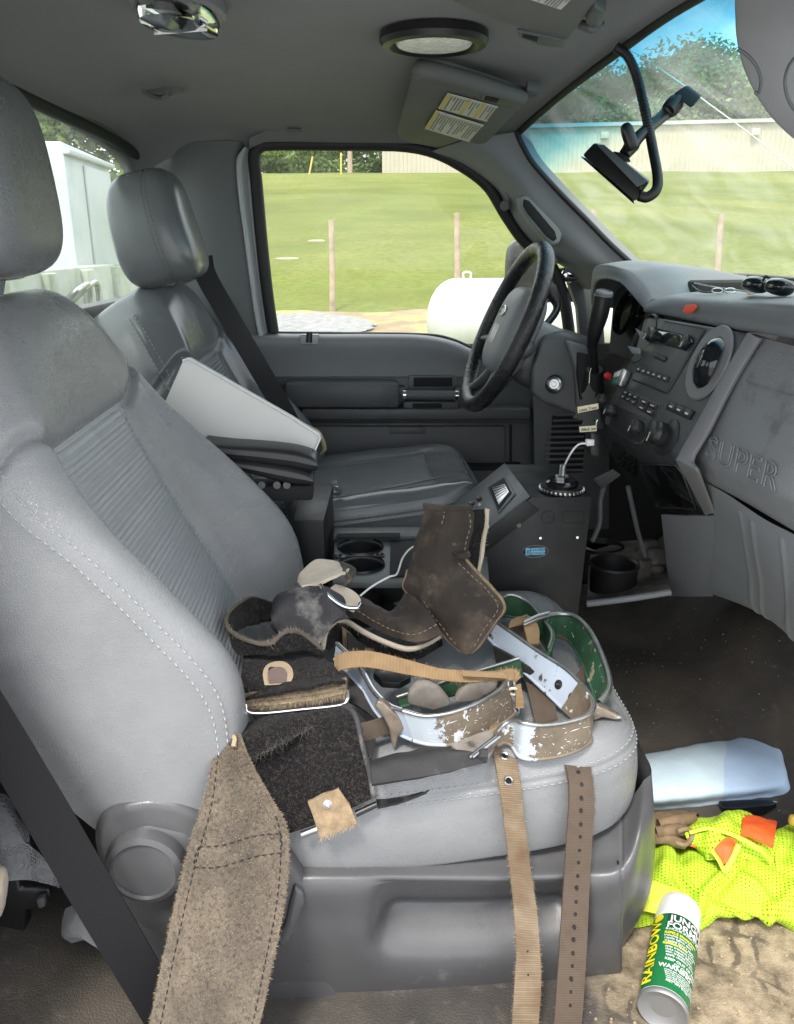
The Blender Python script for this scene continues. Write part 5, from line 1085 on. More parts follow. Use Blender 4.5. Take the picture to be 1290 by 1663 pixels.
def cushion(parent, y0, y1, x0, x1, zf, lm, im, thick=.15, dz=0, torn=False):
    """cushion: plan outline from far/near edges, domed top, rolled edge, insert and seams"""
    K = 220; cx_, cy_ = (x0+x1)/2, (y0+y1)/2; hx_, hy_ = (x1-x0)/2, (y1-y0)/2
    def outl(t):
        c, s = math.cos(t), math.sin(t); e = .34
        x = math.copysign(abs(c)**e, c)*hx_; y = math.copysign(abs(s)**e, s)*hy_
        if x > 0: y *= 1-.06*(x/hx_)**2
        return x, y
    prof = [(0, 0), (.15, 0), (.3, 0), (.45, 0), (.55, 0), (.62, .0), (.66, 0), (.68, 0), (.70, 0), (.72, 0), (.76, 0), (.82, -.001), (.88, -.004), (.92, -.010), (.95, -.018), (.97, -.027), (.985, -.038), (.995, -.050), (1.0, -.064), (1.004, -.08), (1.004, -.10), (1.0, -.12), (.99, -.14), (.975, -.155), (.94, -.165)]
    pr = cr([(a, b_, 0) for a, b_ in prof], 130)
    G = np.zeros((len(pr), K+1, 3)); RR = np.zeros((len(pr), K+1)); 
    for j in range(K+1):
        ox_, oy_ = outl(2*math.pi*j/K)
        for i, (r, h, _) in enumerate(pr):
            x = cx_+ox_*r; y = cy_+oy_*r; e = abs(oy_)/hy_*min(r, 1)
            z = zf+.030*((x-cx_)/hx_*.9)+dz-.012*(1-e)**1.0*(r < .95)+.020*math.exp(-((abs(y-cy_)/hy_-.80)/.2)**2)*min(1, max(0, (1.0-r)/.06))
            G[i, j] = (x, y, z+h*(thick/.165)); RR[i, j] = r
    N = gnorm(G)
    if N[40, 10][2] < 0: N = -N
    X_, Y_ = G[:, :, 0], G[:, :, 1]; d = np.zeros_like(RR); I = np.arange(len(pr))[:, None]*np.ones((1, K+1))
    iy = (np.abs(Y_-cy_)/hy_); ix = (X_-cx_)/hx_
    rr = np.maximum(iy/.60, np.maximum(-ix/.9, ix/.52)); top_ = I < np.argmax(pr[:, 1] < -.012)
    g = lambda t, w_, a: -a*np.exp(-(t/w_)**2)
    d += g(rr-1, .035, .007)*top_
    d += g(I-np.argmax(pr[:, 1] < -.030), 1.2, .0028)+.0022*np.exp(-((I-np.argmax(pr[:, 1] < -.030))/3.5)**2)
    wn_ = np.array([[noise.noise(Vector(G[i, j]*10))*.6+noise.noise(Vector(G[i, j]*26))*.3 for j in range(K+1)] for i in range(len(pr))]); d += wn_*.005*top_+wn_*.002
    G2 = G+N*d[:, :, None]; ins = (rr < 1) & top_; UV = np.stack([X_, Y_], 2)
    UV[~top_] = np.stack([np.arange(K+1)[None, :]*.01*np.ones_like(X_), I*.002], 2)[~top_]
    cell = lambda a: a[:-1, :-1]; fl = gnorm(G2)[60, 20][2] < 0
    gmesh('cushion', G2, lm, parent, mask=~cell(ins), flip=fl, uv=UV); gmesh('cushion_insert', G2, im, parent, mask=cell(ins), flip=fl, uv=UV)
    i0 = int(np.argmax(pr[:, 1] < -.030))
    for o_ in (-3, 3): dashes('seam_stitching', G2[i0+o_], N[i0+o_], G_['thread'] if not torn else G_['thread_dark'], parent, .0065, .004, .001, .0006)
    return G2
# ---- passenger seat ----
ps = thing('truck_seat', (.1, 1.13, 0), 'grey leather passenger seat nearest the camera with climbing gear on its cushion', 'truck seat', 'leather truck seats')
pt_, PB = seatback(ps, 0, 0, 0, G_['leather'], G_['insert'], G_['leather'])
PC = cushion(ps, .875, 1.445, -.17, .425, .365, G_['leather'], G_['insert_seat'], .155)
hr_rot = Matrix.Rotation(R(-12), 3, 'Y')
headrest(ps, PY(-56, 290, 1.13), (.175, .255, .25), Matrix.Rotation(R(-5), 3, 'Y'), G_['leather_shaded'], .0)
for s in (-.05, .05): tube('headrest_post', [(-.50, 1.20+s, .95), (-.47, 1.20+s, 1.06)], .007, G_['chrome'], ps, 10)
# plastic base with a long recess
P = lambda x, y, l=.872: PY(x, y, l)
bs = []
prof_b = [(300, (1395, 1470, 1560, 1660)), (470, (1395, 1440, 1540, 1640)), (560, (1396, 1436, 1545, 1636)), (700, (1398, 1440, 1550, 1628)), (850, (1398, 1440, 1545, 1618)), (960, (1392, 1432, 1530, 1605)), (1010, (1380, 1420, 1500, 1590))]
base_rows = []
for x, ys4 in prof_b:
    base_rows.append([PY(x, ys4[0]-75, .95), PY(x, ys4[0], .888), PY(x, ys4[1], .858), PY(x, (ys4[1]+ys4[2])/2, .862), PY(x, ys4[2], .868), PY(x, ys4[3], .895), PY(x, ys4[3]+4, .93)])
e_ = base_rows[-1]
base_rows.append([PY(1044, 1270, .97), PY(1043, 1340, .90), PY(1040, 1400, .885), PY(1030, 1455, .89), PY(1005, 1510, .90), PY(975, 1565, .915), PY(965, 1575, .95)])
base_rows.append([PY(1050, 1230, 1.02), PY(1056, 1300, .97), PY(1058, 1380, .97), PY(1048, 1440, .97), PY(1025, 1490, .97), PY(990, 1540, .97), PY(975, 1555, 1.0)])
base_rows.append([p+V(-.02, .25, 0) for p in base_rows[-1]])
base_rows.append([p+V(-.25, .28, 0) for p in base_rows[-2]])
def bd_(U, W):
    # recess panel between px 640 and 930
    u = W; w_ = U; m1 = 1/(1+np.exp((.245-u)/.006)); m2 = 1/(1+np.exp((u-.485)/.006)); k1 = 1/(1+np.exp((.30-w_)/.010)); k2 = 1/(1+np.exp((w_-.66)/.016))
    return -(.012+.070*np.clip((w_-.34)/.32, 0, 1))*m1*m2*k1*k2-.0025*np.exp(-((u-.60)/.004)**2)
GB = crg(base_rows, 110, 190); NB = gnorm(GB)
if NB[40, 50][1] > 0: NB = -NB; flb = True
else: flb = False
Ub, Wb = np.meshgrid(np.linspace(0, 1, 110), np.linspace(0, 1, 190)); GB2 = GB+NB*bd_(Ub, Wb)[:, :, None]
gmesh('seat_base', GB2, G_['plastic_base'], ps, flip=flb)
prism('base_corner_seam', [PY(1003, 1400, .868), PY(1006, 1400, .868), PY(1004, 1470, .874), PY(1001, 1470, .874)], (0, .003, 0), G_['black'], ps, 0)
rbox('base_core', (.12, 1.22, .09), (.46, .40, .17), G_['black_matte'], ps)
# recliner cover: outer hood and round cap
oc = [(150, 1372), (152, 1345), (170, 1322), (200, 1308), (240, 1302), (290, 1308), (330, 1325), (380, 1345), (430, 1368), (470, 1395), (500, 1440), (485, 1520), (430, 1560), (300, 1560), (215, 1500), (175, 1470)]
prism('hinge_cover', [PY(x, y, .856) for x, y in oc], (0, .04, 0), G_['plastic_base'], ps, .014, 5)
cc_ = PY(238, 1404, .850); rr_ = (PY(305, 1404, .85)-PY(171, 1404, .85)).length/2
cap = lathe('recliner_cap', [(rr_*1.02, -.012), (rr_, .004), (rr_*.94, .012), (rr_*.80, .015), (rr_*.76, .011), (rr_*.5, .011), (.001, .012)], cc_, (-.05, -1, .04), G_['plastic_base'], ps, 56)
prism('recliner_arm', [PY(x, y, .853) for x, y in ((190, 1352), (240, 1338), (300, 1352), (400, 1392), (400, 1470), (300, 1470), (215, 1465))], (0, .03, 0), G_['plastic_base'], ps, .012, 4)
lv = [(478, 1440), (494, 1452), (496, 1470), (484, 1500), (470, 1530), (452, 1542), (450, 1528), (464, 1500), (470, 1470)]
prism('recliner_lever', [PY(x, y, .848) for x, y in lv], (0, .022, 0), G_['plastic_base'], ps, .006, 3)
lower = [(190, 1470), (330, 1480), (500, 1500), (560, 1640), (215, 1625), (205, 1560)]
prism('side_shield', [PY(x, y, .880) for x, y in lower], (0, .03, 0), G_['plastic_base'], ps, .01, 3)
# ---- driver seat ----
ds = thing('truck_seat', (.05, 1.95, 0), 'worn grey leather driver seat with split bolster beyond the centre console', 'truck seat', 'leather truck seats')
seatback(ds, .030, .80, -.015, G_['leather_drv_shaded'], G_['insert_drv_shaded'], G_['leather_drv_shaded'], stitch=True)
cushion(ds, 1.70, 2.20, -.14, .335, .475, G_['leather_drv_shaded'], G_['insert_drv_shaded'], .16, torn=True)
headrest(ds, PY(254, 374, 1.90), (.165, .255, .24), hr_rot, G_['leather_drv_shaded'])
for s in (-.05, .05): tube('headrest_post', [(-.43, 1.92+s, .90), (-.42, 1.92+s, 1.0)], .007, G_['chrome'], ds, 10)
rbox('seat_base', (.10, 1.95, .18), (.42, .44, .3), G_['black'], ds, bev=.02)
# split seam showing yellow foam on the driver bolster and a crease on the cushion
G_['foam'] = mat('yellowed_foam', (.45, .37, .22), .95, var=.3, vs=60, bumps=(('noise', 150, .8, .003),))
tp = [(488, 686), (502, 694), (516, 703), (524, 716), (527, 730), (520, 738)]
tube('torn_foam', [PY(x, y, 2.13) for x, y in tp], [.003, .010, .013, .012, .010, .003], G_['foam'], ds, 12, samples=24, flat=.6)
tube('crease', [PZ(x, y, .535) for x, y in ((598, 797), (640, 790), (690, 780), (740, 770))], [.001, .003, .003, .001], G_['leather_drv_shaded'], ds, 6, samples=20)
rbox('green_cloth', PY(560, 778, 2.12), (.10, .05, .03), mat('teal_cloth', (.015, .07, .06), .9), None, bev=.008); tag(bpy.data.objects['green_cloth'], 'teal cloth tucked between the driver seat and the door pocket', 'cloth')
bk_ = thing('seat_buckle', PY(546, 795, 1.74), 'small black seat belt buckle beside the driver cushion', 'buckle')
prism('body', [PY(x, y, 1.73) for x, y in ((536, 786), (548, 784), (557, 797), (553, 806), (540, 805))], (0, .03, 0), G_['plastic_mid'], bk_, .004)
tube('latch_ring', [PY(x, y, 1.725) for x, y in ((541, 790), (549, 790), (550, 799), (543, 799), (541, 790))], .0015, G_['steel'], bk_, 6)
# ---- belts ----
dbelt = strip('driver_seat_belt', [[PY(*a), PY(*b_)] for a, b_ in (((312, 420, 2.16), (345, 414, 2.20)), ((318, 452, 2.14), (352, 444, 2.18)), ((352, 512, 2.10), (386, 505, 2.14)), ((395, 585, 2.06), (428, 578, 2.10)), ((436, 655, 2.05), (470, 650, 2.09)), ((460, 700, 2.05), (492, 694, 2.09)))], G_['webbing'], thick=.0015, n=80)
tag(dbelt, 'black seat belt hanging diagonally over the driver seat', 'seat belt')
pbelt = strip('passenger_seat_belt', [[PY(*a), PY(*b_)] for a, b_ in (((-90, 1120, .80), (-90, 985, .80)), ((0, 1268, .80), (0, 1122, .80)), ((70, 1390, .79), (85, 1262, .80)), ((150, 1525, .78), (170, 1408, .79)), ((232, 1660, .78), (258, 1562, .78)), ((262, 1715, .78), (290, 1615, .78)), ((310, 1800, .78), (340, 1700, .78)))], G_['webbing'], thick=.0016, n=120, nu=14)
tag(pbelt, 'wide black seat belt crossing the lower left corner beside the passenger seat', 'seat belt')
# ---- white board standing between the seats ----
G_['board'] = mat('white_board', (.62, .62, .60), .35, var=.04, vs=4, col2=(.5, .49, .46), mask=(9, .6, .8))
wb = [(297, 586), (306, 582), (400, 636), (470, 676), (517, 706), (520, 712), (507, 742), (440, 745), (380, 745), (260, 690), (268, 652)]
o = prism('whiteboard', [PY(x, y, 1.50) for x, y in wb], (.004, .008, .002), G_['board'], None, .002, 3); tag(o, 'blank white dry-erase board standing on edge between the two seats', 'board')
tube('board_edge', [PY(x, y, 1.497) for x, y in ((297, 586), (306, 582), (400, 636), (470, 676), (517, 706), (520, 712), (507, 742))], .0022, G_['white_pl'], o, 8)
# ---- armrests and the steel console box ----
ar = thing('armrests', PY(440, 770, 1.5), 'pair of black padded armrests folded one over the other beside the console box', 'armrest')
G_['armpad'] = mat('black_vinyl_pad', (.018, .018, .019), .42, var=.1, vs=9, bumps=(('noise', 300, .2, .0008),))
def armpad(cl, zc, w_, yy):
    rows = []
    for (x, yt, yb) in cl:
        a, b_ = PY(x, yt, yy), PY(x, yb, yy); h = (a-b_).length/2; c = (a+b_)/2; r_ = []
        for t in np.linspace(0, 2*math.pi, 13): 
            cc, ss = math.cos(t), math.sin(t); r_.append(c+V(0, -w_/2*math.copysign(abs(cc)**.6, cc)+w_/2, h*math.copysign(abs(ss)**.7, ss)))
        rows.append(r_)
    return patch('pad', rows, G_['armpad'], ar, nu=60, nv=40)[0]
armpad([(330, 720, 735), (372, 724, 750), (420, 727, 757), (470, 732, 764), (500, 739, 769), (512, 745, 768), (516, 751, 763), (517, 756, 758)], 0, .08, 1.43)
armpad([(340, 745, 760), (395, 750, 770), (440, 755, 783), (475, 761, 791), (498, 768, 792), (508, 775, 790), (510, 781, 784)], 0, .08, 1.42)
rbox('pivot', PY(440, 795, 1.46), (.16, .06, .03), G_['black_matte'], ar, bev=.006)
for x in (425, 450, 466): tube('bolt', [PY(x, 788, 1.425), PY(x, 788, 1.44)], .007, G_['plastic'], ar, 10)
G_['box_metal'] = mat('black_powder_coat', (.0095, .0098, .0105), .5, var=.2, vs=10, bumps=(('noise', 700, .35, .0004),), col2=(.045, .043, .038), mask=(14, .60, .95), rvar=.08, spec=.35)
bx_ = thing('storage_box', PY(505, 900, 1.5), 'narrow black steel box between the armrests and the cup holders', 'box')
tl, tr_, br_c, bl_c = PZ(489, 787, .535), PZ(541, 789, .535), PZ(526, 846, .535), PZ(476, 845, .535)
dn = V(0, 0, -.32); hexa('body', [bl_c+dn, br_c+dn, tr_+dn, tl+dn, bl_c, br_c, tr_, tl], G_['box_metal'], bx_, .003)
# cup holder console
cc1 = thing('centre_console', PZ(620, 900, .40), 'low black console with two round cup holders between the seats', 'console')
zc = .46
def CZ(x, y, l=0): return PZ(x, y, zc+l)
def ell(cx_, cy_, r): return PZ(cx_, cy_, zc)
cA, cB = CZ(586, 889), CZ(587, 918); rA = (CZ(621, 889)-CZ(551, 889)).length/2; rB = (CZ(624, 918)-CZ(551, 918)).length/2
def plate_hole(name, quad, holes, h, mat_, par):
    """flat plate with round holes, built by boolean so the wells are truly open"""
    bm = bmesh.new(); nrm = V(0, 0, 1)
    o_ = prism(name, quad, (0, 0, h), mat_, par, .003)
    for c, r in holes:
        v, f, uv = lathev([(r, -.1), (r, .1)], c, (0, 0, 1), 40); cut = mk('cut', v, f, mat_, par)
        md = o_.modifiers.new('b', 'BOOLEAN'); md.operation = 'DIFFERENCE'; md.object = cut; md.solver = 'EXACT'
        bpy.context.view_layer.update(); me = bpy.data.meshes.new_from_object(o_.evaluated_get(bpy.context.evaluated_depsgraph_get())); o_.modifiers.clear(); o_.data = me; bpy.data.objects.remove(cut)
    me.set_sharp_from_angle(angle=R(35)); return o_
qd = [CZ(543, 876), CZ(640, 875), CZ(790, 872), CZ(795, 946), CZ(540, 946)]
plate_hole('top_plate', [p-V(0, 0, .012) for p in qd], [(cA, rA), (cB, rB), (CZ(694, 915), .055)], .012, G_['plastic_mid'], cc1)
for c, r in ((cA, rA), (cB, rB)): lathe('cup_well', [(r, .002), (r*1.04, .005), (r*1.07, .001), (r*1.0, -.002), (r*.95, -.075), (.001, -.08)], c, (0, 0, 1), G_['black'], cc1, 44, cap0=False)
prism('coin_tray', [CZ(x, y, .001) for x, y in ((635, 880), (690, 880), (690, 935), (633, 938))], (0, 0, .003), G_['black_matte'], cc1, .001)
prism('rear_slot', [CZ(x, y, .010) for x, y in ((548, 868), (650, 867), (650, 874), (547, 875))], (0, 0, .003), G_['black_matte'], cc1, .001)
prism('rear_rail', [CZ(x, y, .0) for x, y in ((543, 864), (700, 862), (700, 878), (541, 879))], (0, 0, .010), G_['plastic'], cc1, .003)
rbox('skirt', (cA+cB)/2+V(.06, .0, -.22), (.30, .20, .28), G_['black_matte'], cc1)
for x, y in ((549, 905), (617, 903)): lathe('coin_ring', [(.009, 0), (.011, .003), (.008, .004), (.006, 0), (.001, 0)], CZ(x, y, 0), (0, 0, 1), G_['black'], cc1, 20)
# equipment console by the dash
eq = thing('equipment_console', PY(870, 1000, 1.5), 'black steel equipment console with a sloped switch panel and a blue oval maker badge', 'console')
yn, yf = 1.42, 1.66
def prz(p, y): return Vector((p.x, y, p.z))
T1, T2 = PY(863, 808, yn), PY(962, 807, yn); S1 = PY(787, 868, yn); S0 = PY(755, 893, yn); Bo = PY(950, 1004, yn)
side = [T2, T1, S1, S0, V(S0.x, yn, .15), V(Bo.x+.01, yn, .15)]
T1f = PY(838, 756, yf); dxx = T1f.x-T1.x
fr_ = []
body = prism('body', [T2, T1, S0, V(S0.x, yn, .02), V(T2.x-.02, yn, .02)], (0, yf-yn, 0), G_['box_metal'], eq, .0015)
# sloped panel lies on the slope T1->S0
sl_dir = (S0-T1).normalized(); sl_n = V(-sl_dir.z, 0, sl_dir.x)
if sl_n.z < 0: sl_n = -sl_n
def EP(px, py, l=0): return PP(px, py, T1, sl_n)+sl_n*l
G_['panel_metal'] = mat('grey_black_panel', (.07, .078, .082), .45, var=.12, vs=14, bumps=(('noise', 500, .2, .0004),), rvar=.08)
prism('sloped_panel', [T1+sl_n*.001+V(0, .002, 0), S0+sl_n*.001+V(0, .002, 0), prz(S0, yf)+sl_n*.001, prz(T1, yf)+sl_n*.001], sl_n*.004, G_['panel_metal'], eq, .0015)
wq = [(798, 797), (823, 781), (836, 806), (814, 834)]
prism('window_bezel', [EP(x, y, .0055) for x, y in ((795, 796), (824, 777), (841, 806), (813, 838))], sl_n*.003, G_['panel_metal'], eq, .001)
prism('window', [EP(x, y, .009) for x, y in wq], sl_n*.0008, G_['black_matte'], eq, .0003)
prism('switch_bank', [EP(x, y, .0088) for x, y in ((805, 799), (826, 793), (833, 806), (816, 826))], sl_n*.004, G_['steel'], eq, .0006)
for k in range(5):
    t = k/5; a = EP(805+9*t+1, 800+22*t+1, .0132); b_ = EP(827+6*t-1, 795+11*t+1, .0132); tube('gap', [a, b_], .0006, G_['black_matte'], eq, 4)
for x, y in ((770, 822), (782, 814), (776, 836)): rbox('toggle', EP(x, y, .008), (.012, .012, .006), G_['black'], eq, bev=.002)
mb = MB()
for (s, x, y) in (('AUX', 768, 832), ('ON', 778, 822), ('OFF', 786, 838)):
    v, f = textv(s, EP(x, y, .0056), V(0, -1, 0), -sl_dir, .010); mb.add(v, f)
mb.build('switch_text', G_['label_w'], eq, False, None)
prism('cover_flap', [PY(x, y, yn-.003) for x, y in ((855, 812), (876, 828), (786, 900), (770, 898), (786, 866))], (0, .003, 0), G_['box_metal'], eq, .0008)
for x, y, r, m_ in ((843, 853, .0045, 'black_gloss'), (878, 874, .0024, 'steel'), (938, 873, .0024, 'steel')): tube('screw', [PY(x, y, yn-.004), PY(x, y, yn+.002)], r, G_[m_], eq, 14)
cA_ = PY(890, 840, yn-.0005); u_, w_, a_ = V(1, 0, 0), V(0, 0, 1), V(0, -1, 0)
mk('knockout', *tubev([cA_+u_*(.0125*math.cos(t))+w_*(.0125*math.sin(t)) for t in np.linspace(0, 6.283, 36, endpoint=False)], .0006, 5, closed=True)[:2], G_['black_matte'], eq)
kq = [PY(x, y, yn-.0005) for x, y in ((914, 831), (949, 831), (949, 849), (914, 849))]; mk('knockout', *tubev(kq, .0006, 4, closed=True)[:2], G_['black_matte'], eq, False)
bc = PY(869, 895, yn-.001); bd2 = lathe('badge', [(.026, 0), (.026, .0008), (.0245, .0016), (.001, .0016)], bc, (0, -1, 0), G_['black'], eq, 40, (u_, w_, a_), sy=.5)
mk('badge_rim', *tubev([bc+u_*(.0255*math.cos(t))+w_*(.0128*math.sin(t))+a_*.0015 for t in np.linspace(0, 6.283, 44, endpoint=False)], .0005, 5, closed=True)[:2], G_['plastic_grey'], bd2)
G_['badge_blue'] = mat('badge_blue', (.16, .42, .62), .4)
def flat(name, x0, x1, z0, z1, l, m_, par): return mk(name, [bc+u_*x0+w_*z0+a_*l, bc+u_*x1+w_*z0+a_*l, bc+u_*x1+w_*z1+a_*l, bc+u_*x0+w_*z1+a_*l], [(0, 1, 2, 3)], m_, par, False)
flat('badge_panel', -.009, .0195, -.0070, .0072, .0019, G_['badge_blue'], bd2); flat('badge_panel', -.0185, -.0105, -.0070, .0072, .0019, G_['badge_blue'], bd2)
mb = MB()
for s, x, z, sz in (('GAMBER', -.0080, .0010, .0074), ('JOHNSON', -.0080, -.0058, .0066), ('g', -.0168, -.002, .0115)):
    v, f = textv(s, bc+u_*x+w_*z+a_*.0022, u_, w_, sz, .0001, .0); mb.add(v, f)
mb.build('badge_text', G_['black_matte'], bd2, False, None)
# toothed turntable with a threaded stud
tt = thing('mount_base', PZ(912, 792, .585), 'round toothed steel mount with an upright threaded stud on top of the equipment console', 'mount')
c = PZ(912, 796, .578); rg = (PZ(949, 796, .578)-PZ(875, 796, .578)).length/2
lathe('lower_disc', [(rg*.9, .0), (rg*.92, .006), (rg*.9, .010), (.001, .010)], c, (0, 0, 1), G_['black'], tt, 48)
mb = MB()
for k in range(30):
    t = k/30*6.2832; v, f = boxv((0, 0, 0), (rg*.10, rg*.11, .006), Matrix.Rotation(t, 3, 'Z'), .001); cc2 = c+V(math.cos(t)*rg*.95, math.sin(t)*rg*.95, .004); mb.add([Vector(p)+cc2 for p in v], f)
mb.build('teeth', G_['steel'], tt)
lathe('upper_disc', [(rg*.70, .010), (rg*.72, .018), (rg*.6, .022), (rg*.3, .020), (.001, .020)], c, (0, 0, 1), G_['black_gloss'], tt, 48)
lathe('nut', [(.014, .02), (.014, .028), (.012, .030), (.001, .030)], c, (0, 0, 1), G_['steel'], tt, 6)
pr_ = [(.0062 if i % 2 else .0053, .028+i*.0011) for i in range(20)]+[(.004, .051), (.001, .051)]; lathe('stud', pr_, c, (0, 0, 1), G_['steel'], tt, 20)
# white usb lead: adapter in the dash, lead down to the console
us = thing('usb_charger', PY(968, 722, 1.52), 'black plug-in charger with white cable head under the radio', 'charger')
prism('adapter', [PY(x, y, 1.50) for x, y in ((960, 704), (976, 706), (974, 742), (959, 740))], (0, .03, 0), G_['black'], us, .003)
prism('plug', [PY(x, y, 1.495) for x, y in ((953, 715), (966, 714), (966, 724), (953, 725))], (0, .012, 0), G_['white_pl'], us, .002)
o = tube('charging_cable', [PY(*p) for p in ((954, 720, 1.50), (940, 722, 1.50), (928, 735, 1.50), (916, 758, 1.52), (914, 768, 1.54))], .0021, G_['white_pl'], None, 8, samples=30); tag(o, 'short white charging cable curving from the dash charger down behind the mount stud', 'cable')
o = tube('white_cord', [PY(*p) for p in ((792, 850, 1.40), (793, 856, 1.39), (788, 862, 1.39), (782, 868, 1.40), (740, 880, 1.38), (700, 885, 1.36), (672, 888, 1.34), (655, 905, 1.32), (645, 932, 1.28), (632, 937, 1.27), (605, 952, 1.25), (580, 972, 1.22))], .0018, G_['white_pl'], None, 8, samples=70); tag(o, 'thin white cable trailing over the console and under the leather pad', 'cable')
# air freshener, tree shaped cardboard
af = thing('air_freshener', PY(955, 665, 1.46), 'black tree-shaped cardboard air freshener hanging below the shifter', 'air freshener')
n_t = [(957, 618)]
L_pts = [(957, 622), (950, 636), (944, 640), (947, 648), (938, 653), (941, 660), (931, 664), (936, 672), (930, 678), (940, 682), (948, 682), (945, 690), (940, 692), (940, 700), (970, 700), (970, 692), (964, 690), (963, 682), (972, 680), (974, 672), (970, 668), (972, 660), (968, 656), (972, 650), (966, 645), (968, 638), (962, 634)]
G_['card'] = mat('black_card', (.02, .02, .02), .7)
prism('card', [PY(x, y, 1.46) for x, y in L_pts], (0, .002, 0), G_['card'], af, .0004)
G_['cream'] = mat('cream_label', (.62, .55, .40), .6)
for nm, q, s, sz, pos in (('band', ((938, 661), (972, 655), (972, 664), (939, 671)), 'Little Trees', .0098, (941, 669.2)), ('band', ((941, 693), (969, 691), (969, 700), (942, 702)), 'black ice', .0085, (944, 700))):
    prism(nm, [PY(x, y, 1.4595) for x, y in q], (0, .0006, 0), G_['cream'], af, 0)
    p0, p1 = PY(q[3][0], q[3][1], 1.4585), PY(q[2][0], q[2][1], 1.4585); xd = (p1-p0).normalized()
    v, f = textv(s, PY(*pos, 1.4583), xd, V(0, 0, 1), sz, .0001, .0001, shear=.2); wv = max((Vector(p)-PY(*pos, 1.4583)).dot(xd) for p in v); 
    k = min(1, (p1-p0).length*.88/wv); v = [PY(*pos, 1.4583)+(Vector(p)-PY(*pos, 1.4583))*k for p in v]; mk('lettering', v, f, G_['card'], af, False)
tube('string', [PY(957, 622, 1.46), PY(958, 605, 1.50), PY(960, 598, 1.60)], .0008, G_['cream'], af, 5)
# ================= CLIMBING GEAR ON THE PASSENGER CUSHION =================
Z0 = .392
def GZ(px, py, l=0): return PZ(px, py, Z0+l)
def on_grid(G, px, py):
    d = ray(px, py); A = G.reshape(-1, 3)-np.array(CAM); dn = np.array(d); t = A @ dn/(dn @ dn); e = ((A-t[:, None]*dn)**2).sum(1); k = int(e.argmin()); N = gnorm(G).reshape(-1, 3)[k]
    n = Vector(N); n = n if n.dot(CAM-Vector(A[k]+np.array(CAM))) > 0 else -n
    return CAM+d*t[k], n
def standing(rows, l=.006):
    """band standing on edge: rows of (top px, top py, bottom px, bottom py[, lift])"""
    out = []
    for r in rows:
        b_ = GZ(r[2], r[3], r[4] if len(r) > 4 else l); out.append([PY(r[0], r[1], b_.y), b_])
    return out
G_['suede'] = mat('brown_suede', (.034, .024, .017), .85, var=.4, vs=9, bumps=(('noise', 28, .6, .004), ('noise', 260, .5, .0008)), sheen=.08, col2=[(.13, .095, .068), (.24, .20, .16)], mask=[(9, .46, .72), (34, .60, .85)])
G_['suede_edge'] = mat('worn_leather_edge', (.24, .17, .10), .85, var=.35, vs=60, bumps=(('noise', 120, .6, .002),))
G_['felt'] = mat('black_felt', (.011, .010, .0105), 1, var=.5, vs=160, bumps=(('noise', 420, 1, .003), ('noise', 40, .4, .004)), sheen=.05, spec=.1, col2=[(.05, .043, .036), (.10, .085, .07)], mask=[(230, .52, .75), (60, .66, .85)])
G_['felt_grey'] = mat('slate_canvas', (.040, .038, .042), .9, var=.25, vs=30, bumps=(('noise', 220, .6, .0012), ('waveX', 50, .35, .0012)), col2=(.30, .29, .26), mask=(13, .56, .72))
G_['cream_felt'] = mat('cream_felt', (.56, .47, .36), .95, var=.15, vs=18, bumps=(('noise', 300, .8, .0015),), sheen=.3)
G_['wool'] = mat('grey_brown_wool', (.112, .088, .064), .97, var=.28, vs=14, bumps=(('noise', 420, 1, .0022), ('noise', 60, .4, .003)), sheen=.1, col2=[(.21, .165, .115), (.055, .045, .036)], mask=[(16, .45, .75), (200, .5, .68)])
G_['hair'] = mat('wool_hair', (.30, .235, .155), .9)
G_['hair_dark'] = mat('felt_hair', (.075, .065, .055), .9)
G_['tan_web'] = mat('tan_webbing', (.42, .28, .145), .85, var=.22, vs=22, coords='UV', bumps=(('waveY', 190, .9, .0012), ('waveX', 260, .5, .0008)), col2=(.22, .145, .075), mask=(26, .55, .8))
G_['brown_web'] = mat('brown_webbing', (.165, .12, .085), .8, var=.22, vs=22, coords='UV', bumps=(('waveY', 230, .9, .001), ('waveX', 260, .5, .0008)), col2=(.11, .075, .05), mask=(22, .52, .8))
G_['tan_web2'] = mat('faded_webbing', (.38, .29, .19), .85, var=.25, vs=16, coords='UV', bumps=(('waveY', 190, .9, .0012), ('waveX', 260, .5, .0008)), col2=[(.20, .115, .055), (.48, .42, .33)], mask=[(7, .44, .66), (9, .58, .8)])
CH = (('noise', 60, .4, .0008), ('noise', 8, .15, .002))
G_['paint'] = mat('pale_blue_paint', (.36, .41, .48), .42, var=.06, vs=20, bumps=CH, col2=[(.075, .055, .04), (.20, .16, .12)], mask=[(34, .64, .67), (90, .68, .70)])
G_['rusty'] = mat('worn_brown_steel', (.15, .118, .085), .5, metal=.25, var=.3, vs=30, bumps=CH, col2=[(.55, .57, .58), (.33, .17, .07)], mask=[(42, .62, .64), (12, .62, .78)], rvar=.1)
G_['green'] = mat('chipped_green_paint', (.025, .075, .038), .45, var=.25, vs=30, bumps=CH, col2=[(.30, .27, .19), (.10, .08, .06)], mask=[(34, .62, .65), (20, .62, .66)])
G_['worn_edge'] = mat('bare_steel_edge', (.36, .36, .35), .4, 1, var=.25, vs=50)
G_['gaff'] = mat('forged_gaff_steel', (.22, .18, .14), .38, metal=.6, var=.3, vs=40, bumps=CH, col2=(.6, .58, .54), mask=(30, .56, .66))
G_['grey_leather_pad'] = mat('scuffed_grey_leather', (.17, .15, .13), .8, var=.3, vs=26, bumps=(('noise', 70, .5, .002),), col2=(.05, .042, .036), mask=(36, .58, .7))
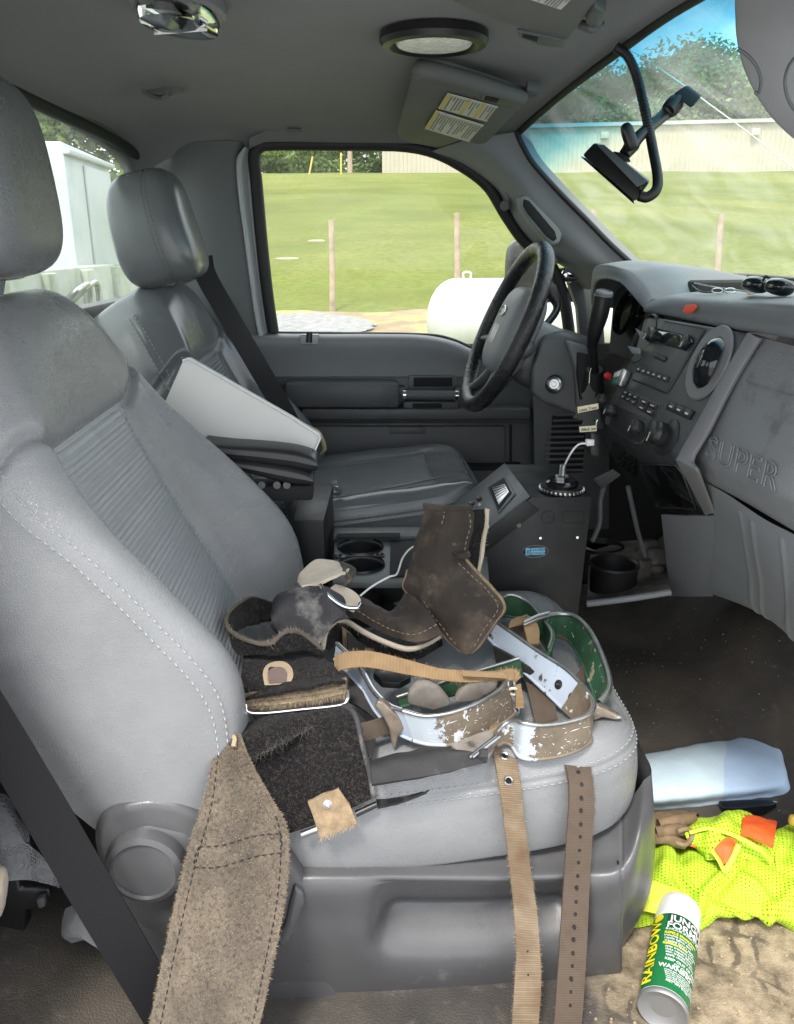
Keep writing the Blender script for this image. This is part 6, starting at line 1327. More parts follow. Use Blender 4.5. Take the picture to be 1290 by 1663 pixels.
def worn(name, a, b_, seed=0):
    global nt, N, L
    """brown steel whose pale paint survives between two distances along the band"""
    M_ = mat(name, (.15, .118, .085), .5, metal=.2, var=.3, vs=30, bumps=CH, col2=[(.55, .57, .58), (.33, .17, .07)], mask=[(42, .62, .64), (12, .62, .78)], rvar=.1)
    nt = M_.node_tree; N = nt.nodes; L = nt.links; b = N['Principled BSDF']; src = b.inputs['Base Color'].links[0].from_socket
    tc = N.new('ShaderNodeTexCoord'); sp = N.new('ShaderNodeSeparateXYZ'); L.new(tc.outputs['UV'], sp.inputs[0]); nz = N.new('ShaderNodeTexNoise'); nz.inputs['Scale'].default_value = 75; nz.inputs['Detail'].default_value = 8; nz.inputs['Roughness'].default_value = .7; L.new(tc.outputs['Object'], nz.inputs['Vector'])
    v = mth('ADD', sp.outputs[1], mth('MULTIPLY', mth('SUBTRACT', nz.outputs[0], .5), .07)); f1 = mth('MULTIPLY', mth('SUBTRACT', v, a), 600); f2 = mth('MULTIPLY', mth('SUBTRACT', b_, v), 600); fac = mth('MAXIMUM', mth('MINIMUM', mth('MINIMUM', f1, f2), 1), 0)
    mx = N.new('ShaderNodeMixRGB'); L.new(fac, mx.inputs[0]); L.new(src, mx.inputs[1]); mx.inputs[2].default_value = (.40, .44, .48, 1); L.new(mx.outputs[0], b.inputs['Base Color']); return M_
G_['dark_leather'] = mat('dark_oiled_leather', (.017, .0155, .016), .75, var=.25, vs=16, bumps=(('noise', 40, .5, .003), ('noise', 300, .3, .0006)), col2=(.12, .11, .10), mask=(16, .64, .8))
def edge_line(G, j, off=0): return [tuple(p) for p in G[:, j]]
def band_steel(name, rows, mat_, par, thick=.0045, n=70, rim=True, flip=False):
    o, G = patch(name, rows, mat_, par, 6, n, thick, flip=flip)
    if rim:
        for j in (0, -1): tube('rim', [tuple(p) for p in G[::2, j]], .0026, G_['worn_edge'] if j == 0 else mat_, o, 8)
    return o, G
def ribweave(key, per, dark):
    """cross ribs of the weave: colour goes darker in the grooves between them"""
    global nt, N, L
    nt = G_[key].node_tree; N = nt.nodes; L = nt.links; b = N['Principled BSDF']; src = b.inputs['Base Color'].links[0].from_socket
    tc = N.new('ShaderNodeTexCoord'); wv = N.new('ShaderNodeTexWave'); wv.bands_direction = 'Y'; wv.inputs['Scale'].default_value = .314/per; wv.inputs['Distortion'].default_value = .6; L.new(tc.outputs['UV'], wv.inputs['Vector'])
    mx = N.new('ShaderNodeMixRGB'); mx.blend_type = 'MULTIPLY'; mx.inputs[2].default_value = (dark, dark*.95, dark*.9, 1); iv = mth('SUBTRACT', 1, wv.outputs['Fac']); L.new(iv, mx.inputs[0]); L.new(src, mx.inputs[1]); L.new(mx.outputs[0], b.inputs['Base Color'])
for k_, p_, d_ in (('tan_web', .0021, .62), ('brown_web', .0023, .6), ('tan_web2', .0024, .55)): ribweave(k_, p_, d_)
# ---- leather calf pad, brown suede with fleece lining ----
pad = thing('calf_pad', GZ(740, 1040, 0), 'brown suede climbing pad with fleece lining standing up in the middle of the gear', 'leg pad')
def bulge(L, R_, b_, y0, y1, n=5):
    a, c = PY(L[0], L[1], y0), PY(R_[0], R_[1], y1); return [a.lerp(c, t)+V(-.15*b_*math.sin(math.pi*t), -b_*math.sin(math.pi*t), .2*b_*math.sin(math.pi*t)) for t in np.linspace(0, 1, n)]
ur = [bulge(*r) for r in (((691, 822), (766, 826), .030, 1.285, 1.27), ((682, 850), (772, 838), .034, 1.275, 1.27), ((674, 872), (766, 868), .036, 1.265, 1.26), ((668, 892), (756, 902), .036, 1.255, 1.25),
      ((664, 912), (752, 912), .034, 1.245, 1.235), ((660, 934), (777, 932), .034, 1.235, 1.215), ((656, 957), (800, 957), .034, 1.225, 1.19), ((680, 985), (819, 987), .028, 1.20, 1.165), ((703, 1006), (806, 1008), .022, 1.18, 1.155), ((724, 1032), (786, 1040), .012, 1.16, 1.15), ((748, 1060), (764, 1062), .004, 1.14, 1.14))]
upo, UG = patch('front_flap', ur, G_['suede'], pad, nu=80, nv=130, thick=.012, wr=(.008, 15))
def surf_line(G, uvs, n=60):
    nv, nu = G.shape[:2]; N = gnorm(G); P = cr([(u, v, 0) for u, v in uvs], n); out = []; on = []
    for u, v, _ in P:
        i = min(nv-1, max(0, v*(nv-1))); j = min(nu-1, max(0, u*(nu-1))); i0, j0 = int(min(i, nv-2)), int(min(j, nu-2)); fi, fj = i-i0, j-j0
        q = (G[i0, j0]*(1-fi)*(1-fj)+G[i0+1, j0]*fi*(1-fj)+G[i0, j0+1]*(1-fi)*fj+G[i0+1, j0+1]*fi*fj); out.append(q)
        m_ = Vector(N[i0, j0]); m_ = m_ if m_.dot(CAM-Vector(q)) > 0 else -m_; on.append(tuple(m_))
    return out, on
G_['tan_thread'] = mat('tan_thread', (.30, .22, .14), .8)
for ln in (((.90, .0), (.91, .15), (.90, .3), (.86, .38)), ((.42, .0), (.42, .06), (.40, .13)), ((.86, .42), (.93, .55), (.94, .65), (.90, .75), (.85, .88), (.8, .96)), ((.12, .66), (.12, .8), (.2, .94))):
    dashes('stitching', *surf_line(UG, ln), G_['tan_thread'], pad, .006, .0035, .0008, .0004)
e = [tuple(p) for p in UG[:, -1]]; tube('raw_edge', [Vector(p)+V(.001, .004, 0) for p in e[36:]], .0038, G_['suede_edge'], pad, 8)
e = [tuple(p) for p in UG[:, 0]]; tube('raw_edge', [Vector(p)+V(.001, .003, 0) for p in e[60:]], .0032, G_['suede_edge'], pad, 8)
tube('top_hem', [Vector(tuple(p))+V(0, .003, .0) for p in UG[0, :]], .006, G_['suede'], pad, 10)
inn = [[PY(*a), PY(*b_)] for a, b_ in (((764, 828, 1.285), (790, 827, 1.31)), ((770, 850, 1.28), (789, 858, 1.305)), ((758, 890, 1.27), (783, 893, 1.29)), ((752, 908, 1.25), (774, 932, 1.26)))]
strip('inner_felt', inn, G_['felt'], pad, 40, 10, .006, wr=(.003, 30))
fe = [PY(*p) for p in ((791, 827, 1.308), (790, 850, 1.305), (785, 880, 1.29), (782, 905, 1.28), (774, 936, 1.262))]
tube('fleece_edge', fe, .0042, G_['cream_felt'], pad, 8, samples=40); fuzz('fleece_hair', fe, [(0, -.4, .2)]*5, G_['cream_felt'], pad, 500, .006, .0003)
# lower arm of the pad
ar_ = []
for (t_, b_, y0, y1, h) in (((656, 958), (718, 1030), 1.235, 1.13, .02), ((640, 992), (680, 1042), 1.215, 1.12, .022), ((615, 992), (645, 1036), 1.23, 1.14, .024), ((590, 972), (607, 1020), 1.26, 1.165, .026), ((570, 964), (578, 1004), 1.27, 1.18, .026), ((545, 966), (548, 1000), 1.27, 1.19, .02)):
    a, c = PY(t_[0], t_[1], y0), PY(b_[0], b_[1], y1); ar_.append([a.lerp(c, t)+V(0, -h*.5*math.sin(math.pi*t), h*.8*math.sin(math.pi*t)) for t in (0, .25, .5, .75, 1)])
_, AG = patch('lower_flap', ar_, G_['suede'], pad, nu=44, nv=90, thick=.010, wr=(.009, 17))
dashes('stitching', *surf_line(AG, ((.86, .0), (.86, .3), (.85, .6), (.82, .95))), G_['tan_thread'], pad, .006, .0035, .0008, .0004)
fl_ = [GZ(*p) for p in ((524, 1052, .05), (530, 1024, .06), (545, 1010, .06), (562, 1009, .055), (592, 1027, .05), (626, 1043, .04), (662, 1054, .03), (690, 1047, .03), (716, 1032, .03))]
tube('fleece_edge', fl_, .0045, G_['cream_felt'], pad, 8, samples=80); fuzz('fleece_hair', fl_, [(0, -.3, -.2)]*9, G_['cream_felt'], pad, 900, .006, .0003)
strip('fleece_lining', [[a+V(0, .002, .002), b_] for a, b_ in zip(fl_, [GZ(*p) for p in ((536, 1056, .03), (548, 1046, .03), (562, 1036, .035), (580, 1040, .03), (606, 1056, .02), (638, 1066, .01), (668, 1072, .005), (694, 1064, .005), (720, 1048, .005))])], G_['felt'], pad, 70, 8, .004, wr=(.003, 25))
for k, (x, y) in enumerate(((548, 1012), (556, 1018), (564, 1026))):
    strip('leather_layer', standing([(x, y, x+2, y+46, .01), (x+16, y+14, x+14, y+44, .01), (x+24, y+30, x+20, y+44, .01)]), G_['suede_edge'] if k % 2 else G_['dark_leather'], pad, 20, 5, .004)
# ---- slate canvas cuff rolled beside the pad ----
cu_ = thing('canvas_cuff', GZ(490, 1010, 0), 'rolled dark grey canvas cuff with a pale worn patch against the seat back', 'cuff')
cr_ = []
for (t_, b_, y0, h) in (((440, 1000), (442, 1012), 1.13, .004), ((450, 972), (462, 1030), 1.15, .028), ((475, 955), (490, 1040), 1.16, .036), ((505, 950), (516, 1048), 1.165, .038), ((532, 954), (530, 1030), 1.17, .034), ((556, 972), (546, 1006), 1.18, .024), ((566, 990), (562, 996), 1.18, .006)):
    a = PY(t_[0], t_[1], y0+.02); c = PY(b_[0], b_[1], y0-.07); cr_.append([a.lerp(c, t)+V(0, -h*.45*math.sin(math.pi*t), h*math.sin(math.pi*t)) for t in (0, .2, .4, .6, .8, 1)])
patch('canvas', cr_, G_['felt_grey'], cu_, nu=50, nv=60, thick=.006, wr=(.006, 22))
cf = [[PY(*a), PY(*b_)] for a, b_ in (((484, 946, 1.19), (490, 952, 1.15)), ((490, 930, 1.21), (520, 946, 1.16)), ((508, 914, 1.235), (548, 936, 1.18)), ((525, 909, 1.245), (562, 928, 1.20)), ((550, 911, 1.25), (568, 922, 1.22)))]
strip('cream_flap', cf, G_['cream_felt'], cu_, 40, 16, .005, wr=(.005, 26))
strip('rolled_lip', [[PY(*a), PY(*b_)] for a, b_ in (((552, 912, 1.245), (562, 926, 1.20)), ((568, 917, 1.245), (566, 934, 1.20)), ((578, 928, 1.235), (572, 943, 1.20)), ((572, 942, 1.225), (560, 952, 1.19)))], G_['suede'], cu_, 24, 10, .006, wr=(.003, 40))
cs = [[PY(*a), PY(*b_)] for a, b_ in (((545, 948, 1.20), (532, 958, 1.15)), ((560, 953, 1.20), (548, 972, 1.15)), ((578, 965, 1.19), (566, 984, 1.15)), ((586, 976, 1.18), (578, 989, 1.15)))]
strip('cream_strap', cs, G_['cream_felt'], cu_, 30, 10, .007, wr=(.003, 30))
tube('steel_loop', [PY(*p) for p in ((520, 950, 1.15), (528, 962, 1.135), (545, 977, 1.125), (562, 986, 1.12), (580, 987, 1.12), (585, 981, 1.13))], .0035, G_['chrome'], cu_, 10, samples=40)
# ---- curled felt strip at far left ----
o, LG = patch('felt_strip', [[PY(*a), PY(*b_)] for a, b_ in (((457, 985, 1.14), (440, 1010, 1.12)), ((430, 976, 1.15), (422, 1012, 1.13)), ((404, 972, 1.14), (410, 1016, 1.12)), ((380, 988, 1.11), (392, 1020, 1.10)), ((366, 1010, 1.07), (374, 1038, 1.06)), ((382, 1032, 1.04), (384, 1062, 1.03)), ((412, 1043, 1.02), (410, 1064, 1.02)), ((440, 1046, 1.02), (440, 1062, 1.02)), ((458, 1030, 1.03), (462, 1058, 1.02)), ((474, 1025, 1.04), (480, 1056, 1.03)), ((494, 1030, 1.05), (500, 1056, 1.04)), ((522, 1054, 1.05), (518, 1064, 1.04)))], G_['felt'], None, 12, 110, .006, wr=(.003, 30))
tag(o, 'curled dark felt strip with frayed pale edge against the seat back', 'felt strip'); e = [Vector(tuple(p)) for p in LG[:, 0]]
tube('frayed_edge', e, .0034, G_['hair_dark'], o, 7); fuzz('loose_fibres', e, [(0, -.2, 1)]*len(e), G_['hair'], o, 900, .006, .00025)
# ---- black felt pocket with a touch patch and wool fringe ----
fp = thing('felt_pocket', GZ(460, 1090, 0), 'square black felt pad with half-round patch and shaggy tan fringe over a steel loop', 'felt pad')
fr_ = [[PY(*p) for p in r] for r in (((398, 1054, 1.07), (440, 1049, 1.08), (480, 1048, 1.09), (521, 1051, 1.10)), ((394, 1075, 1.02), (440, 1072, 1.03), (490, 1070, 1.04), (530, 1070, 1.05)), ((392, 1100, .985), (445, 1098, .99), (500, 1092, 1.0), (545, 1085, 1.01)), ((395, 1130, .955), (450, 1124, .965), (510, 1114, .975), (562, 1103, .985)))]
_, FG = patch('felt', fr_, G_['felt'], fp, nu=50, nv=40, thick=.014, wr=(.004, 18))
fr2 = [[PY(*p) for p in r] for r in (((396, 1126, .958), (450, 1120, .967), (510, 1111, .977), (563, 1100, .987)), ((398, 1147, .950), (450, 1144, .957), (510, 1137, .967), (563, 1125, .977)))]
nap('nap', FG, G_['hair_dark'], fp, 1200, .0025, .0002)
_, FG2 = patch('fringe', fr2, G_['hair'], fp, nu=40, nv=10, thick=.008, wr=(.002, 40))
for i_ in (0, 3, 6, 9):
    e = [Vector(tuple(p)) for p in FG2[i_, :]]; fuzz('fringe_hair', e, [(0, -.7, -.6)]*len(e), G_['hair'], fp, 1100, .008, .00028)
strip('folded_flap', [[PY(*a), PY(*b_)] for a, b_ in (((430, 1118, .96), (398, 1133, .945)), ((470, 1106, .98), (460, 1122, .955)), ((520, 1100, .99), (515, 1112, .965)), ((552, 1096, 1.0), (562, 1104, .975)))], G_['felt'], fp, 30, 8, .005, wr=(.003, 30))
G_['pink'] = mat('faded_pink_patch', (.12, .085, .075), .95, bumps=(('noise', 300, .8, .001),))
def disc_on(G, name, pts, lift, h, m_, par):
    P = []; pts = [(q[0], q[1]) for q in cr([(x, y, 0) for x, y in pts], 26)]
    for x, y in pts: p, n = on_grid(G, x, y); P.append(p+n*lift)
    return prism(name, P, (P[1]-P[0]).cross(P[2]-P[0]).normalized()*h if (P[1]-P[0]).cross(P[2]-P[0]).dot(CAM-P[0]) > 0 else -(P[1]-P[0]).cross(P[2]-P[0]).normalized()*h, m_, par, .0006)
disc_on(FG, 'patch', [(430, 1114), (427, 1095), (432, 1082), (444, 1076), (460, 1076), (471, 1084), (475, 1098), (470, 1112)], .001, .0015, G_['hair'], fp)
disc_on(FG, 'patch', [(438, 1112), (437, 1098), (442, 1088), (455, 1086), (464, 1092), (466, 1110)], .003, .0015, G_['pink'], fp)
tube('steel_loop', [PY(*p) for p in ((399, 1144, .95), (403, 1156, .945), (430, 1158, .945), (490, 1152, .955), (552, 1145, .965), (564, 1136, .97), (564, 1122, .98))], .003, G_['chrome'], fp, 10, samples=40)
# ---- big black felt wrap and long wool strap ----
bw = thing('felt_wrap', PY(500, 1260, .92), 'large folded black felt wrap draped over the near edge of the cushion', 'felt wrap')
wr_ = [[PY(*p) for p in r] for r in (((386, 1186, .915), (440, 1166, .945), (500, 1150, .965), (548, 1142, .975)), ((398, 1222, .90), (460, 1200, .925), (530, 1176, .925), (575, 1160, .94)), ((420, 1275, .885), (480, 1250, .905), (545, 1230, .892), (590, 1215, .90)), ((442, 1320, .868), (500, 1300, .88), (560, 1275, .868), (601, 1258, .876)), ((463, 1357, .858), (510, 1340, .862), (560, 1318, .858), (607, 1296, .862)))]
_, WG = patch('wrap', wr_, G_['felt'], bw, nu=70, nv=70, thick=.009, wr=(.005, 12))
fo = [[PY(*a), PY(*m_), PY(*b_)] for a, m_, b_ in (((383, 1182, .915), (386, 1205, .885), (398, 1234, .885)), ((430, 1162, .945), (432, 1185, .905), (440, 1216, .895)), ((480, 1149, .965), (482, 1168, .93), (486, 1192, .915)), ((525, 1142, .985), (526, 1152, .955), (524, 1170, .94)), ((560, 1146, .985), (556, 1150, .97), (545, 1158, .96)))]
_, FO = patch('top_fold', fo, G_['felt'], bw, nu=30, nv=50, thick=.006, wr=(.003, 16))
nap('nap', WG, G_['hair_dark'], bw, 1800, .0025, .0002); nap('nap', FO, G_['hair_dark'], bw, 1200, .0025, .0002)
e = [Vector(tuple(p)) for p in FO[:, -1]]; fuzz('loose_fibres', e, [(0, -.4, .3)]*len(e), G_['hair_dark'], bw, 350, .010, .0002)
for j in (-1,):
    e = [Vector(tuple(p)) for p in WG[:, j]]; tube('edge_binding', e, .0035, G_['felt_grey'], bw, 7); fuzz('loose_fibres', e, [(.4, -.3, .5)]*len(e), G_['hair_dark'], bw, 300, .007, .0002)
e = [Vector(tuple(p)) for p in WG[:, 0]]; tube('leather_binding', e, .005, G_['dark_leather'], bw, 8)
ws_rows = [((358, 1188, .895), (388, 1194, .885)), ((347, 1226, .872), (406, 1234, .872)), ((334, 1290, .845), (440, 1296, .848)), ((318, 1340, .826), (464, 1340, .838)), ((300, 1400, .822), (469, 1395, .826)), ((283, 1470, .800), (462, 1470, .806)), ((266, 1550, .768), (446, 1552, .782)), ((250, 1630, .745), (428, 1640, .76)), ((232, 1720, .725), (404, 1730, .735)), ((215, 1850, .70), (384, 1860, .71))]
rows = []
for a, b_ in ws_rows:
    A, B = PY(*a), PY(*b_); rows.append([A, A.lerp(B, .33)+V(0, -.008, 0), A.lerp(B, .66)+V(0, .002, 0), B])
wst, SG = patch('wool_strap', rows, G_['wool'], None, nu=50, nv=150, thick=.0055, wr=(.006, 9))
tag(wst, 'long frayed grey-brown wool strap with black stitching hanging down the side of the seat', 'strap')
for ln in (((.13, .06), (.12, .3), (.1, .6), (.1, 1)), ((.92, .3), (.93, .6), (.93, 1)), ((.10, .395), (.5, .375), (.96, .365)), ((.10, .455), (.5, .44), (.96, .425)), ((.10, .395), (.09, .425), (.10, .455)), ((.93, .365), (.935, .395), (.93, .425))):
    dashes('stitching', *surf_line(SG, ln, 80), G_['black_matte'], wst, .0065, .003, .0010, .0004)
for j, dx in ((0, -1), (-1, 1)):
    e = [Vector(tuple(p)) for p in SG[:, j]]; fuzz('frayed_edge', e, [(dx, -.3, 0)]*len(e), G_['hair'], wst, 1300, .0030, .0002, 2.2)
nap('nap', SG, G_['wool'], wst, 9000, .0035, .0003); nap('loose_fibres', SG, G_['hair'], wst, 3000, .0030, .00022)
strip('pale_lip', [[PY(360, 1189, .893), PY(366, 1186, .888)], [PY(374, 1184, .9), PY(376, 1190, .885)], [PY(388, 1192, .9), PY(384, 1198, .88)], [PY(388, 1215, .885), PY(382, 1212, .872)]], G_['hair'], wst, 20, 6, .005)
# buckle tab with a rivet hanging from the wrap
tb_ = thing('leather_tab', PY(540, 1320, .85), 'small worn tan leather tab with a rivet hanging below the black felt wrap', 'tab')
_, TG = patch('tab', [[PY(500, 1302, .852), PY(550, 1280, .858)], [PY(510, 1330, .848), PY(568, 1308, .852)], [PY(520, 1362, .846), PY(580, 1338, .848)]], G_['suede_edge'], tb_, nu=14, nv=18, thick=.004, wr=(.002, 60))
_p, _n = on_grid(TG, 532, 1306); lathe('rivet', [(.0055, 0), (.0055, .0012), (.004, .002), (.003, .001), (.001, .001)], _p, _n, G_['steel'], tb_, 18)
tube('rod', [PY(490, 1355, .858), PY(520, 1344, .858)], .004, G_['steel'], tb_, 10); tube('rod_end', [PY(578, 1322, .862), PY(612, 1306, .868)], .0042, G_['black'], tb_, 10)
e = [PY(520, 1362, .845), PY(580, 1338, .847)]; fuzz('frayed_end', e, [(0, 0, -1)]*2, G_['hair'], tb_, 160, .006, .0003)
# dark leather tongue and tail under the irons
tg = thing('leather_tongue', GZ(690, 1240), 'dark scuffed leather tongue lying along the near edge of the cushion', 'leather tongue')
rows = [[GZ(*a), GZ(*b_).lerp(GZ(*a), .5)+V(0, 0, .012), GZ(*b_)] for a, b_ in (((600, 1236, .012), (605, 1272, .012)), ((645, 1224, .016), (652, 1266, .012)), ((700, 1213, .02), (706, 1258, .012)), ((748, 1220, .02), (752, 1248, .012)), ((792, 1234, .012), (790, 1238, .01)))]
patch('tongue', rows, G_['dark_leather'], tg, nu=20, nv=40, thick=.006, wr=(.003, 22))
rows = [[PY(*a), PY(*b_)] for a, b_ in (((606, 1270, .905), (614, 1312, .872)), ((650, 1262, .915), (655, 1300, .875)), ((700, 1254, .92), (705, 1280, .885)), ((750, 1243, .93), (752, 1258, .905)))]
patch('tail', rows, G_['dark_leather'], tg, nu=12, nv=30, thick=.004, wr=(.002, 22))
# ---- climbing iron, left ----
ir1 = thing('climbing_iron', GZ(720, 1170), 'worn steel climbing iron with white paint and a short spike, left in the gear pile', 'climbing iron', 'tree climbing irons')
sh1 = standing([(546, 1044, 543, 1070, .045), (568, 1066, 566, 1094, .035), (586, 1088, 590, 1122, .02), (604, 1120, 612, 1158, .01), (628, 1144, 642, 1188), (655, 1155, 672, 1203)])
_, K1 = band_steel('shank', sh1, G_['paint'], ir1, .005)
st1 = standing([(655, 1155, 672, 1203), (690, 1163, 700, 1209), (730, 1158, 742, 1208), (775, 1142, 786, 1194), (806, 1125, 818, 1173), (822, 1108, 836, 1158), (818, 1098, 832, 1140), (806, 1100, 816, 1136)])
_, K2 = band_steel('stirrup', st1, worn('worn_stirrup_left', -1, .045), ir1, .005)
def spike(name, pts, par, y, th=.012): return prism(name, [PY(x, yy, y) for x, yy in pts], (.003, th, 0), G_['gaff'], par, .003, 3)
y1 = GZ(640, 1188, .006).y-.016
spike('spike', [(608, 1148), (613, 1139), (622, 1140), (640, 1158), (655, 1170), (657, 1184), (648, 1194), (640, 1221), (634, 1205), (631, 1184), (622, 1166)], ir1, y1)
for x, y in ((664, 1172), (700, 1180)): 
    p, n = on_grid(K2, x, y)
G_['scratch'] = mat('bright_scratch', (.68, .70, .72), .45)
def scratches(G, par, n, seed, x0, x1, m_='scratch', name='scratches', big=.5):
    """short raised flakes of remaining paint, irregular, on a band"""
    rnd = random.Random(seed); mb = MB(); nv, nu = G.shape[:2]; N = gnorm(G)
    for _ in range(n):
        i = rnd.uniform(x0, x1)*(nv-2); j = rnd.random()**.8*(nu-1.01); i0, j0 = int(i), int(j); fi, fj = i-i0, j-j0
        p = G[i0, j0]*(1-fi)*(1-fj)+G[i0+1, j0]*fi*(1-fj)+G[i0, j0+1]*(1-fi)*fj+G[i0+1, j0+1]*fi*fj; nn = Vector(N[i0, j0]); nn = nn if nn.dot(CAM-Vector(p)) > 0 else -nn
        a = Vector(G[i0+1, j0]-G[i0, j0]).normalized(); b_ = nn.cross(a); ang = rnd.uniform(-1.2, 1.2); d = a*math.cos(ang)+b_*math.sin(ang); s = nn.cross(d); l = rnd.uniform(.0006, .0035)*(3 if rnd.random() < .1 else 1); w_ = rnd.uniform(.0002, .0007)
        P = Vector(p)+nn*.0005; q = [P-d*l, P-d*l*.3+s*w_*rnd.uniform(.3, 1.5), P+d*l*.5+s*w_*rnd.uniform(.3, 1), P+d*l, P+d*l*.2-s*w_*rnd.uniform(.4, 1.3)]; mb.add(q, [(0, 1, 2, 3, 4)])
    mb.build(name, G_[m_], par, False, None)
scratches(K2, ir1, 80, 1, .15, .72)
# buckle, ring and tan strap of the left iron
tube('ring', [PY(*p) for p in ((824, 1094, 1.0), (826, 1120, .99), (832, 1145, .98), (840, 1160, .975), (842, 1150, .985), (836, 1118, .995), (832, 1094, 1.005), (824, 1094, 1.0))], .0024, G_['steel'], ir1, 8, samples=50)
tube('cord', [PY(*p) for p in ((824, 1122, .985), (832, 1118, .98), (840, 1120, .985), (836, 1128, .985), (828, 1126, .985))], .0022, G_['cream_felt'], ir1, 8, samples=24)
tn = [((543, 1066, .075), (542, 1093, .060)), ((556, 1060, .082), (556, 1087, .066)), ((580, 1057, .085), (582, 1083, .068)), ((607, 1058, .085), (608, 1085, .067)), ((661, 1071, .078), (661, 1095, .062)), ((714, 1085, .070), (714, 1104, .058)), ((760, 1089, .066), (758, 1108, .054)), ((800, 1090, .064), (800, 1106, .054)), ((828, 1086, .064), (830, 1104, .054)), ((842, 1090, .064), (836, 1104, .056)), ((846, 1100, .058), (838, 1108, .052))]
_, TN = patch('strap', [[GZ(*a), GZ(*b_)] for a, b_ in tn], G_['tan_web'], ir1, nu=8, nv=100, thick=.0035, wr=(.0015, 18))
for j in (0, -1): e = [Vector(tuple(p)) for p in TN[:, j]]; fuzz('loose_threads', e, [(0, 0, 1 if j == 0 else -1)]*len(e), G_['tan_web'], ir1, 260, .004, .00025)
strip('strap_layer', [[GZ(750, 1089, .072), GZ(752, 1098, .066)], [GZ(790, 1092, .070), GZ(792, 1100, .064)], [GZ(820, 1092, .070), GZ(824, 1102, .062)]], G_['tan_web'], ir1, 20, 6, .003)
strip('strap_end', [[PY(838, 1112, .985), PY(846, 1110, .985)], [PY(838, 1135, .975), PY(850, 1134, .975)], [PY(838, 1150, .97), PY(851, 1150, .97)]], G_['tan_web'], ir1, 16, 6, .006)
strip('lower_strap', [[GZ(728, 1206, .008), GZ(760, 1232, .004)], [GZ(752, 1200, .01), GZ(775, 1234, .004)], [GZ(785, 1190, .015), GZ(792, 1230, .008)], [GZ(806, 1182, .02), GZ(806, 1210, .012)]], G_['grey_leather_pad'], ir1, 30, 8, .005, wr=(.003, 30))
for k in (0, 5): tube('buckle_rod', [GZ(762+k, 1230, .022), GZ(785+k, 1212, .026), GZ(806+k, 1196, .03)], .0026, G_['steel'], ir1, 8)
strip('brown_strap', standing([(580, 1178, 592, 1204, .004), (604, 1172, 612, 1198, .004), (626, 1165, 634, 1190, .004)]), G_['brown_web'], ir1, 20, 8, .004)
for pts in (((662, 1146), (664, 1128), (676, 1116), (694, 1111), (710, 1116), (722, 1130), (734, 1146), (704, 1156)), ((738, 1144), (746, 1126), (762, 1110), (790, 1104), (812, 1106), (808, 1122), (778, 1140))):
    b0 = GZ(pts[0][0], pts[0][1], .0).y; prism('side_pad', [PY(x, y, b0-.03) for x, y in pts], (0, .014, .004), G_['grey_leather_pad'], ir1, .005, 3)
prism('black_buckle', [GZ(x, y, .02) for x, y in ((614, 1090), (640, 1080), (664, 1092), (668, 1110), (650, 1120), (620, 1118), (606, 1104))], (0, 0, .012), G_['black'], ir1, .003)
strip('dark_strap', [[GZ(556, 1100, .03), GZ(566, 1140, .012)], [GZ(580, 1104, .028), GZ(588, 1150, .010)], [GZ(604, 1120, .02), GZ(608, 1166, .008)], [GZ(626, 1150, .004), GZ(622, 1180, .002)]], G_['dark_leather'], ir1, 30, 10, .005, wr=(.003, 26))
strip('under_strap', [[GZ(566, 1150, .01), GZ(572, 1196, .004)], [GZ(590, 1165, .008), GZ(596, 1222, .002)], [GZ(610, 1200, .004), GZ(604, 1236, .001)]], G_['dark_leather'], ir1, 20, 8, .004)
# ---- climbing iron, right ----
ir2 = thing('climbing_iron', GZ(890, 1150), 'pale blue steel climbing iron with two dark rivets, right in the gear pile', 'climbing iron', 'tree climbing irons')
sh2 = standing([(800, 1002, 786, 1026, .035), (806, 1010, 792, 1034, .03), (832, 1028, 818, 1062, .024), (875, 1058, 856, 1096, .016), (917, 1085, 888, 1126, .010), (944, 1110, 915, 1152, .006)])
_, K3 = band_steel('shank', sh2, G_['paint'], ir2, .006)
st2 = standing([(944, 1110, 915, 1152, .006), (958, 1126, 934, 1170, .004), (966, 1146, 960, 1196, .002), (954, 1162, 950, 1212, .0), (920, 1173, 917, 1226, -.004), (880, 1178, 874, 1233, -.006), (850, 1174, 845, 1229, -.004), (834, 1170, 832, 1212, .0), (820, 1176, 820, 1206, .004), (806, 1190, 806, 1212, .006)])
_, K4 = band_steel('stirrup', st2, worn('worn_stirrup_right', .165, .205), ir2, .005, 100)
scratches(K4, ir2, 90, 2, .3, .8)
def rivet(x, y, G, par, r=.0072):
    p, n = on_grid(G, x, y); k = lathe('rivet', [(r, 0), (r, .0016), (r*.8, .0024), (r*.35, .0024), (.001, .0024)], p, n, G_['black'], par, 22); lathe('rivet_core', [(r*.3, .002), (r*.28, .004), (.001, .004)], p, n, G_['steel'], k, 12)
rivet(908, 1112, K3, ir2); rivet(930, 1133, K3, ir2)
p, n = on_grid(K3, 919, 1121); lathe('rivet', [(.0028, 0), (.0026, .001), (.001, .001)], p, n, G_['black'], ir2, 12)
p, n = on_grid(K3, 886, 1096); lathe('worn_spot', [(.0045, .0002), (.004, .0006), (.001, .0007)], p, n, G_['scratch'], ir2, 9, sy=1.5)
spike('spike', [(962, 1144), (985, 1152), (1012, 1168), (1000, 1170), (978, 1166), (964, 1172), (960, 1160)], ir2, GZ(985, 1168, .01).y, .012)
